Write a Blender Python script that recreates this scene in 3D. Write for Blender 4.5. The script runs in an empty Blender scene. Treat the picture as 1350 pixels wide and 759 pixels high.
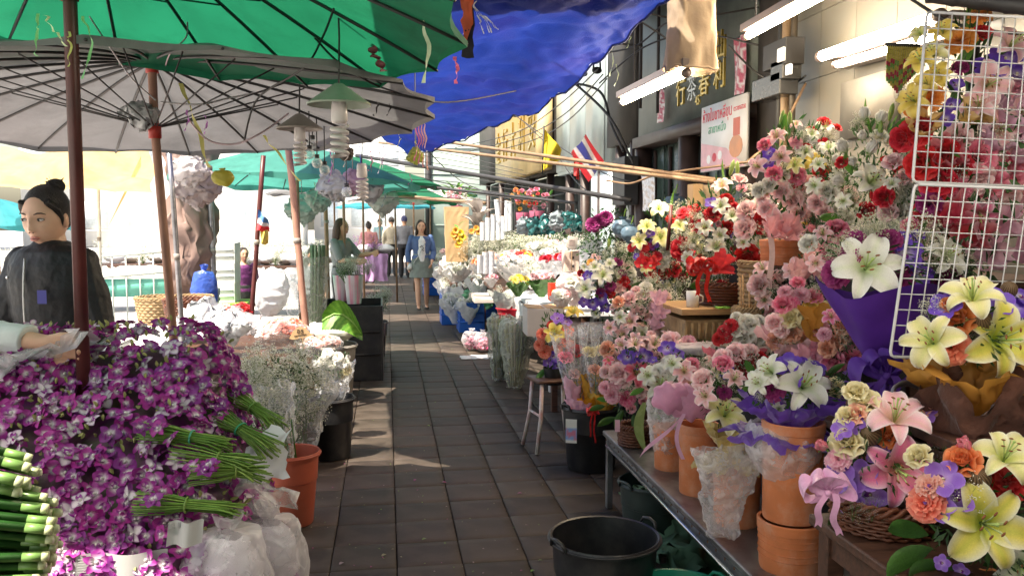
import bpy, math, random
from mathutils import Vector, Matrix, noise
R = random.Random(11)
rad = math.radians
sc = bpy.context.scene
C = sc.collection
# ------------------------------------------------------------------ camera
FPX, YAW, PITCH, CAMZ = 1120.0, rad(8.38), rad(4.65), 1.6
cd = bpy.data.cameras.new('camera'); cam = bpy.data.objects.new('camera', cd); C.objects.link(cam)
cd.sensor_width = 36; cd.lens = 36*FPX/1350; cd.clip_start = .05; cd.clip_end = 400
FW = Vector((math.sin(YAW)*math.cos(PITCH), math.cos(YAW)*math.cos(PITCH), -math.sin(PITCH)))
RT = Vector((math.cos(YAW), -math.sin(YAW), 0)); UP = RT.cross(FW)
cam.matrix_world = Matrix.Translation((0, 0, CAMZ)) @ Matrix((RT, UP, -FW)).transposed().to_4x4()
sc.camera = cam
CP = Vector((0, 0, CAMZ))
# ------------------------------------------------------------------ sky, sun, exposure
SUN_EL, SUN_AZ = 62.0, 232.0            # compass style azimuth: 0 = +Y, 90 = +X
w = bpy.data.worlds.new('World'); sc.world = w; w.use_nodes = True
nt = w.node_tree; nt.nodes.clear()
so = nt.nodes.new('ShaderNodeOutputWorld'); bg = nt.nodes.new('ShaderNodeBackground'); sk = nt.nodes.new('ShaderNodeTexSky')
sk.sky_type = 'NISHITA'; sk.sun_disc = False; sk.sun_elevation = rad(SUN_EL); sk.sun_rotation = rad(SUN_AZ)
sk.dust_density = 3.0; sk.air_density = 1.2
bg.inputs[1].default_value = .15
nt.links.new(sk.outputs[0], bg.inputs[0]); nt.links.new(bg.outputs[0], so.inputs[0])
sd = bpy.data.lights.new('sun', 'SUN'); sun = bpy.data.objects.new('sun', sd); C.objects.link(sun)
sd.energy = 5; sd.angle = rad(.55); sd.color = (1, .95, .87)
sv = Vector((math.sin(rad(SUN_AZ))*math.cos(rad(SUN_EL)), math.cos(rad(SUN_AZ))*math.cos(rad(SUN_EL)), math.sin(rad(SUN_EL))))
sun.rotation_euler = sv.to_track_quat('Z', 'Y').to_euler(); sun.location = sv*30
sc.view_settings.view_transform = 'Standard'; sc.view_settings.look = 'None'
sc.view_settings.exposure = 1.27; sc.view_settings.gamma = 1
sc.view_settings.use_white_balance = True; sc.view_settings.white_balance_temperature = 7200; sc.view_settings.white_balance_tint = 10
sc.cycles.max_bounces = 6; sc.cycles.transparent_max_bounces = 12
sc.cycles.diffuse_bounces = 4; sc.cycles.glossy_bounces = 2; sc.cycles.transmission_bounces = 3
sc.cycles.caustics_reflective = False; sc.cycles.caustics_refractive = False
sc.cycles.sample_clamp_indirect = 4
# ------------------------------------------------------------------ measuring: where a sight line meets the place
def ray(px, py): return FW*FPX + RT*(px-675) - UP*(py-379.5)
def at(px, py, y): d = ray(px, py); return CP + d*(y/d.y)
def atz(px, py, z): d = ray(px, py); return CP + d*((z-CAMZ)/d.z)
def atx(px, py, x): d = ray(px, py); return CP + d*(x/d.x)
def m_per_px(p): return (Vector(p)-CP).dot(FW)/FPX
# ------------------------------------------------------------------ materials
MC = {}
def N(t, ty, **k):
    n = t.nodes.new(ty)
    for a, b in k.items(): setattr(n, a, b)
    return n
def mat(name, col=(.5, .5, .5), rough=.6, var=.12, scale=8., bump=.1, bscale=None, metal=0, trans=0, attr=False, objvar=0., dirt=None, spec=.5, alpha=1, emit=0, sheen=0, stretch=None, coat=0, sss=0, dirtscale=2.5, dirtamt=.5):
    if name in MC: return MC[name]
    m = bpy.data.materials.new(name); MC[name] = m; m.use_nodes = True
    t = m.node_tree; L = t.links.new; b = t.nodes['Principled BSDF']; out = t.nodes['Material Output']
    tc = N(t, 'ShaderNodeTexCoord'); src = tc.outputs['Object']
    if stretch:
        mp = N(t, 'ShaderNodeMapping'); mp.inputs['Scale'].default_value = stretch; L(src, mp.inputs[0]); src = mp.outputs[0]
    no = N(t, 'ShaderNodeTexNoise'); no.inputs['Scale'].default_value = scale; no.inputs['Detail'].default_value = 5; L(src, no.inputs[0])
    if attr:
        a = N(t, 'ShaderNodeAttribute'); a.attribute_name = 'Col'; base = a.outputs['Color']
    else:
        a = N(t, 'ShaderNodeRGB'); a.outputs[0].default_value = (*col, 1); base = a.outputs[0]
    hs = N(t, 'ShaderNodeHueSaturation'); L(base, hs.inputs['Color'])
    mr = N(t, 'ShaderNodeMapRange'); mr.inputs['From Min'].default_value = .25; mr.inputs['From Max'].default_value = .75
    mr.inputs['To Min'].default_value = 1-var*1.6; mr.inputs['To Max'].default_value = 1+var*1.3; L(no.outputs['Fac'], mr.inputs[0])
    val = mr.outputs[0]
    if objvar:
        oi = N(t, 'ShaderNodeObjectInfo'); m2 = N(t, 'ShaderNodeMapRange'); m2.inputs['To Min'].default_value = 1-objvar; m2.inputs['To Max'].default_value = 1+objvar
        L(oi.outputs['Random'], m2.inputs[0]); mu = N(t, 'ShaderNodeMath', operation='MULTIPLY'); L(val, mu.inputs[0]); L(m2.outputs[0], mu.inputs[1]); val = mu.outputs[0]
        m3 = N(t, 'ShaderNodeMapRange'); m3.inputs['To Min'].default_value = .5-objvar*.04; m3.inputs['To Max'].default_value = .5+objvar*.04
        ml = N(t, 'ShaderNodeMath', operation='MULTIPLY'); ml.inputs[1].default_value = 7.77; fr = N(t, 'ShaderNodeMath', operation='FRACT')
        L(oi.outputs['Random'], ml.inputs[0]); L(ml.outputs[0], fr.inputs[0]); L(fr.outputs[0], m3.inputs[0]); L(m3.outputs[0], hs.inputs['Hue'])
    L(val, hs.inputs['Value']); cout = hs.outputs[0]
    if dirt:
        n2 = N(t, 'ShaderNodeTexNoise'); n2.inputs['Scale'].default_value = dirtscale; n2.inputs['Detail'].default_value = 8; n2.inputs['Roughness'].default_value = .7; L(src, n2.inputs[0])
        r2 = N(t, 'ShaderNodeMapRange'); r2.inputs['From Min'].default_value = .45; r2.inputs['From Max'].default_value = .7; r2.inputs['To Max'].default_value = dirtamt; L(n2.outputs['Fac'], r2.inputs[0])
        mx = N(t, 'ShaderNodeMix', data_type='RGBA'); L(r2.outputs[0], mx.inputs[0]); L(cout, mx.inputs[6]); mx.inputs[7].default_value = (*dirt, 1); cout = mx.outputs[2]
    L(cout, b.inputs['Base Color'])
    b.inputs['Roughness'].default_value = rough; b.inputs['Metallic'].default_value = metal; b.inputs['Specular IOR Level'].default_value = spec
    b.inputs['Coat Weight'].default_value = coat; b.inputs['Sheen Weight'].default_value = sheen
    if rough < .95:
        rr = N(t, 'ShaderNodeMapRange'); rr.inputs['To Min'].default_value = max(0, rough-.12); rr.inputs['To Max'].default_value = min(1, rough+.12); L(no.outputs['Fac'], rr.inputs[0]); L(rr.outputs[0], b.inputs['Roughness'])
    if bump:
        nb = N(t, 'ShaderNodeTexNoise'); nb.inputs['Scale'].default_value = bscale or scale*4; nb.inputs['Detail'].default_value = 4; L(src, nb.inputs[0])
        bu = N(t, 'ShaderNodeBump'); bu.inputs['Strength'].default_value = min(1, bump*3); bu.inputs['Distance'].default_value = .01*max(.1, bump*3); L(nb.outputs['Fac'], bu.inputs['Height']); L(bu.outputs[0], b.inputs['Normal'])
    sh = b.outputs[0]
    if trans:
        tr = N(t, 'ShaderNodeBsdfTranslucent'); L(cout, tr.inputs[0]); ms = N(t, 'ShaderNodeMixShader'); ms.inputs[0].default_value = trans
        L(sh, ms.inputs[1]); L(tr.outputs[0], ms.inputs[2]); sh = ms.outputs[0]
    if alpha < 1:
        tp = N(t, 'ShaderNodeBsdfTransparent'); ms = N(t, 'ShaderNodeMixShader'); L(tp.outputs[0], ms.inputs[1]); L(sh, ms.inputs[2])
        lw = N(t, 'ShaderNodeLayerWeight'); lw.inputs[0].default_value = .5
        ma = N(t, 'ShaderNodeMapRange'); ma.inputs['To Min'].default_value = alpha; ma.inputs['To Max'].default_value = min(1, alpha+.45)
        ad = N(t, 'ShaderNodeMath', operation='ADD'); L(lw.outputs['Facing'], ad.inputs[0])
        n3 = N(t, 'ShaderNodeTexNoise'); n3.inputs['Scale'].default_value = scale*1.5; n3.inputs['Detail'].default_value = 3; n3.inputs['Distortion'].default_value = 1.5; L(src, n3.inputs[0])
        r3 = N(t, 'ShaderNodeMapRange'); r3.inputs['From Min'].default_value = .52; r3.inputs['From Max'].default_value = .62; r3.inputs['To Max'].default_value = .5; L(n3.outputs['Fac'], r3.inputs[0]); L(r3.outputs[0], ad.inputs[1])
        L(ad.outputs[0], ma.inputs[0]); L(ma.outputs[0], ms.inputs[0]); sh = ms.outputs[0]
    if emit:
        b.inputs['Emission Color'].default_value = (*col, 1); b.inputs['Emission Strength'].default_value = emit
    L(sh, out.inputs[0])
    return m
# ------------------------------------------------------------------ mesh builder
class MB:
    def __init__(s): s.v = []; s.f = []; s.c = []; s.m = []; s.col = (1, 1, 1); s.mi = 0
    def av(s, p, c=None): s.v.append(tuple(p)); s.c.append(c or s.col); return len(s.v)-1
    def af(s, f): s.f.append(f); s.m.append(s.mi)
    def box(s, c, d, M=None, bev=0):
        x, y, z = d[0]/2, d[1]/2, d[2]/2; c = Vector(c)
        ps = [Vector((i*x, j*y, k*z)) for k in (-1, 1) for j in (-1, 1) for i in (-1, 1)]
        if M: ps = [M @ p for p in ps]
        b = len(s.v)
        for p in ps: s.av(c+p)
        for f in ((0, 2, 3, 1), (4, 5, 7, 6), (0, 1, 5, 4), (2, 6, 7, 3), (0, 4, 6, 2), (1, 3, 7, 5)): s.af([b+i for i in f])
        return s
    def tube(s, pts, r, n=8, cap=True, flat=None):
        pts = [Vector(p) for p in pts]; k = len(pts)
        if not hasattr(r, '__len__'): r = [r]*k
        up = None; rings = []
        for i, p in enumerate(pts):
            t = (pts[min(i+1, k-1)]-pts[max(i-1, 0)])
            if t.length < 1e-9: t = Vector((0, 0, 1))
            t.normalize()
            if up is None: up = Vector((0, 0, 1)) if abs(t.z) < .9 else Vector((1, 0, 0))
            x = t.cross(up)
            if x.length < 1e-6: x = t.orthogonal()
            x.normalize(); up = x.cross(t).normalized(); ring = []
            for j in range(n):
                a = 2*math.pi*j/n; ring.append(s.av(p + x*math.cos(a)*r[i] + up*math.sin(a)*r[i]*(flat or 1)))
            rings.append(ring)
        for i in range(k-1):
            for j in range(n): s.af([rings[i][j], rings[i][(j+1) % n], rings[i+1][(j+1) % n], rings[i+1][j]])
        if cap: s.af(rings[0][::-1]); s.af(rings[-1])
        return s
    def ball(s, c, r, nu=12, nv=8, rot=None):
        if not hasattr(r, '__len__'): r = (r, r, r)
        c = Vector(c); b = []
        for i in range(nv+1):
            th = math.pi*i/nv
            if i in (0, nv):
                p = Vector((0, 0, r[2]*math.cos(th))); p = rot @ p if rot else p; b.append([s.av(c+p)]*nu); continue
            row = []
            for j in range(nu):
                a = 2*math.pi*j/nu; p = Vector((r[0]*math.sin(th)*math.cos(a), r[1]*math.sin(th)*math.sin(a), r[2]*math.cos(th)))
                row.append(s.av(c+(rot @ p if rot else p)))
            b.append(row)
        for i in range(nv):
            for j in range(nu):
                q = [b[i][j], b[i+1][j], b[i+1][(j+1) % nu], b[i][(j+1) % nu]]
                u = []
                for e in q:
                    if e not in u: u.append(e)
                if len(u) > 2: s.af(u)
        return s
    def rings(s, rs, cap=True, n=16):       # rs: (cx,cy,cz,rx,ry)
        b = []
        for (cx, cy, cz, rx, ry) in rs: b.append([s.av((cx+rx*math.cos(2*math.pi*j/n), cy+ry*math.sin(2*math.pi*j/n), cz)) for j in range(n)])
        for i in range(len(b)-1):
            for j in range(n): s.af([b[i][j], b[i][(j+1) % n], b[i+1][(j+1) % n], b[i+1][j]])
        if cap: s.af(b[0][::-1]); s.af(b[-1])
        return s
    def lathe(s, prof, n=32, wob=0, seed=0, cap=True):
        b = []
        for i, (r, z) in enumerate(prof):
            b.append([s.av(((r+wob*r*math.sin(seed+j*5*2*math.pi/n))*math.cos(2*math.pi*j/n), (r+wob*r*math.cos(seed*2+j*3*2*math.pi/n))*math.sin(2*math.pi*j/n), z)) for j in range(n)])
        for i in range(len(b)-1):
            for j in range(n): s.af([b[i][j], b[i][(j+1) % n], b[i+1][(j+1) % n], b[i+1][j]])
        if cap and prof[0][0] > 0: s.af(b[0][::-1])
        return s
    def grid(s, fn, nu, nv, wrap=False):
        g = []
        for i in range(nu+1):
            row = []
            for j in range(nv+(0 if wrap else 1)):
                q = fn(i/nu, j/nv)
                row.append(s.av(q[0], q[1]) if isinstance(q, tuple) and len(q) == 2 else s.av(q))
            g.append(row)
        for i in range(nu):
            for j in range(nv):
                k = (j+1) % len(g[0]) if wrap else j+1
                s.af([g[i][j], g[i+1][j], g[i+1][k], g[i][k]])
        return s
    def xf(s, M, start=0):
        for i in range(start, len(s.v)): s.v[i] = tuple(M @ Vector(s.v[i]))
        return s
    def mesh(s, name, mats, smooth=True):
        me = bpy.data.meshes.new(name); me.from_pydata(s.v, [], s.f)
        if not isinstance(mats, (list, tuple)): mats = [mats]
        for m in mats: me.materials.append(m)
        ca = me.color_attributes.new('Col', 'FLOAT_COLOR', 'POINT')
        fl = []
        for c in s.c: fl += [c[0], c[1], c[2], 1]
        ca.data.foreach_set('color', fl)
        me.polygons.foreach_set('material_index', s.m)
        if smooth is True: me.polygons.foreach_set('use_smooth', [True]*len(s.f))
        me.update(); return me
    def obj(s, name, mats, parent=None, smooth=True, auto=0):
        o = link(s.mesh(name, mats, smooth), name, parent)
        if auto:
            me = o.data; me.polygons.foreach_set('use_smooth', [True]*len(s.f)); me.set_sharp_from_angle(angle=rad(auto))
        return o
def link(me, name, parent=None):
    o = bpy.data.objects.new(name, me); C.objects.link(o)
    if parent: o.parent = parent
    return o
def tag(o, label=None, cat=None, group=None, kind=None):
    if label: o['label'] = label
    if cat: o['category'] = cat
    if group: o['group'] = group
    if kind: o['kind'] = kind
    return o
def thing(name, label, cat, loc=(0, 0, 0), rz=0, group=None):
    o = bpy.data.objects.new(name, None); C.objects.link(o); o.location = loc; o.rotation_euler = (0, 0, rz); o.empty_display_size = .1
    return tag(o, label, cat, group)
def dup(root, loc, rz, label=None, group=None):
    r = root.copy(); C.objects.link(r); r.location = loc; r.rotation_euler = (0, 0, rz)
    if label: r['label'] = label
    if group: r['group'] = group
    for ch in list(root.children):
        c = ch.copy(); C.objects.link(c); c.parent = r
        for g in ch.children: d = g.copy(); C.objects.link(d); d.parent = c
    return r
def bevel(o, wd=.004, seg=2, ang=40):
    b = o.modifiers.new('bevel', 'BEVEL'); b.width = wd; b.segments = seg; b.limit_method = 'ANGLE'; b.angle_limit = rad(ang); return o
def orient(d, roll=0):
    q = Vector(d).normalized().to_track_quat('Z', 'Y'); return q.to_matrix().to_4x4() @ Matrix.Rotation(roll, 4, 'Z')
def put(me, name, parent, p, d=(0, 0, 1), s=1, roll=None, root=None):
    """link a shared mesh at world point p, facing d, as a child of parent (whose own origin is at root)"""
    o = link(me, name, parent); M = orient(d, R.uniform(0, 6.28) if roll is None else roll)
    base = root if root is not None else (parent.location if parent else Vector())
    o.matrix_local = Matrix.Translation(Vector(p)-Vector(base)) @ M @ Matrix.Diagonal((*((s, s, s) if not hasattr(s, '__len__') else s), 1))
    return o
def mixc(a, b, t): t = max(0, min(1, t)); return tuple(x+(y-x)*t for x, y in zip(a, b))
# ------------------------------------------------------------------ palettes
M_pet = mat('petal', attr=True, rough=.55, var=.06, scale=60, bump=.03, bscale=200, trans=.22, objvar=.1, sheen=.1)
M_leaf = mat('leaf', attr=True, rough=.42, var=.15, scale=30, bump=.06, bscale=90, trans=.22, objvar=.2)
M_tis = mat('tissue_paper', attr=True, rough=.6, var=.08, scale=25, bump=.12, bscale=60, trans=.35, objvar=.05)
M_sat = mat('satin_ribbon', attr=True, rough=.28, var=.05, scale=30, bump=.03, trans=.1, sheen=.4)
M_cello = mat('clear_plastic', (.85, .87, .9), rough=.12, var=.05, scale=14, bump=.25, bscale=22, alpha=.10, spec=.9)
M_bag = mat('thin_white_plastic', (.9, .89, .92), rough=.22, var=.05, scale=10, bump=.3, bscale=26, alpha=.2, trans=.25, spec=.8)
M_wbag = mat('white_plastic', (.82, .84, .87), rough=.38, var=.06, scale=10, bump=.3, bscale=16, trans=.25)
M_terra = mat('terracotta', (.56, .17, .06), rough=.72, var=.12, scale=12, bump=.08, dirt=(.6, .4, .3), dirtamt=.55, dirtscale=7)
M_blk = mat('black_plastic', (.016, .017, .02), rough=.38, var=.2, scale=10, bump=.04, dirt=(.07, .065, .06), dirtamt=.5, dirtscale=7)
M_steel = mat('worn_steel', (.34, .34, .36), rough=.38, var=.2, scale=6, bump=.04, metal=.85, dirt=(.09, .08, .075), dirtamt=.75, dirtscale=5)
M_dmet = mat('dark_metal', (.035, .033, .034), rough=.5, var=.2, bump=.04)
M_wood = mat('dark_wood', (.085, .038, .024), rough=.5, var=.35, scale=6, bump=.1, stretch=(1, 9, 9))
M_lwood = mat('light_wood', (.5, .3, .14), rough=.6, var=.22, scale=5, bump=.1, stretch=(2, 12, 12))
M_bamb = mat('bamboo', (.27, .17, .1), rough=.45, var=.25, scale=9, bump=.08)
M_wick = mat('dark_wicker', (.14, .045, .022), rough=.45, var=.3, scale=20, bump=.15)
M_lwick = mat('pale_wicker', (.36, .24, .12), rough=.6, var=.3, scale=20, bump=.15)
M_str = mat('plastic_string', attr=True, rough=.5, var=.1, bump=.05, trans=.3)
M_paint = mat('painted_print', attr=True, rough=.55, var=.07, scale=7, bump=.02)
M_cloth = mat('cloth', attr=True, rough=.85, var=.1, scale=22, bump=.2, bscale=70, sheen=.2)
M_skin = mat('skin', (.62, .36, .245), rough=.5, var=.06, scale=18, bump=.02, spec=.4)
M_hair = mat('hair', (.018, .012, .01), rough=.42, var=.4, scale=9, bump=.4, bscale=60, stretch=(8, 8, 1))
# ------------------------------------------------------------------ flowers: one shared mesh per kind and colour
FC = {}
def petal(mb, L, W, c0, c1, c2, elev, curl, nL=6, nW=4, cup=.25, rot=0, base=.05, tip=1.0, ruff=0, z0=0, shape=None, ce=1.3, rib=None, k1=2.2, k0=0):
    """petal from the centre outwards; elev: start angle above horizontal, curl: total bending outward; c0 base, c1 middle, c2 edge"""
    x, z, a = base, z0, elev; pts = [(x, z, a)]
    for i in range(nL): a2 = elev - curl*((i+1)/nL)**ce; x += math.cos(a2)*L/nL; z += math.sin(a2)*L/nL; pts.append((x, z, a2))
    ph = R.uniform(0, 6)
    def fn(u, v):
        i = round(u*nL); px, pz, pa = pts[i]; t = v*2-1
        wd = (shape(u) if shape else (math.sin(math.pi*min(1, (.12+u*.88))**.8)**.7 if u < 1 else .12*tip))*W/2
        lift = cup*wd*abs(t)**2 + ruff*L*math.sin(ph+t*7+u*5)*u
        p = Vector((px - math.sin(pa)*lift, t*wd, pz + math.cos(pa)*lift))
        ca, sa = math.cos(rot), math.sin(rot)
        c = mixc(mixc(c0, c1, (u-k0)*k1), c2, max(0, (abs(t)-.45)*1.6)*min(1, u*2)+max(0, u-.75)*2)
        if rib and abs(t) < .3 and u < .85: c = mixc(c, rib, .6)
        return (Vector((p.x*ca-p.y*sa, p.x*sa+p.y*ca, p.z)), c)
    mb.grid(fn, nL, nW)
G1, G2, G3 = (.05, .16, .025), (.12, .28, .05), (.25, .42, .1)
WH, CR = (.86, .85, .8), (.85, .8, .55)
def fmesh(kind):
    if kind in FC: return FC[kind]
    k, _, c = kind.partition(':'); mb = MB()
    if k == 'lily':
        pal = {'white': ((.55, .7, .3), (.82, .82, .72), (.88, .87, .83)), 'cream': ((.6, .7, .15), (.84, .78, .36), (.88, .86, .7)), 'big': ((.45, .62, .04), (.84, .74, .14), (.88, .86, .72)),
               'pink': ((.75, .45, .3), (.85, .16, .36), (.93, .68, .76)), 'pale': ((.75, .6, .35), (.92, .5, .56), (.95, .84, .82)), 'hot': ((.8, .5, .35), (.75, .06, .16), (.88, .5, .56)), 'yellow': ((.7, .62, .1), (.86, .66, .12), (.88, .75, .3))}[c]
        for i in range(6):
            o = i % 2
            petal(mb, .62, .34 if o else .235, *pal, elev=rad(56)+R.uniform(-.1, .12), curl=rad(125)+R.uniform(-.3, .55), nL=10, nW=6, cup=.3, ce=2.1, rib=mixc(pal[0], pal[1], .55), rot=i*math.pi/3+R.uniform(-.1, .1), base=.02, z0=-.1+.004*o, ruff=.02,
                  shape=lambda u: (.3+.75*math.sin(math.pi*min(1, u**.85*.93)))*(1-u**7*.8))
        for i in range(6):
            a = i*1.047+.5; mb.col = (.6, .72, .3); p1 = Vector((math.cos(a)*.12, math.sin(a)*.12, .32)); mb.tube([(0, 0, -.08), p1*.55+Vector((0, 0, .02)), p1], .009, 4)
            mb.col = (.3, .1, .03); mb.ball(p1, (.035, .014, .014), 6, 4)
        mb.col = (.5, .68, .2); mb.tube([(0, 0, -.08), (.02, 0, .4)], .013, 5); mb.ball((.02, 0, .4), .024, 6, 4)
        mb.col = G2; mb.tube([(0, 0, -.1), (0, 0, -.25)], [.05, .02], 6)
    elif k == 'rose':
        pal = {'red': ((.25, .0, .01), (.55, .01, .02), (.68, .03, .05)), 'white': ((.75, .74, .5), (.84, .83, .74), (.88, .87, .83)), 'pink': ((.75, .08, .2), (.88, .2, .34), (.92, .45, .54)), 'palepink': ((.88, .35, .42), (.93, .58, .6), (.95, .8, .79)),
               'peach': ((.8, .25, .12), (.86, .4, .26), (.9, .58, .45)), 'orange': ((.75, .12, .02), (.86, .22, .05), (.9, .38, .16)), 'cream': ((.75, .6, .2), (.86, .76, .42), (.88, .82, .6)), 'yellow': ((.75, .45, .05), (.86, .62, .12), (.88, .7, .25))}[c]
        n = 0
        for lay, (cnt, rr, ln, el, cu) in enumerate([(3, .03, .3, 88, -20), (4, .07, .36, 84, 0), (5, .12, .4, 76, 25), (6, .16, .42, 72, 40), (6, .19, .43, 60, 62)]):
            for i in range(cnt):
                petal(mb, ln, .34+lay*.035, *pal, elev=rad(el)+R.uniform(-.1, .1), curl=rad(cu)+R.uniform(-.1, .15), nL=5, nW=4, cup=-.55 if lay > 2 else .9, rot=i*2*math.pi/cnt+lay*.7+R.uniform(-.1, .1), base=rr, z0=-.16, ruff=.012,
                      shape=lambda u: (.42+.62*math.sin(math.pi*u*.62))*(1-u**8*.35))
        for i in range(5): petal(mb, .3, .1, G1, G1, G2, elev=rad(20), curl=rad(60), nL=3, nW=2, rot=i*1.257, base=.08, z0=-.2)
    elif k == 'bud':
        pal = {'white': ((.5, .62, .3), (.84, .83, .76), (.88, .87, .84)), 'pink': ((.8, .6, .5), (.88, .5, .52), (.85, .2, .3)), 'red': ((.85, .84, .8), (.6, .02, .04), (.5, .01, .02))}[c]
        for lay in range(3):
            for i in range(3 if lay else 2):
                petal(mb, .62-.03*lay, .4, *pal, elev=rad(88-lay*5), curl=rad(-10-12*(2-lay)), nL=6, nW=4, cup=.9, rot=i*2.09+lay, base=.06+.035*lay, z0=-.15, shape=lambda u: (.5+.6*math.sin(math.pi*min(1, u*.8)))*(1-u**5*.75))
        for i in range(4): petal(mb, .3, .12, G1, G2, G2, elev=rad(70), curl=rad(50), nL=3, nW=2, rot=i*1.57, base=.09, z0=-.17)
        mb.col = G2; mb.tube([(0, 0, -.15), (0, 0, -.4)], [.07, .02], 6)
    elif k == 'carn':
        pal = {'pink': ((.75, .2, .32), (.86, .36, .48), (.9, .6, .66)), 'magenta': ((.2, .0, .05), (.34, .01, .11), (.45, .04, .2)), 'coral': ((.75, .08, .05), (.85, .17, .1), (.9, .36, .25)), 'red': ((.35, 0, .01), (.6, .01, .02), (.7, .05, .06)),
               'orange': ((.8, .2, .02), (.88, .3, .05), (.9, .42, .12)), 'purple': ((.16, .0, .08), (.28, .01, .14), (.4, .05, .22)), 'hot': ((.7, .04, .18), (.82, .1, .26), (.88, .35, .45)), 'white': ((.8, .78, .66), (.86, .85, .8), (.88, .87, .84)), 'salmon': ((.8, .2, .16), (.87, .38, .3), (.9, .58, .5))}[c]
        for lay, (cnt, ln, el) in enumerate([(5, .24, 84), (7, .3, 68), (9, .36, 48), (10, .4, 26), (10, .42, 4)]):
            for i in range(cnt):
                petal(mb, ln, .24, *pal, elev=rad(el)+R.uniform(-.15, .15), curl=rad(25), nL=4, nW=5, cup=.1, rot=i*2*math.pi/cnt+lay*.5+R.uniform(-.2, .2), base=.03, z0=-.08, ruff=.075, shape=lambda u: .16+.95*u)
        mb.col = G2; mb.tube([(0, 0, -.08), (0, 0, -.35)], [.09, .05], 6)
    elif k == 'vanda':
        pal = {'blue': ((.75, .7, .85), (.13, .05, .5), (.2, .08, .58)), 'violet': ((.6, .4, .75), (.26, .1, .55), (.36, .2, .66))}[c]
        for i in range(5): petal(mb, .42, .38, *pal, elev=rad(18)+R.uniform(-.15, .15), curl=rad(20), nL=5, nW=4, cup=.2, rot=i*1.257+R.uniform(-.08, .08), base=.03, ruff=.02, shape=lambda u: (.25+.8*math.sin(math.pi*min(1, u*.8)))*(1-u**7*.6))
        petal(mb, .2, .16, (.3, .02, .2), (.16, .01, .3), (.16, .01, .3), elev=rad(40), curl=rad(60), nL=4, nW=3, rot=.5, base=.01)
        mb.col = (.85, .8, .5); mb.ball((0, 0, .06), .035, 6, 4)
    elif k == 'dendro':       # dendrobium blossom: white heart, purple petals
        v = int(c or 0); t = .0+.12*(v % 3)
        P = mixc((.24, .002, .25), (.42, .004, .29), (v % 3)/2)
        for i, (ln, wd) in enumerate([(.46, .3), (.42, .2), (.44, .16), (.42, .16), (.42, .2)]):
            wide = i in (1, 4)
            petal(mb, ln, .42 if wide else .26, (.86, .84, .84), mixc(P, (.86, .8, .84), .9 if v == 3 else .03), P, k0=.17+.07*(v % 2), k1=4, elev=rad(24)+R.uniform(-.25, .3), curl=rad(35)+R.uniform(-.3, .4), nL=5, nW=4, cup=.25, rot=i*1.257+.6+R.uniform(-.12, .12), base=.02,
                  shape=lambda u: (.3+.75*math.sin(math.pi*min(1, u*.85)))*(1-u**5*.75))
        petal(mb, .32, .26, (.8, .75, .8), (.3, .01, .3), (.3, .01, .3), elev=rad(55), curl=rad(95), nL=5, nW=4, cup=.8, rot=.02, base=.01, ruff=.03)
        mb.col = (.8, .78, .75); mb.ball((0, 0, .07), (.075, .06, .09), 6, 5)
    elif k == 'dbud':
        for i in range(3): petal(mb, .7, .3, (.4, .5, .12), (.5, .58, .18), (.45, .42, .2), elev=rad(82), curl=rad(-22), nL=5, nW=3, cup=.9, rot=i*2.09, base=.05, shape=lambda u: (.4+.7*math.sin(math.pi*min(1, u*.8)))*(1-u**5*.85))
    elif k == 'pod':
        mb.col = (.2, .11, .05)
        def fn(u, v):
            th = math.pi*u; a = 2*math.pi*v; r = .42*(1+.05*math.cos(v*2*math.pi*22)); dk = .5+.5*math.cos(v*2*math.pi*22)
            return (Vector((r*math.sin(th)*math.cos(a), r*math.sin(th)*math.sin(a), .5*math.cos(th))), mixc((.07, .035, .02), (.3, .19, .09), dk))
        mb.grid(fn, 12, 88, True)
    elif k == 'daisy':
        pal = {'yellow': ((.6, .35, .02), (.85, .6, .02), (.88, .7, .05)), 'pink': ((.7, .5, .3), (.85, .3, .42), (.88, .45, .55)), 'white': (CR, WH, WH), 'orange': ((.6, .2, .02), (.88, .4, .05), (.9, .5, .1))}[c]
        for lay in range(2):
            for i in range(11): petal(mb, .4-.08*lay, .16, *pal, elev=rad(15+25*lay), curl=rad(15), nL=3, nW=2, rot=i*.571+lay*.3, base=.08, shape=lambda u: .4+.6*math.sin(math.pi*min(1, u*.8)))
        mb.col = (.35, .2, .02); mb.ball((0, 0, .04), (.11, .11, .07), 8, 5)
    FC[kind] = mb.mesh(k, M_pet); return FC[kind]
LC = {}
def leafmesh(kind):
    if kind in LC: return LC[kind]
    mb = MB()
    if kind == 'leaf' or kind == 'darkleaf':
        a, b, c = ((.03, .09, .02), (.045, .13, .025), (.06, .17, .035)) if kind == 'darkleaf' else ((.05, .16, .03), (.08, .24, .04), (.12, .3, .06))
        petal(mb, 1, .3, a, b, c, elev=rad(55), curl=rad(60), nL=8, nW=6, cup=.3, base=0, ruff=.012, shape=lambda u: max(.03, math.sin(math.pi*u**.8)**.9)); nm = 'leaf'
    elif kind == 'blade':
        petal(mb, 1, .12, G1, G2, G2, elev=rad(80), curl=rad(60), nL=8, nW=2, cup=.6, base=0, shape=lambda u: max(.03, math.sin(math.pi*min(1, .15+u*.85)))); nm = 'leaf'
    elif kind == 'lilybud':
        mb.col = (.35, .5, .14); mb.tube([(0, 0, 0), (0, 0, .15), (0, 0, .45), (0, 0, .8), (0, 0, 1)], [.03, .1, .15, .12, .02], 7); nm = 'flower_bud'
    LC[kind] = mb.mesh(nm, M_leaf); return LC[kind]
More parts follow.
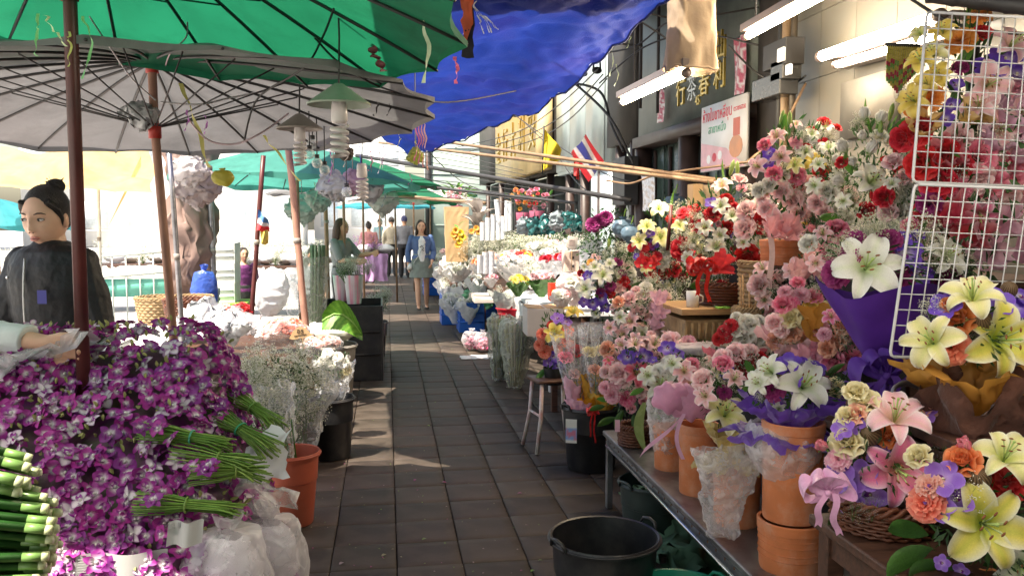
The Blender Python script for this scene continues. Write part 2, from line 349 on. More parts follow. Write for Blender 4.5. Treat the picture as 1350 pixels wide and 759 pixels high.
def clump(seed, n=170, ll=.26, cols=((.02, .06, .015), (.05, .15, .03)), grey=False):
    """unit sphere filled with many small separate leaves on thin stems"""
    key = ('cl', seed, n, ll)
    if key in LC: return LC[key]
    r = random.Random(seed); mb = MB()
    for i in range(n):
        d = Vector((r.gauss(0, 1), r.gauss(0, 1), r.gauss(0, 1))).normalized(); p = d*(r.random()**.4)*.95
        l = ll*r.uniform(.6, 1.3); wd = l*r.uniform(.25, .4); t = (d+Vector((r.gauss(0, .6), r.gauss(0, .6), r.gauss(0, .6)))).normalized(); s = t.cross(Vector((r.gauss(0, 1), r.gauss(0, 1), r.gauss(0, 1)))).normalized(); nn = s.cross(t)
        c = mixc(cols[0], cols[1], r.random()); mb.col = c
        a = mb.av(p); b = mb.av(p+t*l*.5+s*wd/2+nn*l*.05); e = mb.av(p+t*l*.5-s*wd/2+nn*l*.05); f = mb.av(p+t*l-nn*l*.12); g = mb.av(p+t*l*.5-nn*l*.03, mixc(c, (0, 0, 0), .2))
        mb.af([a, b, g]); mb.af([a, g, e]); mb.af([b, f, g]); mb.af([g, f, e])
    LC[key] = mb.mesh('foliage', M_leaf, smooth=False); return LC[key]
def gyp(seed, n=640, br=.033, stems=60, wcol=(.84, .83, .74), fill=.45, hemi=False):
    """baby's breath: a unit ball of tiny white blossoms on branching threads"""
    key = ('gy', seed, n, br, fill, hemi, wcol)
    if key in LC: return LC[key]
    r = random.Random(seed); mb = MB()
    ctr = []
    for i in range(max(8, n//12)):
        d = Vector((r.gauss(0, 1), r.gauss(0, 1), r.gauss(0, 1))).normalized()
        if hemi: d.z = abs(d.z)
        ctr.append(d*(r.random()**fill)*.86)
    for i in range(n):
        q = ctr[i % len(ctr)]; p = q+Vector((r.gauss(0, 1), r.gauss(0, 1), r.gauss(0, 1)))*.1; s = br*r.uniform(.55, 1.25)
        mb.col = mixc(wcol, (.6, .62, .42), r.random()**2.5); mb.mi = 0
        k = [mb.av(p+Vector(o)*s) for o in ((1, 0, 0), (-1, 0, 0), (0, 1, 0), (0, -1, 0), (0, 0, .8), (0, 0, -.8))]
        for a, b in ((0, 2), (2, 1), (1, 3), (3, 0)): mb.af([k[a], k[b], k[4]]); mb.af([k[b], k[a], k[5]])
        if i % 2 == 0:
            mb.mi = 1; mb.col = (.16, .24, .08); x = Vector((r.gauss(0, 1), r.gauss(0, 1), r.gauss(0, 1))).normalized()*.005
            a, b, c2 = mb.av(p-x), mb.av(p+x), mb.av(q*.8); mb.af([a, b, c2])
    for q in ctr[:stems]:
        mb.mi = 1; mb.col = (.14, .22, .07); mb.tube([q*.95, q*.4+Vector((0, 0, -.25)), (0, 0, -.9)], .006, 3, cap=False)
    LC[key] = mb.mesh('filler_flowers', [M_pet, M_leaf], smooth=False); return LC[key]
def statice(seed):
    return gyp(seed, 260, .02, 40, (.42, .38, .5), .4)
# ------------------------------------------------------------------ wrapping, bows, containers
def ruffle(c, r0, r1, h, folds=9, amp=.22, seed=1, n=72, cone=0., name='wrapping', mt=None, parent=None, edge=None, sway=.0):
    """paper or tissue collar: r0 at the bottom, r1 at the rim, pleated more and more towards the rim"""
    r = random.Random(seed); ph = [r.uniform(0, 6) for _ in range(4)]; mb = MB()
    def fn(u, v):
        a = 2*math.pi*v; e = u**1.3
        f = math.sin(a*folds+ph[0]+1.2*math.sin(a*2+ph[1])); g = math.sin(a*(folds*2+1)+ph[2]+3*u)
        rr = r0+(r1-r0)*(u**(1-cone*.5))+r1*amp*e*f+r1*amp*.3*e*g
        z = h*u-h*.16*e*math.cos(a*(folds-2)+ph[3])+h*.05*g*e
        q = Vector((rr*math.cos(a)+sway*u, rr*math.sin(a), z)); s_ = 1/max(.02, r1); n_ = noise.noise_vector(q*s_*3.2+Vector((seed, 0, 0)))*.5+noise.noise_vector(q*s_*8+Vector((0, seed, 0)))*.22
        return (q+n_*r1*.3*min(1, u*1.6), mixc(c, edge or c, u**3))
    mb.grid(fn, 14, n, True)
    o = mb.obj(name, mt or M_tis, parent); return o
def bow(c, s=.1, tails=.2, name='bow', mt=None, parent=None, seed=0):
    r = random.Random(seed+5); mb = MB(); mb.col = c
    for sg in (-1, 1):
        for lp in range(2):
            tl = r.uniform(-.25, .35)+lp*.7; L = s*(1-.2*lp)
            def fn(u, v):
                a = u*2*math.pi; x = L*.55*(1-math.cos(a))*sg; z = L*.42*math.sin(a)*(1-.25*math.cos(a)); w = s*.24*(1+.35*math.sin(u*math.pi)); wr = .012*math.sin(u*9+v*4)
                q = Vector((x, (v-.5)*w*2+wr, z+wr)); return Matrix.Rotation(-tl*sg, 3, 'Y') @ q
            mb.grid(fn, 20, 4)
        def tf(u, v):
            x = sg*(s*.15+s*.35*u+.03*math.sin(u*6+sg)*s*5); return Vector((x+(v-.5)*s*.3, -.01-.04*math.sin(u*4)*s*4, -u*tails*(1 if sg > 0 else .8)-(0.25*s*abs(v-.5) if u > .95 else 0)))
        mb.grid(tf, 10, 2)
    mb.ball((0, -.01, 0), (s*.16, s*.14, s*.14), 8, 6)
    return mb.obj(name, mt or M_sat, parent)
def pot(label, loc, r, h, group='terracotta flower pots on the steel bench', rings=True, name='flower_pot'):
    t = thing(name, label, 'pot', loc, 0, group); mb = MB()
    mb.lathe([(r*.93, 0), (r*.95, .01), (r*.97, h*.4), (r, h*.8), (r, h-.035), (r*1.035, h-.033), (r*1.04, h-.004), (r*1.0, h), (r*.93, h-.002), (r*.9, h-.05), (r*.88, .03)], 48)
    mb.obj('pot_body', M_terra, t, auto=40)
    if rings:
        for z in (h*.3, h*.42, h*.58, h*.7):
            k = MB(); q = r*(.97+.03*z/h); k.tube([(q*math.cos(a), q*math.sin(a), z) for a in [i*2*math.pi/40 for i in range(41)]], .0022, 5, cap=False); k.obj('moulding', M_terra, t)
    return t
def tub(label, loc, r0, r1, h, m, group=None, name='plastic_bucket', handles=True, cat='bucket'):
    t = thing(name, label, cat, loc, 0, group); mb = MB()
    mb.lathe([(r0*.96, 0), (r0, .008), (r0+(r1-r0)*.6, h*.6), (r0+(r1-r0)*.62+.004, h*.61), (r1*.985, h*.93)], 56)
    mb.lathe([(r1*.985, h*.93), (r1*1.05, h*.93), (r1*1.055, h*.95), (r1*1.05, h*.99), (r1*1.03, h), (r1*.99, h*.99), (r1*.97, h*.9), (r0*.95, .02), (0.001, .018)], 56, cap=False)
    mb.obj('bucket_body', m, t, auto=45)
    k = MB(); k.tube([(r1*1.06*math.cos(a), r1*1.06*math.sin(a), h*.965) for a in [i*2*math.pi/48 for i in range(49)]], h*.014, 6, cap=False); k.obj('rim', m, t)
    if handles:
        for a in (.4, .4+math.pi):
            k = MB(); c, s = math.cos(a), math.sin(a); q = r1*1.05
            k.tube([(q*c-s*.05, q*s+c*.05, h*.96), (q*c*1.04-s*.035, q*s*1.04+c*.035, h*1.04), (q*c*1.05, q*s*1.05, h*1.06), (q*c*1.04+s*.035, q*s*1.04-c*.035, h*1.04), (q*c+s*.05, q*s-c*.05, h*.96)], .007, 6)
            k.obj('handle', m, t)
    return t
def basket(parent, p, r, h, m, flare=1.15, nr=8, na=40, name='basket'):
    mb = MB()
    for i in range(nr):
        z = h*(i+.5)/nr; q = r*(1+(flare-1)*i/nr); ph = i % 2
        mb.tube([((q+.006*(1 if (j+ph) % 2 else -1))*math.cos(2*math.pi*j/na), (q+.006*(1 if (j+ph) % 2 else -1))*math.sin(2*math.pi*j/na), z) for j in range(na+1)], h/nr*.55, 5, cap=False)
    mb.lathe([(r*.96, 0), (r*flare*.95, h)], 24)
    q = r*flare
    for k in range(3): mb.tube([((q+.012*math.cos(j*1.1+k*2.1))*math.cos(2*math.pi*j/60), (q+.012*math.cos(j*1.1+k*2.1))*math.sin(2*math.pi*j/60), h+.012*math.sin(j*1.1+k*2.1)) for j in range(61)], .006, 5, cap=False)
    o = mb.obj(name, m, parent); o.location = Vector(p)-parent.location; return o
def crumple(fn, nu, nv, wrap=False, amp=.02, fr=9, seed=0):
    mb = MB()
    def g(u, v):
        p = Vector(fn(u, v)); n = noise.noise_vector(p*fr+Vector((seed*3.1, 0, 0)))
        for f_, a_ in ((2.3, .8), (5.1, .5)): q = noise.noise_vector(p*fr*f_+Vector((0, seed*f_, 0))); n = n+Vector([.35-abs(x)*2.2 for x in q])*a_
        return p+n*amp
    mb.grid(g, nu, nv, wrap); return mb
def bagshape(c, rx, ry, h, seed, tie=True, amp=.03):
    def fn(u, v):
        a = 2*math.pi*v; s = math.sin(math.pi*min(1, u*.92+.04))**.6
        if tie and u > .86: s = .12+(u-.86)*1.6
        return Vector(c)+Vector((rx*s*math.cos(a), ry*s*math.sin(a), h*u))
    return crumple(fn, 34, 48, True, amp*.25, 6, seed)
# ------------------------------------------------------------------ arrangement: explicit blossoms measured in the photograph + filler
LAB = {'lily': 'lily', 'rose': 'rose', 'bud': 'rose_bud', 'carn': 'carnation', 'vanda': 'orchid_blossom', 'pod': 'dried_pod', 'daisy': 'daisy'}
def arrangement(name, label, cat, Y, fl, base, core=None, gy=(), lv=(), auto=(), bulge=.55, group=None, greens=True, look=.9, gw=(.84, .83, .74)):
    bp = at(base[0], base[1], Y); t = thing(name, label, cat, bp, 0, group)
    xs = [f[1] for f in fl] or [core[0]]; ys = [f[2] for f in fl] or [core[1]]
    cx, cy, rx, ry = core if core else ((min(xs)+max(xs))/2, (min(ys)+max(ys))/2, (max(xs)-min(xs))/2+14, (max(ys)-min(ys))/2+14)
    cc = at(cx, cy, Y); mp = m_per_px(cc); Rw = (rx*ry)**.5*mp
    def place(px, py, lift=0):
        e = ((px-cx)/rx)**2+((py-cy)/ry)**2; dy = bulge*Rw*math.sqrt(max(0, 1-min(1, e*.8)))+lift
        return at(px, py, Y-dy)
    def face(p):
        d = (p-cc)/max(Rw, .01)*.9+(CP-p).normalized()*look+Vector((R.uniform(-.25, .25), R.uniform(-.2, .2), .25+R.uniform(-.1, .3))); return d.normalized()
    for f in fl:
        k, px, py, sz = f[:4]; sz = sz*(.78 if k.startswith('lily') else 1.0); p = place(px, py, .02 if k.startswith('lily') else .0); s = sz*m_per_px(p)
        put(fmesh(k), LAB[k.split(':')[0]], t, p, face(p) if len(f) < 5 else Vector(f[4]), s)
    if len(fl) > 4:
        ms = sorted(f[3] for f in fl)[len(fl)//2]*.72; kk = tuple(f[0] for f in fl if not f[0].startswith(('pod', 'bud')))
        auto = tuple(auto)+((kk, min(26, int(rx*ry/ms**2*2.2)), ms*.65, ms),)
    taken = [(f[1], f[2], f[3]*.42) for f in fl]
    for kinds, cnt, s0, s1 in auto:
        for _ in range(cnt):
            for tr in range(14):
                a, q = R.uniform(0, 6.28), math.sqrt(R.random())*.93; px, py = cx+rx*q*math.cos(a), cy+ry*q*math.sin(a); sz = R.uniform(s0, s1)
                if all((px-x)**2+(py-y)**2 > (z*.9+sz*.3)**2 for x, y, z in taken):
                    k = R.choice(kinds); p = place(px, py, -.015); taken.append((px, py, sz*.36)); put(fmesh(k), LAB[k.split(':')[0]], t, p, face(p), sz*m_per_px(p)); break
    if greens:
        for i in range(2 if rx/ry < 1.6 and ry/rx < 1.6 else 3):
            q = (i-.5)*.5 if rx > ry else 0; q2 = (i-.5)*.5 if ry >= rx else 0
            o = put(clump(i+1), 'foliage', t, at(cx+q*rx, cy+q2*ry, Y), (0, 0, 1), (rx*mp*.86, Rw*.7*bulge/.55, ry*mp*.86)); o['kind'] = 'stuff'; o.visible_shadow = True
    for g in gy:
        px, py, pr = g[:3]; p = place(px, py, -.01); o = put(gyp(R.randint(1, 3), wcol=gw), 'filler_flowers', t, p, (0, 0, 1), pr*m_per_px(p)); o['kind'] = 'stuff'
    for g in lv:
        kind, px, py, L, ang = g; p = place(px, py, -.03); d = RT*math.cos(rad(ang))+UP*math.sin(rad(ang))-FW*.35
        q = d.to_track_quat('Z', 'Y').to_matrix().to_4x4() @ Matrix.Rotation(R.uniform(0, 6.28), 4, 'Z'); s = L*m_per_px(p)
        me = leafmesh(kind); o = link(me, 'flower_bud' if kind == 'lilybud' else 'leaf', t)
        if kind != 'lilybud': q = Matrix((d.normalized(), FW.cross(d).normalized(), d.cross(FW.cross(d)).normalized())).transposed().to_4x4() @ Matrix.Rotation(rad(30), 4, 'Y')
        o.matrix_local = Matrix.Translation(p-bp) @ q @ Matrix.Scale(s, 4)
    return t, cc, mp, Rw
def sub(o, p, t, rot=None):
    o.parent = t; M = Matrix.Translation(Vector(p)-t.location)
    if rot is not None: M = M @ rot
    o.matrix_local = M; return o
# ================================================================== THE SETTING
M_pav = mat('paving', (.06, .044, .034), rough=.62, var=.34, scale=3.2, bump=.08, bscale=38, objvar=.34, dirt=(.078, .064, .056), dirtamt=.55, dirtscale=6, spec=.3)
M_grt = mat('paving_joint', (.036, .029, .024), rough=.8, var=.3, scale=20, bump=.2)
M_road = mat('street_concrete', (.55, .53, .5), rough=.85, var=.12, scale=1.5, bump=.05, dirt=(.25, .23, .2), dirtamt=.4, dirtscale=.8)
g = MB(); g.grid(lambda u, v: Vector((-60+150*u, -25+150*v, -.03)), 2, 2); tag(g.obj('ground', M_road, smooth=False), kind='structure')
pv = tag(MB().box((.9, 15, -.024), (4.6, 34, .012)).obj('pavement', M_grt), kind='structure')
slabs = []
for k in range(5):
    m = MB(); w, d = .302-.0006*k, .2955
    def fn(u, v, k=k, w=w, d=d):
        x, y = (u-.5)*w, (v-.5)*d; e = max(abs(u-.5), abs(v-.5))
        return Vector((x, y, -.001-(.005 if e > .49 else 0)+.0022*noise.noise(Vector((x*7, y*7, k*5.1)))))
    us = [0, .018, .2, .4, .6, .8, .982, 1]
    idx = [[m.av(fn(a, b)) for b in us] for a in us]
    for i in range(7):
        for j in range(7): m.af([idx[i][j], idx[i+1][j], idx[i+1][j+1], idx[i][j+1]])
    rim = [idx[i][0] for i in range(8)]+[idx[7][j] for j in range(1, 8)]+[idx[i][7] for i in range(6, -1, -1)]+[idx[0][j] for j in range(6, 0, -1)]
    low = [m.av((m.v[i][0], m.v[i][1], -.02)) for i in rim]
    for i in range(len(rim)): j = (i+1) % len(rim); m.af([rim[i], low[i], low[j], rim[j]])
    slabs.append(m.mesh('paving_slab', M_pav))
far = MB(); n = 0
for r_ in range(0, 108):
    for c_ in range(-4, 10):
        x, y = .03+.305*c_+.1525, 2.2+.298*r_
        off = .0 if c_ != 5 else .06
        if r_ > 12 and c_ == 1: off = -.02
        z = R.uniform(-.003, .002)
        vis = -2 <= c_ <= 6 and r_ <= 32 and n < 296 and not (c_ >= 5 and r_ < 3) and not (c_ < -1 and r_ < 5)
        if vis:
            o = link(slabs[(r_*7+c_*3) % 5], 'paving_slab', pv); o.matrix_local = Matrix.Translation((x, y+off, z)) @ Matrix.Rotation(R.choice((0, math.pi/2, math.pi))*0+R.uniform(-.006, .006), 4, 'Z') @ Matrix.Rotation(R.uniform(-.006, .006), 4, 'X'); n += 1
        elif r_ < 100 and -3 <= c_: far.box((x, y+off, -.011+z), (.299, .292, .02))
tag(bevel(far.obj('paving_slab', M_pav, pv, smooth=False), .003, 1), kind='stuff')
# litter: leaves and petals fallen on the slabs
lt = MB()
for i in range(190):
    px, py = R.uniform(400, 720), R.uniform(440, 759)**1; p = atz(px, py, .004); c = R.choice([(.2, .32, .05), (.3, .26, .14), (.35, .25, .25), (.35, .06, .2), (.15, .22, .05)]); lt.col = c
    s = R.uniform(.0025, .006)*(2.6 if i < 18 else 1); a = R.uniform(0, 6.28); st = len(lt.v); lt.grid(lambda u, v: Vector(((u-.5)*s*2.4, (v-.5)*s*(1-abs(u-.5)*1.5)*2, s*.5*math.sin(u*3))), 3, 2); lt.xf(Matrix.Translation(p) @ Matrix.Rotation(a, 4, 'Z'), st)
tag(lt.obj('fallen_petals', M_leaf), 'small fallen petals and leaf scraps scattered over the grey paving', 'litter', kind='stuff')

# ---- right side: one long row of shophouse fronts (wall plane X = 2.8)
XW = 2.8
M_tilew = mat('wall_tile', (.2, .19, .165), rough=.35, var=.1, scale=3, bump=.03, objvar=.08, dirt=(.2, .16, .11), dirtamt=.5, dirtscale=3)
M_signw = mat('grey_sign_board', (.10, .125, .115), rough=.5, var=.2, scale=3, bump=.05, dirt=(.05, .05, .045), dirtamt=.6)
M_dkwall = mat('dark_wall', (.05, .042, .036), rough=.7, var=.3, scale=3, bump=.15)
M_frame = mat('door_frame', (.05, .03, .025), rough=.5, var=.3, bump=.06)
M_glassd = mat('dark_green_door', (.03, .05, .04), rough=.3, var=.3, bump=.02)
M_sheet = mat('grey_sheet_metal', (.52, .6, .6), rough=.38, var=.1, scale=2, bump=.04, metal=.35)
M_gold = mat('gold_letters', (.6, .42, .08), rough=.3, var=.1, bump=.02, metal=.5)
M_cream = mat('cream_sign_board', (.75, .55, .28), rough=.5, var=.1, scale=2, bump=.03)
M_palewall = mat('pale_green_wall', (.34, .42, .38), rough=.7, var=.12, scale=1.5, bump=.05, dirt=(.3, .33, .3), dirtamt=.4)
def textobj(s, size, m, parent, M, name='lettering', ex=.004, align='CENTER', sx=1, fit=0):
    cu = bpy.data.curves.new(name, 'FONT'); cu.body = s; cu.size = size; cu.extrude = ex; cu.align_x = align; cu.align_y = 'CENTER'; cu.materials.append(m)
    t = bpy.data.objects.new('tmp', cu); C.objects.link(t); dg = bpy.context.evaluated_depsgraph_get(); dg.update()
    me = bpy.data.meshes.new_from_object(t.evaluated_get(dg)); bpy.data.objects.remove(t); me.name = name
    if fit: xs = [v.co.x for v in me.vertices]; sx = fit/(max(xs)-min(xs)+1e-6)
    o = link(me, name, parent); o.matrix_local = M @ Matrix.Diagonal((sx, 1, 1, 1)); return o
# frame for things lying on the wall, readable from the path: local x -> -Y, local y -> +Z, local z -> -X
def wallM(y, z, x=XW, off=.0): return Matrix(((0, 0, -1, x-off), (-1, 0, 0, y), (0, 1, 0, z), (0, 0, 0, 1)))
def wxy(px, py, x=XW): p = atx(px, py, x); return p.y, p.z
# near tiled building
tb = thing('shop_building', 'nearest shop building with pale grey tiled wall behind the white rose arrangement', 'building', (XW, 3.5, 0))
ya, _ = wxy(1040, 100); yb = .5
MB().box((.2, (ya+yb)/2-3.5, 2.6), (.36, ya-yb, 5.4)).obj('wall', M_dkwall, tb)
tl = MB().box((0, 0, 0), (.012, .415, .415)).mesh('wall_tile', M_tilew, smooth=False)
ny = int((ya-yb)/.42)
ry0, rz0 = wxy(1240, 185); ry1, rz1 = wxy(1105, 95)     # dark recess under the lamps
for i in range(ny):
    for j in range(1, 11):
        y = ya-.21-.42*i; z = .21+.42*j
        if y < .9 or (y < 3 and j > 8): continue
        o = link(tl, 'wall_tile', tb); o.location = (.014, y-3.5, z); o.rotation_euler = (0, R.uniform(-.004, .004), 0)
bx = MB().box((.0, 0, 0), (.05, .55, .34)).obj('shutter_box', mat('shutter_box', (.15, .14, .12), var=.15, dirt=(.1, .08, .06)), tb); yy, zz = wxy(1150, 140); bx.location = (-.02, yy-3.5, zz)
# dark pillar with pipes and meters
pl = thing('wall_pillar', 'dark brown pillar with cables and meter boxes between the tiled wall and the tea shop', 'pillar', (XW, ya+.35, 0))
MB().box((.2, .12, 2.7), (.32, .55, 5.4)).obj('pillar_body', M_dkwall, pl)
for k, (px, c) in enumerate(((1045, (.06, .045, .03)), (1035, (.3, .2, .12)), (1028, (.04, .04, .04)))):
    y, z = wxy(px, 120, XW-.16); m = MB(); m.tube([(-.16, y-ya-.35, 1.0), (-.16, y-ya-.35, 4.3)], .022 if k != 1 else .03, 8); m.obj('pipe', mat('pipe%d' % k, c, rough=.5), pl)
def wbox(parent, nm, px0, py0, px1, py1, x, th, m, root):
    p0, p1 = atx(px0, py0, x), atx(px1, py1, x); o = MB().box((0, 0, 0), (th, abs(p0.y-p1.y), abs(p0.z-p1.z))).obj(nm, m, parent, smooth=False); o.location = (p0+p1)/2-root; bevel(o, .006); return o
M_meter = mat('meter_case', (.045, .045, .045), rough=.25, var=.15, bump=.02); M_mwin = mat('meter_window', (.75, .78, .85), rough=.15)  # meter windows are a plain pale colour
for (a, b, c, d) in ((1018, 62, 1048, 84), (1028, 84, 1044, 104), (1003, 108, 1040, 124)):
    o = wbox(pl, 'meter_box', a, b, c, d, XW-.22, .13, M_dmet if c == 1048 else (M_meter), pl.location)
wbox(pl, 'meter_window', 1026, 65, 1034, 80, XW-.30, .02, M_mwin, pl.location); wbox(pl, 'meter_window', 1037, 86, 1043, 98, XW-.30, .02, M_mwin, pl.location)
# tea shop front
ys0, ys1 = ya+.6, wxy(842, 150)[0]; ts = thing('tea_shop', 'dark tea shop front with gold Chinese letters on its grey board', 'shop', (XW, ys0, 0))
H = ys1-ys0
_, zs_b = wxy(920, 158); zs_t = zs_b+1.35
MB().box((.1, H/2, (zs_b+zs_t)/2), (.2, H, zs_t-zs_b)).obj('sign_board', M_signw, ts)
MB().box((.13, H/2, zs_t+.9), (.22, H, 1.8)).obj('wall', M_dkwall, ts)
MB().box((.06, H/2, zs_b-.06), (.26, H, .11)).obj('lintel', M_frame, ts)
MB().box((1.0, H/2, 1.4), (.1, H, 2.8)).obj('back_wall', mat('shop_gloom', (.03, .035, .03), rough=.9), ts)  # near-black wall colour stands for the shade inside the shop
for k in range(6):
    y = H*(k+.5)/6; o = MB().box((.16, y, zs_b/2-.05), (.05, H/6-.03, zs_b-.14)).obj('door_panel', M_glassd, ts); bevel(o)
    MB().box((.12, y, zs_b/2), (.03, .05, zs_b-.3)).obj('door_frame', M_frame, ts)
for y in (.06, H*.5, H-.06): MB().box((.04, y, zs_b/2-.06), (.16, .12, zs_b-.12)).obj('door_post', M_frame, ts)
for ch, px, py in (('行', 899, 125), ('茶', 914, 118), ('春', 930, 111), ('利', 950, 101), ('仙', 951, 62)):
    y, z = wxy(px, py); textobj(ch, .26, M_gold if ch != '茶' else mat('silver_letter', (.5, .52, .5), rough=.35, metal=.3), ts, wallM(y-ys0, z, 0, .006), 'sign_character', .012)
y, z = wxy(921, 133); textobj('45', .12, M_gold, ts, wallM(y-ys0, z, 0, .006), 'shop_number', .008)
# poster
p0, p1, p2, p3 = [atx(a, b, XW-.09) for a, b in ((927, 143), (987, 123), (985, 219), (930, 227))]
po = thing('shop_poster', 'white poster with red Thai heading and tea jar hanging beside the tea shop door', 'poster', (XW-.09, (p0.y+p1.y)/2, (p0.z+p3.z)/2))
W_, H_ = abs(p0.y-p1.y), p0.z-p3.z
MB().box((0, 0, 0), (.025, W_, H_)).obj('poster_board', mat('poster_white', (.78, .76, .74), rough=.35, var=.05, bump=.02), po)
PM = lambda y, z, o=.014: Matrix(((0, 0, -1, -o), (-1, 0, 0, -y), (0, 1, 0, z), (0, 0, 0, 1)))
Mred = mat('print_red', (.62, .03, .06), rough=.5); Mgrn = mat('print_green', (.12, .42, .25), rough=.5); Mpk = mat('print_pink', (.75, .42, .45), rough=.5); Mbr = mat('print_orange', (.62, .25, .1), rough=.4)
textobj('ห้างใบชาหลีชุน', W_*.14, Mred, po, PM(-W_*.13, H_*.33), 'heading', .001, fit=W_*.66); textobj('ตราซงฮวย', W_*.06, Mred, po, PM(W_*.36, H_*.33), 'heading', .001, fit=W_*.24)
textobj('สาขาหนึ่ง', W_*.10, Mgrn, po, PM(-W_*.12, H_*.12), 'subheading', .001, fit=W_*.4)
def flat(parent, nm, pts, m, off=.0145, root=None):
    k = MB(); ids = [k.av((-off, -a, b)) for a, b in pts]; k.af(ids); return k.obj(nm, m, parent, smooth=False)
flat(po, 'printed_jar', [(W_*.3+.11*W_*math.cos(a)*1.3, -H_*.2+.18*H_*math.sin(a)*.9) for a in [i*.524 for i in range(12)]], Mbr, .0150)
flat(po, 'printed_jar_neck', [(W_*.24, -H_*.05), (W_*.38, -H_*.05), (W_*.38, H_*.2), (W_*.24, H_*.2)], mat('print_brick', (.6, .13, .07), rough=.45), .0155)
flat(po, 'printed_field', [(-W_*.49, -H_*.49), (W_*.49, -H_*.49), (W_*.1, -H_*.2), (-W_*.49, -H_*.05)], Mpk, .0135)
for i in range(3): flat(po, 'printed_cup', [(-W_*.3+i*W_*.13+W_*.05*math.cos(a), -H_*.32+H_*.07*math.sin(a)+.01*i) for a in [j*.785 for j in range(8)]], Mred if i % 2 else mat('poster_white'), .0152+.0002*i)
# posters and door hangings
def hang(label, px0, py0, px1, py1, x, col, cat='banner', name='wall_banner'):
    p0, p1 = atx(px0, py0, x), atx(px1, py1, x); t = thing(name, label, cat, (x, (p0.y+p1.y)/2, (p0.z+p1.z)/2)); k = MB(); w_, h_ = abs(p0.y-p1.y), abs(p0.z-p1.z)
    def fn(u, v):
        n_ = noise.noise(Vector((u*5, v*9, px0))); c = mixc(col[0], col[1], 1 if n_ > .12 else 0); return (Vector((.012*math.sin(u*7+v*3)-.012, (u-.5)*w_, (v-.5)*h_)), c)
    k.grid(fn, 8, 24); k.obj('printed_sheet', M_sat, t); k = MB(); k.tube([(-.01, -w_*.55, h_*.5), (-.01, w_*.55, h_*.5)], .008, 5); k.obj('hanging_rod', M_dmet, t); return t
hang('narrow red and silver foil banner hanging right of the gold letters', 970, 52, 983, 122, XW-.05, ((.5, .06, .12), (.7, .65, .66)))
hang('small red foil banner hanging left of the gold letters', 867, 122, 876, 160, XW-.05, ((.5, .06, .14), (.7, .62, .66)))
hang('white notice sheet with orange photo hung on the dark door post', 848, 232, 863, 278, XW-.16, ((.75, .75, .78), (.62, .5, .42)), 'notice', 'paper_notice')
# white metal panel, yellow sign shop, pale wall
def facade(label, px0, px1, m, ztop, zbot, cat='building', name='shop_building', mullions=0, dark=None, x=XW):
    y0, y1 = wxy(px0, 200, x)[0], wxy(px1, 200, x)[0]; t = thing(name, label, cat, (x, y0, 0)); L = y1-y0
    MB().box((.14, L/2, (ztop+zbot)/2), (.28, L-.01, ztop-zbot)).obj('wall', m, t)
    MB().box((.4, L/2, zbot/2), (.1, L, zbot)).obj('opening_gloom', dark or mat('shop_gloom'), t)  # near-black sheet stands for the shade inside the shop
    for k in range(mullions): MB().box((.1, L*(k+.5)/mullions, zbot/2), (.12, .1, zbot-.004)).obj('door_post', M_frame, t)
    return t, y0, L
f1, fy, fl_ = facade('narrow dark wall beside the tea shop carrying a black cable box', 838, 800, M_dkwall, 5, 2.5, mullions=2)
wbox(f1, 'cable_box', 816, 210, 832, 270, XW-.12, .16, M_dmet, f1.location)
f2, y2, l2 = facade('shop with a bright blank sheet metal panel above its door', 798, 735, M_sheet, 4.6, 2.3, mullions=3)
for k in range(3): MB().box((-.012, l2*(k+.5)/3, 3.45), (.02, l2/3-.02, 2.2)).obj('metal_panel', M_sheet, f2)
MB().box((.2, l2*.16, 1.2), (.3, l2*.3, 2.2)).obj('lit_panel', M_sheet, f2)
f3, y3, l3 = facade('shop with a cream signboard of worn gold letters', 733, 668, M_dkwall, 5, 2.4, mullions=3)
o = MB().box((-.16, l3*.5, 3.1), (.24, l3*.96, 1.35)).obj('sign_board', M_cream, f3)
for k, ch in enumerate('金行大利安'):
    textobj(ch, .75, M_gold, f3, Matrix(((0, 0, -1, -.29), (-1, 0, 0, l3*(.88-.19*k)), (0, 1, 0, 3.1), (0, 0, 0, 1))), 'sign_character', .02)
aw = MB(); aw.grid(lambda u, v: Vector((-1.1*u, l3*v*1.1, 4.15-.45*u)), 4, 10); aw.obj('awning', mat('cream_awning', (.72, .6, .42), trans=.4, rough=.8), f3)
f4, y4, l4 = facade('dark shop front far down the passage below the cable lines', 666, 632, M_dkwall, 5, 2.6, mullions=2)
f5 = thing('shop_building', 'pale green walled building closing the far right end of the passage', 'building', (1.4, 27, 0))
MB().box((1.6, 0, 2.6), (3.6, .3, 5.2)).obj('wall', M_palewall, f5)
for k in range(6): MB().box((1.6, -.16, .6+.8*k), (3.6, .03, .03)).obj('wall_joint', mat('joint', (.3, .35, .33)), f5)
for k in range(2): MB().box((-.1+k*2.9, -.18, 2.4), (.18, .06, 4.6)).obj('drain_pipe', M_dmet, f5)
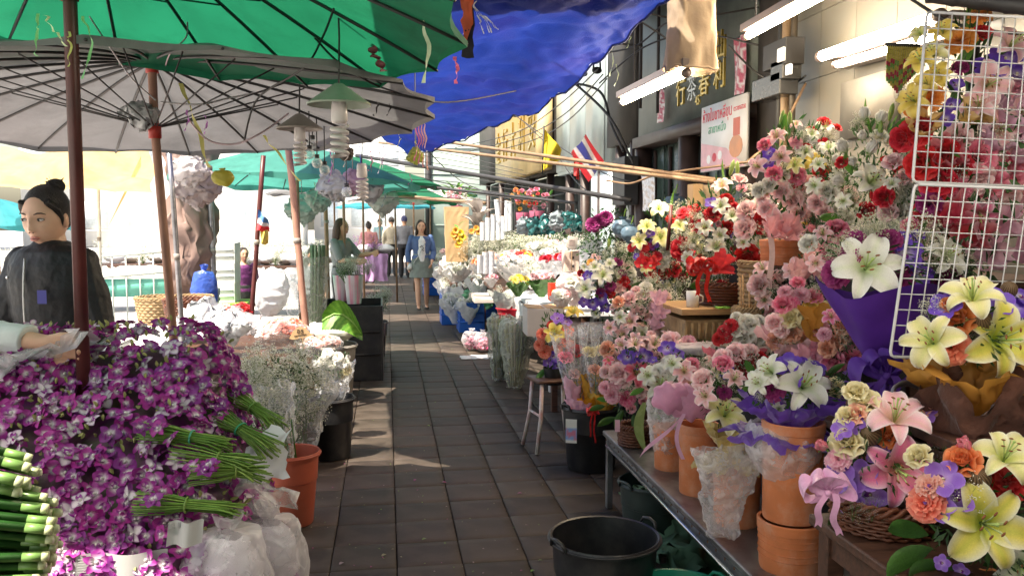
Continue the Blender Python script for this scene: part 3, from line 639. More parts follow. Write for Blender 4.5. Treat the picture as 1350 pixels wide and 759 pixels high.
# upper storeys + walkway roof
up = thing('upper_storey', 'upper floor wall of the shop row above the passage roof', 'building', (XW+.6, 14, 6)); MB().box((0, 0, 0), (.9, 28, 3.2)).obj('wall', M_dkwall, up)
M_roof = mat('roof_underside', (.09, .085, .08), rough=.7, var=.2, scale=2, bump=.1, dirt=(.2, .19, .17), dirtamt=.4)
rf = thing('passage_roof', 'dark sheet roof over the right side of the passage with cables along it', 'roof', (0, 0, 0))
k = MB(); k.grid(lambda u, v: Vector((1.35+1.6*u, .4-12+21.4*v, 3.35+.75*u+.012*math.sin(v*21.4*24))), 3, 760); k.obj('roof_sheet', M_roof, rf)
for i in range(9): MB().box((2.15, .9+i*1.05, 3.78), (1.6, .05, .07), Matrix.Rotation(-.44, 3, 'Y')).obj('rafter', M_dmet, rf)
k = MB(); k.tube([(1.36, .4, 3.32), (1.36, 9.8, 3.32)], .03, 8); k.obj('gutter', M_dmet, rf)
for i in range(2): k = MB(); px = (845, 868)[i]; p = at(px, 60, 7.2+i*.3); k.tube([(p.x, p.y, 2.55), (p.x, p.y, 4.0)], .015, 6); k.obj('roof_stay', M_dmet, rf)

# ---- left side far background: sunlit street, stalls and pale facade
M_fw = mat('bright_facade', (.84, .83, .8), rough=.8, var=.06, scale=.5, bump=.02)
M_fg = mat('facade_window', (.6, .66, .68), rough=.2, var=.1)
def block(label, x0, x1, y, h, nwin, storeys, m=M_fw):
    t = thing('city_building', label, 'building', ((x0+x1)/2, y, 0), group='pale sunlit blocks across the street'); w_ = x1-x0
    MB().box((0, 2, h/2), (w_, 4, h)).obj('wall', m, t)
    pm = MB().box((0, 0, 0), (w_/nwin*.55, .08, h/storeys*.45)).mesh('window', M_fg); pf = MB().box((0, 0, 0), (w_/nwin*.62, .1, .1)).mesh('window_sill', m)
    for i in range(nwin):
        for j in range(storeys):
            o = link(pm, 'window', t); o.location = (-w_/2+w_*(i+.5)/nwin, -.02, h*(j+.55)/storeys); q = link(pf, 'window_sill', t); q.location = (o.location.x, -.09, o.location.z-h/storeys*.27)
    return t
block('wide pale sunlit building across the street at the left', -42, -21, 46, 11, 9, 3)
block('pale sunlit building straight down the open side of the passage', -20.5, -5, 52, 10, 6, 3)
block('white low building at the far end of the passage', -4.6, 1.2, 56, 7, 3, 2)
# ================================================================== PEOPLE
def headmesh(mb, c, s=1.0, yaw=0, tilt=0, nod=0):
    c = Vector(c); RM = Matrix.Rotation(yaw, 3, 'Z') @ Matrix.Rotation(tilt, 3, 'Y') @ Matrix.Rotation(nod, 3, 'X')
    G = lambda x, z, x0, z0, sx, sz: math.exp(-((x-x0)/sx)**2-((z-z0)/sz)**2)
    def fn(u, v):
        th = math.pi*u; a = 2*math.pi*v; x, y, z = math.sin(th)*math.sin(a), -math.sin(th)*math.cos(a), math.cos(th)
        wz = .074*(1-(.36*(-z)**1.6 if z < 0 else .04*z)); X = x*wz; Z = z*(.108 if z > 0 else .118); Y = y*(.092 if y < 0 else .098)
        if z < -.2 and y > 0: Y *= 1-.4*(-z-.2)
        if y < 0: Y += .010*max(0, -z)*(1-z*z)
        if y < .1:
            f = min(1, max(0, .1-y)*3)
            d = .011*(G(X, Z, 0, -.004, .009, .03)) + .017*G(X, Z, 0, -.030, .012, .013)+.007*(G(X, Z, -.014, -.036, .007, .007)+G(X, Z, .014, -.036, .007, .007))
            d += -.011*(G(X, Z, -.031, .006, .019, .013)+G(X, Z, .031, .006, .019, .013)) + .005*(G(X, Z, -.03, .028, .02, .008)+G(X, Z, .03, .028, .02, .008))
            d += .008*G(X, Z, 0, -.064, .022, .012)+.009*G(X, Z, 0, -.1, .02, .014)+.005*(G(X, Z, -.043, -.03, .02, .018)+G(X, Z, .043, -.03, .02, .018)) - .005*G(X, Z, 0, -.083, .02, .006)-.003*G(X, Z, 0, -.0655, .02, .002)
            Y -= d*f
        return c+RM @ (Vector((X, Y, Z))*s)
    mb.grid(fn, 56, 64, True)
    for sg in (-1, 1):
        e = MB()
        mb.ball(c+RM @ (Vector((sg*.073, .008, -.008))*s), (.011*s, .02*s, .031*s), 10, 8, RM @ Matrix.Rotation(sg*.25, 3, 'Z'))
    return RM
def face_parts(par, c, RM, s, root):
    c = Vector(c)
    def P(x, y, z): return c+RM @ (Vector((x, y, z))*s)
    def bl(nm, x, y, z, r, m, rt=0, n=12):
        k = MB(); k.ball(P(x, y, z), tuple(q*s for q in r), n, 8, RM @ Matrix.Rotation(rt, 3, 'Y')); return k.obj(nm, m, par)
    Me = mat('eye_white', (.62, .58, .55), rough=.2, var=.02); Mi = mat('iris', (.02, .012, .008), rough=.1); Ml = mat('lips', (.62, .24, .2), rough=.35, var=.05); Mb = mat('brow', (.045, .03, .022), rough=.7)
    for sg in (-1, 1):
        e = bl('eye', sg*.0315, -.0765, .005, (.0145, .0095, .0066), Me, sg*-.08)
        bl('iris', sg*.0315-.003, -.0825, .0052, (.0062, .0048, .0062), Mi).name = 'iris'
        k = MB(); k.tube([P(sg*(.0315-.0145), -.0795, .0035), P(sg*.0275, -.0865, .0105), P(sg*.036, -.085, .0105), P(sg*.0475, -.076, .006)], [.0008*s, .0016*s, .0018*s, .001*s], 6); k.obj('eyelashes', Mb, par)
        k = MB(); k.tube([P(sg*.015, -.0885, .025), P(sg*.03, -.0888, .0305), P(sg*.042, -.082, .030), P(sg*.052, -.072, .024)], [.002*s, .0028*s, .0024*s, .001*s], 6); k.obj('eyebrow', Mb, par)
        bl('nostril', sg*.0075, -.0955, -.0415, (.003, .003, .002), Mb)
    for z, h in ((-.0605, .0042), (-.0695, .005)):
        k = MB(); k.tube([P(-.020, -.0765, -.065), P(-.01, -.0845, z), P(0, -.0865, z-.0006), P(.01, -.0845, z), P(.020, -.0765, -.065)], [.001*s, h*s*.9, h*s, h*s*.9, .001*s], 8); k.obj('lip', Ml, par)
    k = MB(); k.tube([P(-.018, -.0815, -.065), P(0, -.0905, -.065), P(.018, -.0815, -.065)], .0011*s, 5); k.obj('mouth_line', mat('mouth_gap', (.12, .03, .03)), par)
def hand(mb, w_, d, nrm, side=1, s=1, curl=.5):
    w_, d, nrm = Vector(w_), Vector(d).normalized(), Vector(nrm); nrm = (nrm-d*nrm.dot(d)).normalized(); x = d.cross(nrm)*side
    for t in (-.024, -.008, .008, .024): mb.tube([w_-d*.01, w_+(d*.05+x*t)*s, w_+(d*.088+x*t*1.15)*s], [.02*s, .0135*s, .011*s], 8)
    for i, (t, L) in enumerate(((-.027, .066), (-.009, .076), (.010, .07), (.028, .055))):
        p = w_+(d*.085+x*t*1.15)*s; q = [p]; a = .15+curl*(.3+.1*i)
        for sgm in range(3): v = d*math.cos(a)+nrm*math.sin(a); p = p+v*L*s*(.45, .32, .23)[sgm]; q.append(p); a += curl*.6
        mb.tube(q, [.0095*s, .0088*s, .008*s, .0065*s], 8); mb.ball(q[-1], .0066*s, 8, 6)
    p = w_+(d*.025-x*.03)*s; v = (d*.7-x*.7+nrm*.3).normalized(); mb.tube([w_+d*.01, p, p+v*.035*s, p+(v*.5+d*.5)*.062*s], [.016*s, .013*s, .0105*s, .008*s], 8); mb.ball(p+(v*.5+d*.5)*.062*s, .008*s, 8, 6)
def rem(o, v):
    m = o.modifiers.new('remesh', 'REMESH'); m.mode = 'VOXEL'; m.voxel_size = v; m.use_smooth_shade = True
    m2 = o.modifiers.new('smooth', 'SMOOTH'); m2.factor = .5; m2.iterations = 2; return o
def person(label, loc, rz, s=1, pose=None, top=(.1, .1, .1), bottom=('trousers', (.03, .03, .04)), hair='long', face=False, vox=.011, yaw=0, nod=0, sleeve=1.0, group=None, skin=None, extra=None, shoes=(.02, .02, .02), haircol=None):
    """local frame: feet at z=0, facing -Y, 1.6 m tall"""
    P = dict(pel=(0, 0, .86), ch=(0, .01, 1.2), nk=(0, .012, 1.345), hd=(0, -.012, 1.485), shL=(-.165, .01, 1.285), elL=(-.215, .03, 1.03), wrL=(-.2, -.06, .81), shR=(.165, .01, 1.285), elR=(.215, .03, 1.03), wrR=(.2, -.06, .81),
             hpL=(-.085, 0, .84), knL=(-.09, -.02, .46), anL=(-.09, .02, .08), hpR=(.085, 0, .84), knR=(.09, -.02, .46), anR=(.09, .02, .08), hn=None)
    if pose: P.update(pose)
    V = {k: Vector(v) for k, v in P.items() if v is not None}
    t = thing('person', label, 'person', loc, rz, group); t.scale = (s, s, s)
    def torso(b, g, z0=.0, z1=1.0):
        pe, ch, nk = V['pel'], V['ch'], V['nk']; rs = []
        prof = [(-.08, .13, .1), (0, .155, .112), (.12, .15, .105), (.24, .125, .09), (.36, .132, .095), (.5, .15, .108), (.68, .165, .11), (.84, .165, .1), (.94, .122, .084), (1.0, .058, .056)]
        for u, rx, ry in prof:
            if not (z0 <= u <= z1): continue
            p = pe.lerp(ch, min(1, u/.7)) if u < .7 else ch.lerp(nk, (u-.7)/.3); rs.append((p.x, p.y, p.z, rx+g, ry+g))
        b.rings(rs, n=24)
    def limb(b, ks, rr, g=0, end=1.0):
        q = [V[k] for k in ks]; pts = []; rad_ = []
        for i in range(len(q)-1):
            for j in range(5): u = j/5; pts.append(q[i].lerp(q[i+1], u)); bulge = math.sin(math.pi*u)*.006; rad_.append(rr[i]+(rr[i+1]-rr[i])*u+bulge+g)
        pts.append(q[-1]); rad_.append(rr[-1]+g); n_ = max(2, int(len(pts)*end+.5)); b.tube(pts[:n_], rad_[:n_], 12); b.ball(pts[0], rad_[0], 12, 8); b.ball(pts[n_-1], rad_[n_-1], 12, 8) if end >= 1 else None
    sk = MB(); RMh = headmesh(sk, V['hd'], 1, yaw, 0, nod); torso(sk, -.006)
    sk.tube([V['nk']-Vector((0, -.0, .05)), V['nk']+Vector((0, .004, .02)), V['hd']+Vector((0, .022, -.07))], [.062, .052, .05], 14)
    for sd_ in 'LR':
        limb(sk, ['sh'+sd_, 'el'+sd_, 'wr'+sd_], (.046, .036, .024)); limb(sk, ['hp'+sd_, 'kn'+sd_, 'an'+sd_], (.078, .05, .034))
        a = V['an'+sd_]; sk.tube([a+Vector((0, .035, -.045)), a+Vector((0, -.02, -.045)), a+Vector((0, -.09, -.055)), a+Vector((0, -.14, -.062))], [.028, .032, .028, .016], 10)
        d = (V['wr'+sd_]-V['el'+sd_]).normalized(); hd_ = V.get('hd'+sd_, d); nn = V.get('hn'+sd_, Vector((1 if sd_ == 'L' else -1, 0, 0))); hand(sk, V['wr'+sd_], hd_, nn, 1 if sd_ == 'L' else -1)
    body = rem(sk.obj('body', skin or M_skin, t), vox)
    Mt = mat('shirt_%0.2f_%0.2f_%0.2f' % top, top, rough=.6, var=.12, scale=14, bump=.15, bscale=60)
    cl = MB(); torso(cl, .016, .0, 1.0 if sleeve >= .9 and hair != 'long' else .95)
    if extra and 'hem' in extra: pe = V['pel']; cl.rings([(pe.x, pe.y, pe.z-extra['hem'], .18, .135), (pe.x, pe.y, pe.z+.02, .172, .13), (pe.x, pe.y, pe.z+.12, .16, .118)], n=24)
    if sleeve:
        for sd_ in 'LR': limb(cl, ['sh'+sd_, 'el'+sd_, 'wr'+sd_], (.052, .046, .036), .006, sleeve)
    if extra and 'collar' in extra: k = V['nk']; cl.tube([k+Vector((0, .0, -.04)), k+Vector((0, .002, .012))], [.085, .068], 20)
    wr = bpy.data.textures.get('folds') or bpy.data.textures.new('folds', 'CLOUDS'); wr.noise_scale = .1; wr.noise_depth = 3
    def fold(o, s_=.022): d_ = o.modifiers.new('folds', 'DISPLACE'); d_.texture = wr; d_.strength = s_; d_.mid_level = .5; d_.texture_coords = 'LOCAL'; return o
    top_o = rem(cl.obj('jacket' if sleeve >= .9 else 'shirt', Mt, t), vox*.9); fold(top_o)
    kind, bc = bottom; Mb_ = mat('bottom_%0.2f_%0.2f_%0.2f' % bc, bc, rough=.8, var=.15, scale=14, bump=.25, bscale=18)
    b = MB(); pe = V['pel']
    if kind == 'trousers':
        b.rings([(pe.x, pe.y, pe.z-.1, .155, .115), (pe.x, pe.y, pe.z, .166, .122), (pe.x, pe.y, pe.z+.12, .15, .11)], n=24)
        for sd_ in 'LR': limb(b, ['hp'+sd_, 'kn'+sd_, 'an'+sd_], (.088, .062, .055), .006)
    elif kind == 'shorts':
        b.rings([(pe.x, pe.y, pe.z-.1, .17, .12), (pe.x, pe.y, pe.z, .17, .125), (pe.x, pe.y, pe.z+.12, .152, .112)], n=24)
        for sd_ in 'LR': limb(b, ['hp'+sd_, 'kn'+sd_, 'an'+sd_], (.1, .09, .055), .006, .4)
    else:
        ps = [(pe.x, pe.y, pe.z+.14, .148, .11), (pe.x, pe.y, pe.z, .18, .14), (pe.x, pe.y, pe.z-.14, .205, .165), (pe.x, pe.y-.01, pe.z-.28, .225, .185)]; b.rings(ps, n=40)
    fold(rem(b.obj(kind, Mb_, t), vox), .014)
    Ms = mat('shoe_%0.2f' % shoes[0], shoes, rough=.5)
    for sd_ in 'LR':
        a = V['an'+sd_]; k = MB(); k.tube([a+Vector((0, .055, -.058)), a+Vector((0, .02, -.055)), a+Vector((0, -.08, -.06)), a+Vector((0, -.15, -.066))], [.026, .037, .038, .022], 10, flat=.55); k.obj('shoe', Ms, t)
    Mh = M_hair if not haircol else mat('hair_%0.2f' % haircol[0], haircol, rough=.45, var=.4, scale=9, bump=.4, bscale=60, stretch=(8, 8, 1))
    c = V['hd']; h = MB(); Q = lambda x, y, z: c+RMh @ Vector((x, y, z))
    h.ball(Q(0, .0165, .029), (.081, .089, .098), 28, 20, RMh)
    if hair == 'long':
        h.rings([], cap=False) if False else None
        for i in range(15):
            a = rad(-10+200*i/14); x, y = .076*math.cos(a), .02+.082*math.sin(a); L = .34 if 3 < i < 11 else .3
            h.tube([Q(x*.8, y*.8, .06), Q(x*1.06, y*1.02, -.03), c+RMh @ Vector((x*1.15, y*1.02+.01, -.14)), c+Vector((0, 0, -.06))+RMh @ Vector((x*1.2, y*1.05+.01, -L+.05+.02*math.sin(i*3)))], [.02, .026, .024, .006], 8)
    elif hair == 'bun':
        h.ball(Q(.012, .068, .112), (.036, .034, .03), 14, 10, RMh); h.ball(Q(0, .07, .0), (.06, .04, .07), 14, 10, RMh)
        for i in range(16): a = i*.9; h.tube([Q(.012+.02*math.cos(a), .065+.02*math.sin(a), .125), Q(.012+.035*math.cos(a), .068+.038*math.sin(a), .142+.008*math.sin(a*3)), Q(.012+.052*math.cos(a+.4), .07+.045*math.sin(a+.4), .13)], [.004, .0025, .0012], 5)
        for sg in (-1, 1): h.tube([Q(sg*.05, -.055, .07), Q(sg*.072, -.03, .04), Q(sg*.076, -.012, .0), Q(sg*.074, -.014, -.03)], [.012, .01, .007, .002], 8)
    elif hair == 'cap':
        h.tube([Q(0, -.05, .06), Q(0, -.15, .045)], [.07, .05], 14, flat=.15)
    ho = h.obj('hair' if hair != 'cap' else 'cap', Mh, t)
    if hair != 'cap': 
        dm = ho.modifiers.new('remesh', 'REMESH'); dm.mode = 'VOXEL'; dm.voxel_size = max(.004, vox*.6); dm.use_smooth_shade = True
    if face: face_parts(t, c, RMh, 1, None)
    return t, V, RMh

# stallholder behind the orchids
wp = at(64, 300, 3.32); WS = .955
t, V, RMh = person('woman in black zip jacket with hair in a bun standing behind the orchid heap', (wp.x, 3.32, .185), rad(-22), WS, face=True, hair='bun', vox=.0048, yaw=rad(8), nod=rad(9), top=(.01, .01, .013), sleeve=1.0,
    pose=dict(nk=(0, .008, 1.385), ch=(0, .01, 1.24), shL=(-.14, .01, 1.315), shR=(.14, .01, 1.315), elL=(-.2, -.04, 1.05), wrL=(-.17, -.26, .95), elR=(.2, .02, 1.04), wrR=(.13, -.18, .93)), extra=dict(hem=.02, collar=1), skin=mat('skin_fair', (.74, .45, .32), rough=.48, var=.05, scale=18, bump=.015, spec=.4))
k = MB(); pts = []
for i in range(16):
    u = i/15; pts.append((-.012+.012*math.sin(u*2.5), -.083-.052*math.sin(math.pi*min(1, .12+u*.75))**.7, 1.335-.42*u))
k.tube(pts, .0042, 6); k.obj('zip', mat('zip_metal', (.5, .5, .5), rough=.35, metal=.6), t)
k = MB(); k.grid(lambda u, v: Vector((.055+.035*u, -.130+.006*u, 1.22-.05*v)), 2, 2); k.obj('jacket_badge', mat('badge_blue', (.05, .05, .28), rough=.6), t)
k = MB(); k.ball((-.075, -.128, 1.265), .006, 8, 6); k.obj('snap_button', mat('chrome', (.8, .8, .8), rough=.1, metal=1), t)
# partner reaching in from the left edge with a pale arm sleeve
hp = at(62, 452, 2.62)
pp = dict(elR=(.23, -.12, 1.13), wrR=(.2, -.42, 1.12), shR=(.165, -.02, 1.3))
t2, V2, _ = person('person mostly out of frame at the left reaching a pale sleeved arm over the orchids', (-1.62, 2.30, 0), rad(72), 1.0, vox=.006, top=(.62, .66, .66), sleeve=.93, pose=pp, hair='bun', face=True)
dlt = hp-(t2.matrix_basis @ Vector(pp['wrR'])) if False else None
M_ = Matrix.Translation(t2.location) @ Matrix.Rotation(rad(72), 4, 'Z'); cur = M_ @ Vector(pp['wrR']); t2.location = t2.location+(hp-cur)*Vector((1, 1, 1)); t2.location.z = max(-.2, t2.location.z)
# girl in denim walking towards us
gp = atz(556, 408, .0)
def walkpose(k=1): return dict(knL=(-.08, -.09, .47), anL=(-.07, -.14, .1), knR=(.09, .0, .47), anR=(.1, .12, .09), elL=(-.23, .06, 1.04), wrL=(-.23, .02, .8), elR=(.225, .02, 1.03), wrR=(.17, -.17, .86))
g_, V, RMh = person('young woman in open denim jacket white print shirt and short skirt walking up the passage', (gp.x, gp.y, 0), rad(3), .985, walkpose(), face=True, hair='long', vox=.008, top=(.055, .11, .26), bottom=('skirt', (.17, .2, .18)), haircol=(.03, .016, .01), shoes=(.02, .02, .02), sleeve=.95, extra=dict(hem=-.0))
k = MB(); k.rings([(0, -.035, .865, .085, .106), (0, -.035, .98, .085, .103), (0, -.03, 1.1, .088, .106), (0, -.025, 1.25, .088, .108), (0, -.01, 1.32, .06, .08)], n=20); rem(k.obj('white_shirt', mat('white_tee', (.72, .72, .72), rough=.8), g_), .008)
k = MB(); k.tube([(.13, .0, 1.32), (.03, -.155, 1.15), (-.06, -.16, .98), (-.15, -.12, .84)], .009, 6, flat=.5); k.obj('bag_strap', mat('strap', (.45, .45, .45)), g_)
k = MB(); k.tube([(-.04, -.142, 1.12), (0, -.15, 1.15), (.03, -.148, 1.1), (.0, -.15, 1.08), (.035, -.148, 1.06)], .008, 5); k.obj('shirt_print', mat('print_black', (.02, .02, .02)), g_)
k = MB(); k.tube([(-.2, -.03, .82), (-.22, -.1, .74)], [.03, .05], 10); k.obj('hand_bag', mat('bagw', (.7, .7, .68)), g_)
# long haired woman, side on, at the left stall
lp = atz(452, 424, .0); lp = at(449, 380, 11.6)
person('woman with long brown hair in a striped grey top turned towards the left stall', (lp.x+.02, 11.6, 0), rad(62), 1.0, dict(elR=(.2, -.15, 1.1), wrR=(.15, -.38, 1.14), elL=(-.2, -.1, 1.05), wrL=(-.15, -.3, 1.05)), top=(.2, .22, .23), bottom=('trousers', (.02, .02, .025)), hair='long', haircol=(.07, .03, .015), face=True, sleeve=.5)
far_ppl = [('shopper in a pink blouse seen from behind far down the passage', 486, 21.5, 180, (.5, .2, .2), (.1, .05, .08), 'bun', .95), ('man in a cream vest seen from behind walking away down the passage', 516, 24, 185, (.5, .45, .34), (.03, .03, .03), 'short', 1.03),
           ('man in a grey jacket and blue cap seen from behind walking away', 533, 23.4, 176, (.2, .21, .24), (.02, .02, .03), 'cap', 1.05), ('shopper in pale clothes far down the passage beyond the two men', 501, 27, 20, (.6, .6, .6), (.2, .2, .25), 'short', 1.0)]
for lb, px, Y, rz, tp, bt, hr, s_ in far_ppl:
    p = at(px, 300, Y); person(lb, (p.x, Y, 0), rad(rz), s_, top=tp, bottom=('trousers', bt), hair=hr, vox=.018, haircol=(.06, .07, .2) if hr == 'cap' else None)
p = at(322, 380, 11.3); person('child with very short hair in a purple shirt behind the left poles', (p.x, 11.3, 0), rad(25), .77, top=(.16, .03, .15), bottom=('shorts', (.03, .03, .03)), hair='short', face=True, vox=.012, sleeve=.5, haircol=(.05, .035, .03))
p = at(412, 320, 13); person('stallholder with dark hair sitting low behind the left flower stall', (p.x, 13, -.35), rad(10), .95, top=(.3, .33, .35), bottom=('trousers', (.03, .03, .03)), hair='short', face=True, vox=.018, sleeve=.5)
# ================================================================== RIGHT SIDE: bench, shelves, pots, arrangements
def table(name, label, x0, x1, y0, y1, z, m, th=.035, leg=.04, cat='table', rail=True, shelf=None, group=None, lm=None, legs=True):
    t = thing(name, label, cat, ((x0+x1)/2, (y0+y1)/2, 0), 0, group); a, b = (x1-x0)/2, (y1-y0)/2
    bevel(MB().box((0, 0, z-th/2), (2*a, 2*b, th)).obj('table_top', m, t, smooth=False), .006)
    if legs:
        for sx in (-1, 1):
            for sy in (-1, 1): bevel(MB().box((sx*(a-leg*.9), sy*(b-leg*.9), (z-th)/2-.001), (leg, leg, z-th-.002)).obj('leg', lm or m, t, smooth=False), .004)
    if rail:
        for sx in (-1, 1): MB().box((sx*(a-leg*.9), 0, z-th-.045), (leg*.55, 2*b-leg*2.8, .05)).obj('rail', lm or m, t, smooth=False)
    if shelf: bevel(MB().box((0, 0, shelf), (2*a-.02, 2*b-.02, .02)).obj('lower_shelf', m, t, smooth=False), .004)
    return t
bench = table('steel_bench', 'long low steel bench carrying terracotta pots along the right of the path', 1.175, 1.72, 2.35, 4.52, .43, M_steel, .028, .035)
k = MB(); k.tube([(-.262, -1.05, .355), (-.262, 1.04, .355)], .008, 8); k.obj('edge_rod', mat('bright_steel', (.7, .7, .7), rough=.2, metal=.9), bench)
k = MB()
for i in range(26): k.ball((-.268, -1.05+i*.083, .392), (.003, .006, .006), 6, 4)
k.obj('rivets', mat('rust', (.12, .05, .02)), bench)['kind'] = 'stuff'
M_dcl = mat('dark_cloth', (.02, .018, .022), rough=.9, var=.2, scale=8, bump=.2)
def tier(label, x0, x1, y0, y1, z, m=None, name='display_shelf', drop=True):
    t = table(name, label, x0, x1, y0, y1, z, M_wood, .03, .045, 'shelf')
    if drop:
        cl = crumple(lambda u, v: Vector((x0-.012-t.location.x+.02*math.sin(v*44), (v-.5)*(y1-y0)*1.0, z-.03-(z-.08)*u)), 10, 60, False, .02, 5, 3); cl.obj('cloth_skirt', m or M_dcl, t)
    return t
tier('dark cloth covered shelf behind the steel bench', 1.6, 2.15, 2.75, 4.25, .86)
tier('high back shelf against the tiled wall under the white roses', 2.0, 2.72, 3.0, 4.7, 1.36)
tier('dark shelf for the pink flower basket stack farther back', 1.55, 2.05, 5.0, 6.5, .78)
# near table for the two big baskets, upper stand behind
nt_ = table('wooden_stool_table', 'dark worn wooden table edge under the pink lily basket at lower right', 1.13, 1.82, 1.42, 2.12, .80, M_wood, .03, .05)
st2 = table('display_stand', 'dark high stand carrying the brown wrapped lily bouquet', 1.36, 1.95, 1.75, 2.35, 1.06, M_wood, .03, .05)
# terracotta pots
def at_pot(label, px, Y, w_px, h, z=.43, **kw):
    p = at(px, 600, Y); r = w_px*m_per_px(at(px, 600, Y))/2; return pot(label, (p.x, Y, z), r, h, **kw)
at_pot('lower terracotta pot upside down under another at the near end of the bench', 1046, 2.62, 86, .17)
bigp = at_pot('upper terracotta pot of the near stack under the purple bouquet', 1045, 2.62, 78, .33, z=.602, rings=False)
at_pot('tall smooth terracotta pot behind the pink organza bow', 921, 3.42, 52, .30, rings=False)
at_pot('terracotta pot half hidden by crumpled plastic under the gold bouquet', 972, 3.05, 62, .26, rings=False)
at_pot('farthest terracotta pot on the bench under the white lily', 884, 3.78, 44, .2, rings=False)
# spare pots stacked under the bench
for i, (px, Y) in enumerate(((900, 3.9), (921, 3.75), (944, 3.62))):
    p = at(px, 690, Y); pot(('left', 'middle', 'right')[i]+' one of the narrow terracotta pots standing under the steel bench', (p.x+.05, Y, .001), .085, .33, 'spare pots under the steel bench', rings=False)
# --- A1 big yellow lilies, bottom right corner
L = ('leaf', 'darkleaf')
arrangement('flower_arrangement', 'nearest arrangement with huge yellow white lily in the lower right corner', 'bouquet', 1.72,
    [('lily:big', 1297, 690, 158, (-.35, -.9, .28)), ('lily:cream', 1325, 603, 112, (-.2, -.6, .8)), ('carn:red', 1326, 632, 64), ('pod', 1288, 629, 40), ('rose:orange', 1268, 606, 46), ('carn:coral', 1219, 662, 58), ('carn:salmon', 1225, 640, 44), ('vanda:violet', 1244, 632, 62), ('vanda:violet', 1238, 668, 50), ('vanda:violet', 1262, 660, 54),
     ('lily:white', 1345, 745, 100), ('carn:pink', 1349, 702, 46), ('bud:pink', 1272, 590, 40), ('rose:cream', 1210, 600, 34)], (1300, 800), (1295, 690, 80, 95), gy=[(1270, 650, 38)], lv=[('darkleaf', 1230, 722, 95, 200), ('darkleaf', 1225, 705, 80, 165), ('darkleaf', 1262, 745, 90, 230), ('darkleaf', 1300, 752, 80, 280), ('leaf', 1345, 668, 70, 100), ('darkleaf', 1245, 742, 70, 190)], bulge=.3)
# --- A2 basket with pink lilies
t, cc, mp, Rw = arrangement('flower_basket', 'wicker basket of pink lilies cream roses and violet orchids with pink satin bow', 'flower basket', 2.02,
    [('lily:pink', 1182, 618, 128, (-.25, -.95, .05)), ('lily:pale', 1180, 552, 118, (-.2, -.55, .85)), ('carn:pink', 1250, 580, 56), ('rose:orange', 1171, 573, 34), ('rose:cream', 1117, 580, 46), ('rose:cream', 1140, 528, 38), ('rose:cream', 1127, 514, 32), ('rose:peach', 1128, 545, 30), ('rose:cream', 1116, 547, 26), ('pod', 1146, 572, 36), ('vanda:violet', 1108, 632, 60), ('vanda:violet', 1138, 628, 52), ('vanda:violet', 1148, 652, 56), ('vanda:violet', 1120, 656, 50),
     ('vanda:violet', 1240, 553, 50), ('vanda:violet', 1215, 545, 46), ('vanda:violet', 1112, 566, 38), ('vanda:violet', 1128, 560, 34), ('carn:pink', 1105, 604, 38), ('rose:peach', 1222, 537, 30), ('carn:salmon', 1205, 640, 52), ('rose:cream', 1262, 545, 36), ('rose:cream', 1281, 570, 34), ('vanda:violet', 1160, 600, 40), ('rose:white', 1208, 632, 34), ('bud:pink', 1086, 588, 34)],
    (1165, 745), (1180, 610, 95, 85), gy=[], lv=[('lilybud', 1258, 534, 26, 70), ('darkleaf', 1203, 572, 46, 160), ('darkleaf', 1220, 575, 50, 20), ('darkleaf', 1122, 680, 44, 190), ('darkleaf', 1160, 690, 60, 260), ('leaf', 1200, 690, 60, 300)], bulge=.32)
for (px, py, q) in ((1125, 665, 26), (1150, 668, 22), (1088, 645, 18), (1245, 605, 22)):
    p = at(px, py, 1.9); o = put(statice(2), 'filler_flowers', t, p, (0, 0, 1), q*m_per_px(p)); o['kind'] = 'stuff'
bp = at(1163, 700, 2.0); basket(t, (bp.x, 2.0, .802), .12, .075, M_wick, 1.12)
sub(bow((.8, .42, .66), .056, .1, parent=t), at(1090, 648, 1.87), t, Matrix.Rotation(-.2, 4, 'Z'))
# --- A3 brown wrapped bouquet
t, cc, mp, Rw = arrangement('flower_arrangement', 'yellow white lily bouquet in brown tissue standing in front of the wire grid', 'bouquet', 1.98,
    [('lily:cream', 1228, 450, 106, (-.75, -.6, .4)), ('lily:big', 1316, 448, 138, (-.05, -.95, .2)), ('lily:cream', 1282, 392, 104, (-.4, -.5, .8)), ('carn:coral', 1253, 457, 56), ('rose:orange', 1262, 420, 46), ('rose:orange', 1250, 402, 32), ('pod', 1289, 422, 40), ('pod', 1330, 382, 24), ('vanda:blue', 1247, 404, 50), ('vanda:blue', 1313, 400, 54), ('vanda:blue', 1344, 392, 46), ('vanda:blue', 1335, 408, 46), ('vanda:blue', 1300, 408, 40), ('carn:white', 1349, 450, 44)],
    (1290, 590), (1290, 435, 68, 52), gy=[(1228, 405, 20), (1275, 458, 22), (1250, 440, 22)], bulge=.3)
fp = at(1292, 500, 1.98); sub(ruffle((.42, .17, .03), .05, .175, .12, 9, .22, 3, n=110, cone=.3, parent=t, edge=(.6, .3, .06)), (fp.x, 1.98, fp.z-.09), t)
sub(ruffle((.1, .035, .02), .1, .155, .24, 8, .1, 4, cone=.2, parent=t, name='outer_wrapping', mt=M_cloth), (fp.x, 1.98, fp.z-.25), t)
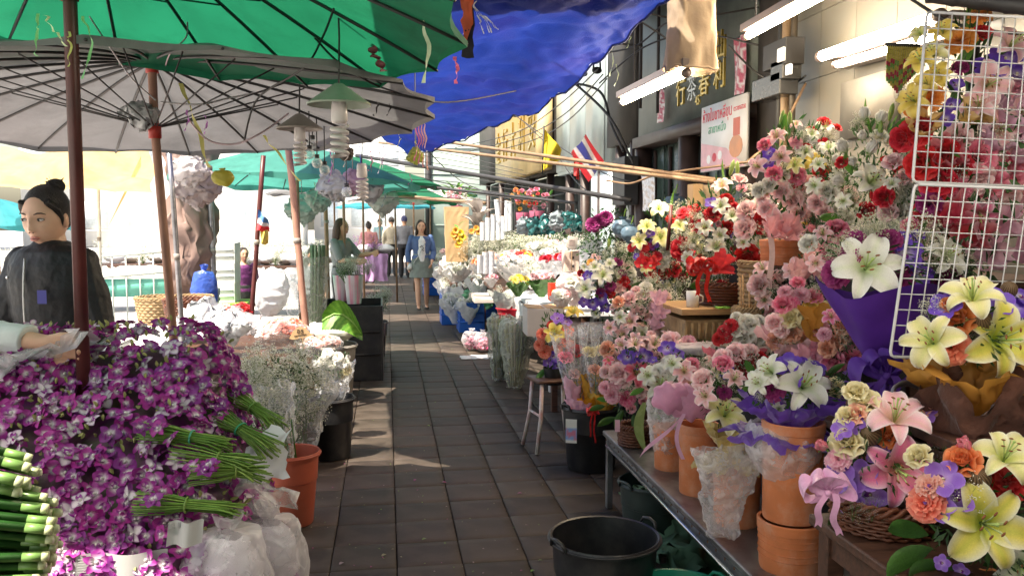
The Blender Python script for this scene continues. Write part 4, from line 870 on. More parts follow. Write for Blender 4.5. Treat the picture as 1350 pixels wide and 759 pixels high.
# --- A4 purple cone bouquet
t, cc, mp, Rw = arrangement('cone_bouquet', 'bouquet in a tall purple paper cone with white lily behind the wire grid edge', 'bouquet', 2.42,
    [('lily:white', 1142, 352, 125, (-.35, -.85, .3)), ('carn:purple', 1099, 361, 46), ('carn:purple', 1183, 371, 52), ('carn:purple', 1171, 317, 44), ('carn:purple', 1120, 335, 36), ('vanda:blue', 1193, 335, 56), ('vanda:blue', 1185, 318, 40), ('lily:white', 1246, 338, 84), ('carn:purple', 1240, 370, 46), ('carn:purple', 1262, 366, 40), ('vanda:blue', 1212, 362, 44), ('carn:purple', 1128, 315, 30)],
    (1168, 520), (1180, 345, 95, 40), gy=[(1140, 312, 34), (1210, 312, 40), (1165, 305, 34), (1112, 330, 26), (1230, 345, 36), (1265, 350, 26)], bulge=.4, look=.8, gw=(.8, .76, .62))
cp = at(1168, 505, 2.42); tp_ = at(1172, 378, 2.42); hh = tp_.z-cp.z; rr = 86*mp
k = MB(); M_pur = mat('purple_paper', (.085, .022, .27), rough=.5, var=.15, scale=10, bump=.12, bscale=14, trans=.1)
def cone(u, v):
    a = 2*math.pi*v; e = u; sp = 1+.12*math.sin(a*3+1)*u+.05*math.sin(a*7)*u; r_ = .02+rr*e*sp
    return Vector((r_*math.cos(a)+ (tp_.x-cp.x)*u, r_*math.sin(a)*.75, hh*u*(1+.1*math.sin(a*3))+.0))+noise.noise_vector(Vector((a*1.3, u*3, 2)))*.014*u
k.grid(cone, 20, 90, True); sub(k.obj('paper_cone', M_pur, t), cp, t)
k = MB(); k.grid(lambda u, v: Vector((.02+.045*u, 0, 0)) @ Matrix.Rotation(2*math.pi*v, 3, 'Z')+Vector((0, 0, -.1*u+.012*math.sin(v*40))), 5, 60, True); sub(k.obj('cone_foot', M_pur, t), cp, t)
sub(bow((.11, .04, .34), .09, .1, parent=t, mt=M_tis), at(1166, 495, 2.3), t)
# --- A17 purple organza bouquet on the pot stack
t, cc, mp, Rw = arrangement('flower_arrangement', 'white lily bouquet in frilly purple organza on top of the near pot stack', 'bouquet', 2.66,
    [('lily:white', 1060, 508, 100, (-.1, -.8, .55)), ('lily:white', 1016, 490, 66, (-.8, -.4, .5)), ('carn:purple', 1018, 513, 38), ('carn:purple', 1085, 505, 30), ('vanda:blue', 1040, 480, 40), ('vanda:blue', 1058, 484, 36), ('vanda:blue', 1025, 485, 34), ('vanda:blue', 1075, 487, 34), ('vanda:blue', 1046, 500, 30), ('lily:white', 1000, 505, 50)],
    (1045, 565), (1042, 512, 58, 34), gy=[(1062, 487, 20), (1090, 510, 16), (1005, 520, 14)], lv=[('darkleaf', 998, 496, 34, 130), ('darkleaf', 1090, 495, 30, 40)], bulge=.5)
fp = at(1040, 548, 2.66); M_org = mat('purple_organza', (.15, .05, .47), rough=.35, var=.12, scale=18, bump=.12, bscale=24, trans=.4, alpha=.82, sheen=.5)
sub(ruffle((1, 1, 1), .07, .15, .085, 11, .24, 7, n=110, parent=t, mt=M_org), (fp.x, 2.66, fp.z-.03), t); sub(ruffle((1, 1, 1), .08, .17, -.03, 9, .22, 9, n=110, parent=t, mt=M_org, name='frill'), (fp.x-.01, 2.66, fp.z-.04), t)
pb = crumple(lambda u, v: Vector((fp.x-.02+(.10+.05*math.sin(u*2.8))*math.cos(v*6.283)*(1-.3*u), 2.66+(.115+.035*math.sin(u*2.8))*math.sin(v*6.283), fp.z-.02-.16*u)), 30, 80, True, .012, 7, 2)
o = pb.obj('plastic_wrap', M_bag, t); o.location = -t.location
# --- A16 gold organza + cream lily, with hanging plastic
t, cc, mp, Rw = arrangement('flower_arrangement', 'single cream lily in glittering gold organza beside the pink bow', 'bouquet', 3.0,
    [('lily:cream', 956, 545, 84, (-.05, -.7, .65)), ('bud:pink', 925, 515, 20), ('lily:pale', 930, 522, 46), ('rose:palepink', 926, 499, 30), ('rose:pink', 953, 478, 26), ('lily:pale', 968, 500, 44), ('carn:purple', 955, 516, 24)], (960, 605), (950, 520, 36, 40), gy=[(940, 492, 18), (962, 505, 16)], lv=[('darkleaf', 950, 510, 28, 120), ('leaf', 975, 525, 26, 60)], bulge=.35)
fp = at(962, 590, 3.0); M_go = mat('gold_organza', (.62, .48, .18), rough=.3, var=.15, scale=30, bump=.15, bscale=50, trans=.35, alpha=.85, sheen=.6)
sub(ruffle((1, 1, 1), .035, .105, .11, 5, .28, 12, parent=t, mt=M_go), (fp.x, 2.98, fp.z-.02), t); sub(ruffle((1, 1, 1), .04, .12, -.07, 5, .2, 14, parent=t, mt=M_go, name='frill'), (fp.x-.01, 2.97, fp.z+.01), t)
hb = crumple(lambda u, v: at(960+46*(1-u*.55)*math.cos(v*6.283)+(-8 if u > .5 else 0)*u, 590+115*u, 2.82)+Vector((0, .06*math.sin(v*6.283)*(1-.6*u), 0)), 50, 80, True, .013, 7, 5)
o = hb.obj('hanging_plastic', M_bag, t); o.location = -t.location
# --- A15 pink organza bow
t, cc, mp, Rw = arrangement('flower_arrangement', 'pink lily posy with a large pink organza bow and long ribbon tail', 'bouquet', 3.42,
    [('lily:pale', 912, 505, 50), ('rose:palepink', 922, 495, 30), ('rose:palepink', 940, 478, 24), ('lily:pale', 902, 490, 46), ('carn:pink', 932, 512, 26), ('rose:pink', 911, 480, 22), ('lily:white', 887, 480, 38)], (915, 560), (912, 503, 34, 34), gy=[(925, 480, 18), (900, 510, 16)], lv=[('darkleaf', 935, 500, 26, 30)], bulge=.4)
fp = at(902, 535, 3.2); M_po = mat('pink_organza', (.85, .45, .66), rough=.35, var=.1, scale=18, bump=.12, bscale=30, trans=.4, alpha=.88, sheen=.4)
for sg, px, py, q in ((-1, 884, 524, 24), (1, 912, 530, 28)):
    k = MB(); st = 0; p = at(px, py, 3.2); k.ball((0, 0, 0), (q*mp*1.0, .045, q*mp*.8), 18, 12)
    for i in range(len(k.v)): v = Vector(k.v[i]); k.v[i] = tuple(v*(1+.14*math.sin(v.x*120+v.z*60)))
    sub(k.obj('organza_loop', M_po, t), p, t)
k = MB(); k.grid(lambda u, v: at(900-50*u+4*math.sin(u*5), 545+52*u, 3.17)+UP*((v-.5)*.035)+RT*((v-.5)*.02), 10, 2); k.col = (.8, .45, .66)
k.c = [(.8, .45, .66)]*len(k.v); o = k.obj('ribbon_tail', M_sat, t); o.location = -t.location
k = MB(); k.grid(lambda u, v: at(902-10*math.sin(u*3), 545+60*u, 3.17)+RT*((v-.5)*.016), 10, 2); k.c = [(.75, .42, .62)]*len(k.v); o = k.obj('ribbon_tail', M_sat, t); o.location = -t.location
# --- white lily with plastic wrap on farthest pot
t, cc, mp, Rw = arrangement('flower_arrangement', 'white lily and white carnations with a green ribbon over the farthest bench pot', 'bouquet', 3.8,
    [('lily:white', 871, 508, 66, (-.2, -.8, .55)), ('carn:white', 884, 478, 28), ('carn:white', 868, 488, 24), ('lily:white', 855, 495, 40), ('rose:white', 893, 488, 24), ('vanda:blue', 880, 460, 30), ('vanda:blue', 893, 468, 24)], (880, 560), (876, 490, 28, 34), gy=[(888, 495, 16)], lv=[('leaf', 850, 512, 26, 200), ('darkleaf', 885, 500, 24, 60)], bulge=.4)
o = crumple(lambda u, v: at(876+22*math.cos(v*6.283)*(1-.3*u), 525+65*u, 3.8)+Vector((0, .09*math.sin(v*6.283), 0)), 20, 40, True, .014, 10, 8).obj('plastic_wrap', M_bag, t); o.location = -t.location
# --- A14 pink carnation basket
t, cc, mp, Rw = arrangement('flower_basket', 'pink carnation and violet orchid basket at the far end of the steel bench', 'flower basket', 4.22,
    [('carn:pink', 797, 511, 22), ('carn:pink', 806, 521, 26), ('carn:hot', 826, 525, 28), ('lily:hot', 839, 492, 50), ('vanda:blue', 827, 472, 30), ('vanda:blue', 849, 470, 30), ('lily:pale', 862, 455, 44), ('rose:palepink', 815, 491, 28), ('rose:palepink', 822, 500, 22), ('vanda:blue', 838, 480, 24), ('carn:pink', 812, 506, 20), ('lily:pale', 838, 455, 36), ('rose:palepink', 845, 515, 20)],
    (832, 588), (828, 500, 36, 44), gy=[(825, 512, 14)], lv=[('darkleaf', 812, 550, 32, 200), ('darkleaf', 798, 535, 26, 190), ('darkleaf', 835, 545, 34, 280), ('darkleaf', 822, 540, 30, 240), ('leaf', 806, 528, 24, 170), ('darkleaf', 850, 535, 30, 320)], bulge=.4)
bp = at(835, 575, 4.22); basket(t, (bp.x, 4.2, .431), .075, .1, M_wick, 1.1, 7, 30)
k = MB(); k.grid(lambda u, v: at(850-8*math.sin(u*3.1), 530+62*u, 4.05)+RT*((v-.5)*.05*math.sin(.4+2.4*u)), 12, 3); k.c = [(.3, .4, .14)]*len(k.v); o = k.obj('ribbon', M_sat, t); o.location = -t.location
k = MB(); k.grid(lambda u, v: at(814, 553+16*u, 4.06)+RT*((v-.5)*.025), 3, 1); k.c = [(.85, .5, .62)]*len(k.v); o = k.obj('ribbon', M_sat, t); o.location = -t.location
# --- A18 white roses
t, cc, mp, Rw = arrangement('flower_arrangement', 'white rose bouquet with dark red roses on the dark shelf', 'bouquet', 3.72,
    [('rose:white', 987, 426, 30), ('rose:white', 980, 443, 32), ('rose:white', 1002, 440, 28), ('rose:white', 977, 463, 30), ('rose:white', 994, 462, 26), ('rose:white', 1001, 424, 22), ('rose:white', 972, 433, 22), ('carn:red', 963, 429, 24), ('carn:red', 954, 436, 22), ('carn:red', 947, 446, 22), ('carn:red', 958, 444, 18)],
    (982, 500), (978, 445, 36, 32), gy=[(1005, 445, 18), (990, 455, 14), (962, 436, 14)], lv=[('leaf', 1008, 425, 18, 60), ('darkleaf', 950, 457, 20, 210)], bulge=.5)
fp = at(980, 486, 3.72); sub(ruffle((.72, .68, .64), .05, .15, .13, 6, .16, 21, parent=t), (fp.x, 3.72, fp.z-.03), t); sub(ruffle((.72, .2, .26), .04, .13, .12, 5, .2, 22, parent=t, name='pink_wrapping'), (fp.x-.07, 3.66, fp.z-.02), t)
# --- A19 pink / yellow / peach roses
t, cc, mp, Rw = arrangement('flower_arrangement', 'mixed rose bouquet of pink yellow and peach roses in pink tissue', 'bouquet', 3.35,
    [('rose:cream', 1041, 418, 28), ('rose:cream', 1056, 419, 30), ('rose:yellow', 1071, 405, 24), ('rose:peach', 1043, 438, 26), ('rose:peach', 1063, 448, 28), ('rose:peach', 1038, 464, 26), ('rose:pink', 1032, 400, 26), ('carn:pink', 1056, 388, 30), ('rose:pink', 1073, 390, 24), ('rose:pink', 1052, 372, 20), ('carn:pink', 1035, 384, 24), ('rose:cream', 1083, 412, 26), ('rose:cream', 1093, 405, 22), ('rose:peach', 1081, 432, 24), ('rose:peach', 1022, 450, 24), ('carn:hot', 1045, 398, 22), ('rose:palepink', 1020, 425, 24), ('rose:palepink', 1030, 435, 20), ('rose:peach', 1060, 468, 22), ('rose:pink', 1104, 430, 24)],
    (1062, 500), (1062, 425, 46, 50), gy=[(1050, 455, 20), (1075, 380, 20), (1030, 450, 16), (1048, 430, 14)], lv=[('darkleaf', 1070, 420, 24, 30), ('darkleaf', 1048, 452, 22, 200)], bulge=.5)
fp = at(1070, 490, 3.35); sub(ruffle((.82, .42, .5), .05, .2, .2, 6, .2, 31, parent=t, edge=(.85, .55, .6)), (fp.x, 3.35, fp.z-.04), t)
for (px, py, q, c) in ((1100, 462, 30, (.8, .4, .5)), (1088, 480, 26, (.82, .45, .55)), (1066, 478, 24, (.8, .42, .5))):
    fpp = at(px, py+8, 3.05); sub(ruffle(c, .02, q*mp*.8, q*mp*1.0, 5, .26, px, n=48, parent=t, name='tissue_fold'), fpp, t, Matrix.Rotation(.6, 4, 'X') @ Matrix.Rotation(R.uniform(-.4, .4), 4, 'Y'))
fpp = at(1078, 438, 3.1); sub(ruffle((.55, .26, .05), .02, .09, .06, 4, .25, 77, n=48, parent=t, name='brown_tissue'), fpp, t, Matrix.Rotation(.7, 4, 'X'))
# --- A20 rosebuds in pink tissue
t, cc, mp, Rw = arrangement('flower_arrangement', 'upright pink rosebuds with pink tissue between the white and mixed bouquets', 'bouquet', 3.85,
    [('bud:pink', 1091, 289, 22), ('bud:pink', 1070, 303, 20), ('bud:pink', 1074, 318, 20), ('bud:pink', 1110, 300, 20), ('bud:pink', 1072, 340, 20), ('lily:pale', 1048, 356, 48), ('bud:pink', 1060, 330, 18), ('bud:pink', 1096, 315, 18), ('bud:pink', 1060, 372, 18)], (1080, 385), (1080, 335, 30, 48), gy=[(1085, 335, 16)], lv=[('leaf', 1100, 303, 24, 100), ('leaf', 1090, 318, 24, 80)], bulge=.4)
for (px, py, q) in ((1066, 350, 20), (1092, 345, 18), (1078, 372, 22), (1050, 375, 18)):
    sub(ruffle((.85, .5, .5), .015, q*mp*.75, q*mp*1.5, 4, .22, px+py, n=40, parent=t, name='tissue_fold'), at(px, py, 3.7), t, Matrix.Rotation(.5, 4, 'X'))
# --- A6 white roses high
arrangement('flower_arrangement', 'tall white rosebud arrangement with netted red roses against the tiled wall', 'bouquet', 3.55,
    [('bud:white', 1140, 154, 30, (-.3, -.3, .9)), ('bud:white', 1160, 159, 32, (.2, -.4, .9)), ('bud:white', 1137, 181, 26), ('bud:white', 1113, 196, 34, (-.6, -.4, .7)), ('bud:white', 1147, 199, 34, (.1, -.5, .8)), ('bud:white', 1108, 240, 34, (-.8, -.5, .3)), ('lily:white', 1148, 240, 66, (0, -.9, .4)), ('lily:white', 1112, 265, 34), ('rose:red', 1191, 229, 36), ('bud:red', 1168, 216, 34), ('rose:red', 1163, 257, 28), ('bud:red', 1183, 203, 30), ('bud:white', 1125, 215, 26), ('rose:white', 1182, 262, 30), ('lily:pale', 1186, 292, 60), ('bud:red', 1195, 181, 30), ('bud:white', 1195, 135, 22)],
    (1150, 330), (1150, 235, 48, 75), gy=[(1125, 255, 22), (1115, 285, 20), (1165, 285, 22), (1130, 160, 14)], lv=[('leaf', 1128, 290, 46, 200), ('leaf', 1143, 295, 40, 270), ('leaf', 1160, 285, 44, 10), ('leaf', 1125, 230, 36, 120), ('darkleaf', 1175, 190, 40, 70), ('darkleaf', 1185, 245, 36, 30), ('lilybud', 1160, 185, 26, 95), ('blade', 1150, 175, 50, 100), ('blade', 1170, 190, 44, 70), ('leaf', 1110, 285, 40, 185), ('lilybud', 1172, 160, 24, 85), ('leaf', 1135, 305, 40, 240)], bulge=.35)
# --- A7 pink arrangement
t, cc, mp, Rw = arrangement('flower_arrangement', 'tall pink arrangement of lilies and roses with pink bow and hanging tail', 'bouquet', 4.15,
    [('rose:red', 1087, 160, 18), ('lily:white', 1087, 168, 34), ('lily:white', 1070, 178, 30), ('rose:red', 1070, 171, 14), ('rose:red', 1104, 168, 14), ('rose:red', 1062, 195, 16), ('lily:white', 1062, 201, 34), ('lily:white', 1089, 196, 34), ('rose:red', 1087, 187, 16), ('lily:yellow', 1073, 214, 42), ('lily:cream', 1048, 218, 36), ('lily:pale', 1030, 207, 40), ('lily:pale', 1024, 181, 38), ('lily:pale', 1000, 220, 42), ('carn:pink', 1049, 187, 22), ('rose:pink', 1050, 232, 24), ('rose:palepink', 1068, 244, 28), ('rose:palepink', 1046, 263, 28), ('rose:palepink', 1030, 252, 26), ('rose:pink', 1020, 228, 22), ('rose:white', 1014, 243, 20), ('vanda:blue', 1014, 202, 22), ('vanda:blue', 1014, 214, 22), ('rose:red', 1084, 228, 24), ('rose:pink', 1090, 245, 26), ('lily:pale', 1026, 290, 46), ('rose:palepink', 1055, 280, 24), ('rose:white', 1000, 250, 20), ('rose:palepink', 1010, 275, 24), ('rose:pink', 1008, 190, 20)],
    (1040, 345), (1045, 240, 52, 82), gy=[(1095, 215, 26), (1075, 270, 26), (1060, 255, 20), (1085, 290, 24), (1040, 215, 20), (1100, 245, 22), (1060, 180, 18), (1038, 250, 18), (1070, 300, 22), (1090, 180, 16)], lv=[('leaf', 1030, 172, 24, 80), ('lilybud', 1028, 165, 20, 80), ('lilybud', 1041, 166, 20, 95), ('blade', 1038, 178, 30, 90), ('darkleaf', 1085, 300, 30, 300)], bulge=.4, auto=[(('rose:palepink', 'rose:pink', 'lily:pale'), 10, 18, 26)])
for (px, py, q) in ((1016, 305, 22), (1036, 308, 26)): sub(ruffle((.82, .42, .45), .015, q*mp*.7, q*mp*.9, 6, .25, px, n=40, parent=t, name='tissue_loop'), at(px, py+6, 3.95), t, Matrix.Rotation(.9, 4, 'X'))
k = MB(); k.grid(lambda u, v: at(1016+2*math.sin(u*4), 312+55*u, 3.9)+RT*((v-.5)*.028), 8, 1); k.c = [(.82, .62, .58)]*len(k.v); o = k.obj('ribbon_tail', M_sat, t); o.location = -t.location
p = at(1030, 352, 4.2); pot('small terracotta pot under the tall pink arrangement', (p.x, 4.2, 1.361), .11, .13, 'small pots on the high shelf')
# --- A8 red/white netted roses + red bows in basket
t, cc, mp, Rw = arrangement('flower_basket', 'red and white arrangement with red tissue bows in a dark basket', 'flower basket', 4.75,
    [('lily:pale', 952, 246, 40), ('vanda:blue', 938, 268, 22), ('rose:red', 957, 263, 20), ('rose:red', 967, 275, 20), ('rose:red', 940, 282, 22), ('rose:red', 925, 298, 20), ('rose:red', 957, 300, 20), ('lily:white', 950, 272, 36), ('lily:white', 965, 285, 36), ('lily:white', 930, 300, 34), ('lily:white', 943, 326, 44, (0, -.8, .5)), ('lily:white', 950, 310, 32), ('rose:white', 988, 250, 20), ('rose:white', 1003, 268, 18), ('carn:pink', 978, 247, 18), ('lily:white', 908, 340, 30), ('rose:palepink', 975, 235, 20), ('bud:white', 915, 325, 20), ('rose:pink', 1008, 278, 18)],
    (955, 402), (958, 310, 48, 72), gy=[(985, 300, 26), (990, 330, 26), (975, 350, 24), (930, 330, 22), (915, 310, 20), (970, 320, 22), (1000, 345, 22), (955, 350, 22), (920, 285, 18), (985, 275, 20), (905, 325, 14)], lv=[('darkleaf', 940, 372, 40, 190), ('darkleaf', 975, 375, 44, 20), ('darkleaf', 990, 365, 40, 30), ('leaf', 960, 378, 30, 250), ('lilybud', 962, 232, 22, 80), ('lilybud', 972, 232, 20, 95), ('blade', 955, 236, 28, 95)], bulge=.42)
for (px, py, q) in ((944, 352, 22), (912, 352, 15)):
    sub(ruffle((.62, .05, .06), .015, q*mp*.72, q*mp*1.0, 5, .25, px, n=40, parent=t, name='tissue_loop'), at(px, py+6, 4.4), t, Matrix.Rotation(1.0, 4, 'X'))
sub(bow((.8, .03, .02), .075, .17, parent=t), at(926, 355, 4.35), t)
bp = at(955, 392, 4.7); basket(t, (bp.x, 4.72, 1.105), .14, .12, M_wick, 1.15, 7, 34)
# wicker cabinet below it
wc = thing('wicker_cabinet', 'pale wooden topped wicker cabinet under the red and white basket', 'cabinet', (bp.x-.02, 4.75, 0)); bevel(MB().box((0, 0, 1.083), (.62, .5, .035)).obj('cabinet_top', M_lwood, wc, smooth=False))
for z in (.95, .75, .5): MB().box((0, 0, z), (.56, .46, .17)).obj('drawer', M_lwick, wc, smooth=False)
for z in (.95, .75): 
    k = MB()
    for j in range(14): k.tube([(-.28+.04*j, -.234, z-.07), (-.28+.04*j, -.234, z+.07)], .011, 5)
    tag(k.obj('drawer_weave', M_lwick, wc), kind='stuff')
for sx in (-1, 1):
    for sy in (-1, 1): MB().box((sx*.27, sy*.22, .2), (.04, .04, .4)).obj('leg', M_lwood, wc, smooth=False)
# scissors + mug + spray on the cabinet
mg = at(913, 402, 4.6); t = thing('mug', 'white mug on the wicker cabinet beside the dark basket', 'mug', (mg.x, 4.6, 1.102)); k = MB(); k.lathe([(.035, 0), (.037, .09), (.033, .09), (.031, .01), (.001, .01)], 24); k.obj('cup', mat('china', (.7, .7, .68), rough=.25), t); k = MB(); k.tube([(.036, 0, .07), (.06, 0, .06), (.06, 0, .03), (.036, 0, .02)], .005, 6); k.obj('handle', mat('china'), t)
t = thing('scissors', 'green handled scissors lying on the wicker cabinet', 'scissors', (mg.x+.13, 4.53, 1.105)); k = MB(); 
for sg in (-1, 1): k.tube([(sg*.02+.02*math.cos(a), -.05+.03*math.sin(a), .004) for a in [i*.6 for i in range(12)]], .005, 5)
k.obj('handles', mat('green_plastic', (.2, .45, .05), rough=.4), t); k = MB(); k.box((0, .06, .003), (.012, .13, .003)); k.obj('blades', M_steel, t)
# wooden sticks in holder
sp = at(990, 405, 4.2); t = thing('stick_bundle', 'bundle of thin wooden sticks standing in a wicker pot', 'sticks', (sp.x, 4.2, .87)); basket(t, (sp.x, 4.2, .87), .08, .26, M_lwick, 1.05, 9, 26)
for i in range(9): a = i*.7; k = MB(); k.tube([(.03*math.cos(a), .03*math.sin(a), .02), (.06*math.cos(a), .05*math.sin(a), .42+.03*math.sin(i*2.3))], .004, 5); k.obj('stick', M_lwood, t)
# --- A9
t, cc, mp, Rw = arrangement('flower_arrangement', 'cream lily and red carnation arrangement with a red bow and tall greenery', 'bouquet', 5.5,
    [('lily:cream', 869, 276, 40), ('lily:cream', 853, 299, 36), ('lily:cream', 871, 313, 40), ('lily:cream', 843, 318, 34), ('carn:red', 885, 289, 18), ('carn:red', 849, 325, 18), ('carn:red', 857, 359, 20), ('carn:red', 866, 338, 18), ('vanda:blue', 856, 307, 20), ('vanda:blue', 862, 322, 18), ('rose:white', 878, 331, 18), ('rose:white', 874, 347, 18), ('rose:red', 889, 355, 20), ('rose:red', 902, 362, 18), ('rose:red', 876, 360, 16), ('carn:red', 832, 326, 14), ('carn:purple', 860, 324, 14), ('lily:cream', 852, 352, 26)],
    (870, 400), (868, 330, 32, 62), gy=[(892, 280, 20), (895, 305, 20), (888, 325, 18), (880, 345, 18), (850, 340, 16), (868, 372, 20), (900, 345, 18), (895, 375, 20), (908, 290, 12)], lv=[('blade', 884, 280, 34, 80), ('darkleaf', 850, 372, 24, 200), ('leaf', 880, 300, 22, 60)], bulge=.4)
for (px, q) in ((846, 13), (858, 11)): sub(ruffle((.6, .04, .05), .01, q*mp*.75, q*mp*.8, 4, .25, px, n=32, parent=t, name='tissue_loop'), at(px, 350, 5.1), t, Matrix.Rotation(1, 4, 'X'))
k = MB(); k.col = (.15, .03, .03); k.tube([at(880, 330, 5.3)-t.location, at(885, 270, 5.3)-t.location], .012, 6); k.obj('red_stem', M_leaf, t)
# --- A10
t, cc, mp, Rw = arrangement('flower_arrangement', 'white lily arrangement with violet orchids leaning out over the passage', 'bouquet', 6.0,
    [('lily:white', 772, 381, 40, (-.5, -.8, .3)), ('lily:white', 795, 363, 42, (-.2, -.8, .5)), ('lily:white', 784, 352, 26), ('vanda:blue', 775, 364, 18), ('vanda:blue', 782, 400, 20), ('vanda:blue', 793, 393, 22), ('vanda:blue', 798, 404, 20), ('vanda:violet', 770, 398, 18), ('carn:purple', 805, 377, 18), ('carn:purple', 815, 344, 16), ('carn:purple', 792, 386, 16), ('rose:red', 822, 371, 16), ('rose:red', 828, 383, 14), ('rose:white', 827, 401, 18), ('rose:red', 804, 386, 14), ('lily:white', 804, 348, 24), ('rose:palepink', 817, 380, 16), ('lily:pale', 815, 410, 28), ('daisy:orange', 779, 346, 14)],
    (800, 430), (800, 375, 42, 46), gy=[(818, 330, 16), (828, 345, 16), (825, 360, 16), (810, 360, 14), (838, 375, 16), (812, 395, 14), (800, 335, 12)], lv=[('darkleaf', 826, 352, 26, 80), ('leaf', 803, 326, 18, 90), ('darkleaf', 828, 360, 28, 85), ('lilybud', 802, 328, 14, 90)], bulge=.45, auto=[(('rose:white', 'carn:purple', 'lily:white', 'rose:palepink'), 12, 12, 22)])
# --- A11
t, cc, mp, Rw = arrangement('flower_arrangement', 'pale pink and white arrangement with baby breath above the carnation basket', 'bouquet', 5.05,
    [('lily:pale', 832, 424, 34), ('rose:palepink', 841, 410, 20), ('rose:white', 852, 378, 18), ('lily:white', 846, 440, 34), ('lily:pale', 822, 440, 34), ('rose:palepink', 866, 392, 22), ('rose:palepink', 866, 407, 24), ('rose:palepink', 864, 422, 22), ('lily:pale', 805, 432, 30), ('rose:peach', 815, 398, 16), ('rose:palepink', 872, 432, 20), ('lily:white', 818, 418, 28)], (855, 460), (850, 418, 48, 42),
    gy=[(888, 400, 20), (893, 418, 20), (885, 435, 20), (850, 392, 18), (840, 398, 16), (900, 432, 16), (875, 385, 16), (858, 370, 14), (880, 420, 16)], bulge=.4, auto=[(('rose:palepink', 'lily:pale', 'rose:white'), 9, 16, 24)])
for (px, py, q) in ((866, 396, 13), (866, 414, 14), (862, 428, 12)): sub(ruffle((.85, .55, .66), .01, q*mp*.8, q*mp*1.2, 5, .26, py, n=36, parent=t, name='tissue_fold'), at(px, py+6, 4.75), t, Matrix.Rotation(.7, 4, 'X'))
# pink bunches left of A14 / behind the tub
t, cc, mp, Rw = arrangement('flower_arrangement', 'pink lilies and roses crowding behind the cellophane roses', 'bouquet', 4.85, [('lily:pale', 820, 455, 34), ('lily:pale', 838, 448, 30), ('rose:palepink', 812, 470, 24), ('rose:peach', 800, 460, 22), ('lily:pale', 880, 445, 34), ('rose:palepink', 893, 455, 22), ('rose:palepink', 850, 452, 20), ('vanda:blue', 880, 462, 24), ('rose:palepink', 803, 480, 20)], (850, 500), (848, 462, 52, 26), gy=[(870, 455, 16), (905, 450, 14)], auto=[(('rose:palepink', 'lily:pale'), 6, 18, 26)], bulge=.35)
# white tray roll on a dark box between A11 and A18
p = at(922, 452, 4.3); t = thing('parcel', 'flat silver wrapped parcel on a dark box beside the wicker cabinet', 'parcel', (p.x, 4.3, p.z-.03)); bevel(MB().box((0, 0, 0), (.3, .2, .05)).obj('parcel_body', mat('silver_wrap', (.6, .55, .58), rough=.3, bump=.3), t), .02, 3)
t = thing('dark_crate', 'black box supporting the silver parcel beside the shelf', 'crate', (p.x, 4.32, 0)); bevel(MB().box((0, 0, (p.z-.06)/2), (.34, .3, p.z-.06)).obj('box_body', M_blk, t, smooth=False))
# filler bunches so that the shelves are packed
for (lb, px, py, Y, rx, ry, kinds, n) in (('pale pink and white flowers filling the shelf between the red basket and rosebuds', 1015, 385, 4.1, 30, 34, ('carn:pink', 'rose:palepink', 'lily:pale'), 14),
        ('dark purple and white flowers at the right end of the middle shelf', 1130, 400, 3.6, 40, 50, ('rose:palepink', 'carn:pink', 'rose:pink'), 14),
        ('red and pink roses massed behind the lower half of the wire grid', 1245, 300, 2.9, 55, 60, ('rose:red', 'rose:pink', 'carn:purple', 'rose:palepink'), 22),
        ('pink and white flowers packed between the red bow basket and the tall pink arrangement', 1003, 305, 4.5, 30, 50, ('rose:white', 'rose:palepink', 'lily:white', 'carn:pink', 'rose:red'), 22),
        ('white and red flowers packed right of the cream lily arrangement', 912, 312, 5.2, 22, 48, ('rose:white', 'rose:red', 'lily:cream', 'carn:red'), 18),
        ('white roses and pink buds packed left of the white rosebud arrangement', 1098, 250, 3.95, 26, 60, ('rose:white', 'lily:white', 'rose:palepink', 'bud:white'), 20),
        ('red roses and white lilies between the white rosebuds and the wire grid', 1190, 255, 3.2, 30, 58, ('rose:red', 'lily:white', 'rose:white', 'rose:palepink'), 18),
        ('pink lilies packed above the purple cone bouquet', 1095, 330, 3.3, 34, 34, ('lily:pale', 'rose:palepink', 'rose:pink', 'rose:white'), 16),
        ('bright pink roses packed between the mixed roses and the purple paper cone', 1110, 445, 2.95, 26, 46, ('rose:pink', 'carn:pink', 'rose:peach', 'lily:pink'), 14),
        ('white and violet flowers between the white roses and the purple organza', 985, 480, 3.25, 40, 20, ('lily:white', 'vanda:blue', 'rose:palepink', 'rose:red'), 14),
        ('pink roses packed behind the farthest bench pots', 900, 465, 4.4, 40, 22, ('rose:palepink', 'carn:pink', 'lily:pale', 'rose:white'), 16),
        ('violet and cream blossoms filling the left side of the pink lily basket', 1120, 605, 2.12, 26, 60, ('vanda:violet', 'rose:cream', 'carn:pink', 'rose:peach'), 14),
        ('cream and violet flowers low between the purple organza and the pink lily basket', 1115, 515, 2.75, 22, 24, ('rose:cream', 'rose:peach', 'vanda:violet'), 6)):
    arrangement('flower_arrangement', lb, 'bouquet', Y, [], (px, py+ry), (px, py, rx, ry), gy=[(px, py, rx*.6)], auto=[(kinds, n, 22, 32)], bulge=.4)
# wicker planter behind pink bow tail
p = at(1020, 385, 4.4); t = thing('wicker_planter', 'pale wicker planter on the back shelf under the pink ribbon tail', 'planter', (p.x, 4.4, 1.1)); basket(t, (p.x, 4.4, 1.12), .17, .24, M_lwick, 1.08, 9, 40)
MB().box((0, 0, -.55), (.34, .34, 1.1)).obj('stand', M_wood, t, smooth=False)
# clear tape ring on stand
p = at(1200, 520, 2.1); t = thing('tape_roll', 'clear round tape roll hanging below the wire grid corner', 'tape', p); k = MB(); k.tube([(.05*math.cos(a), .02*math.sin(a), .028*math.sin(a)) for a in [i*.2618 for i in range(25)]], .006, 6, cap=False, flat=2.2); k.obj('tape', M_steel, t)
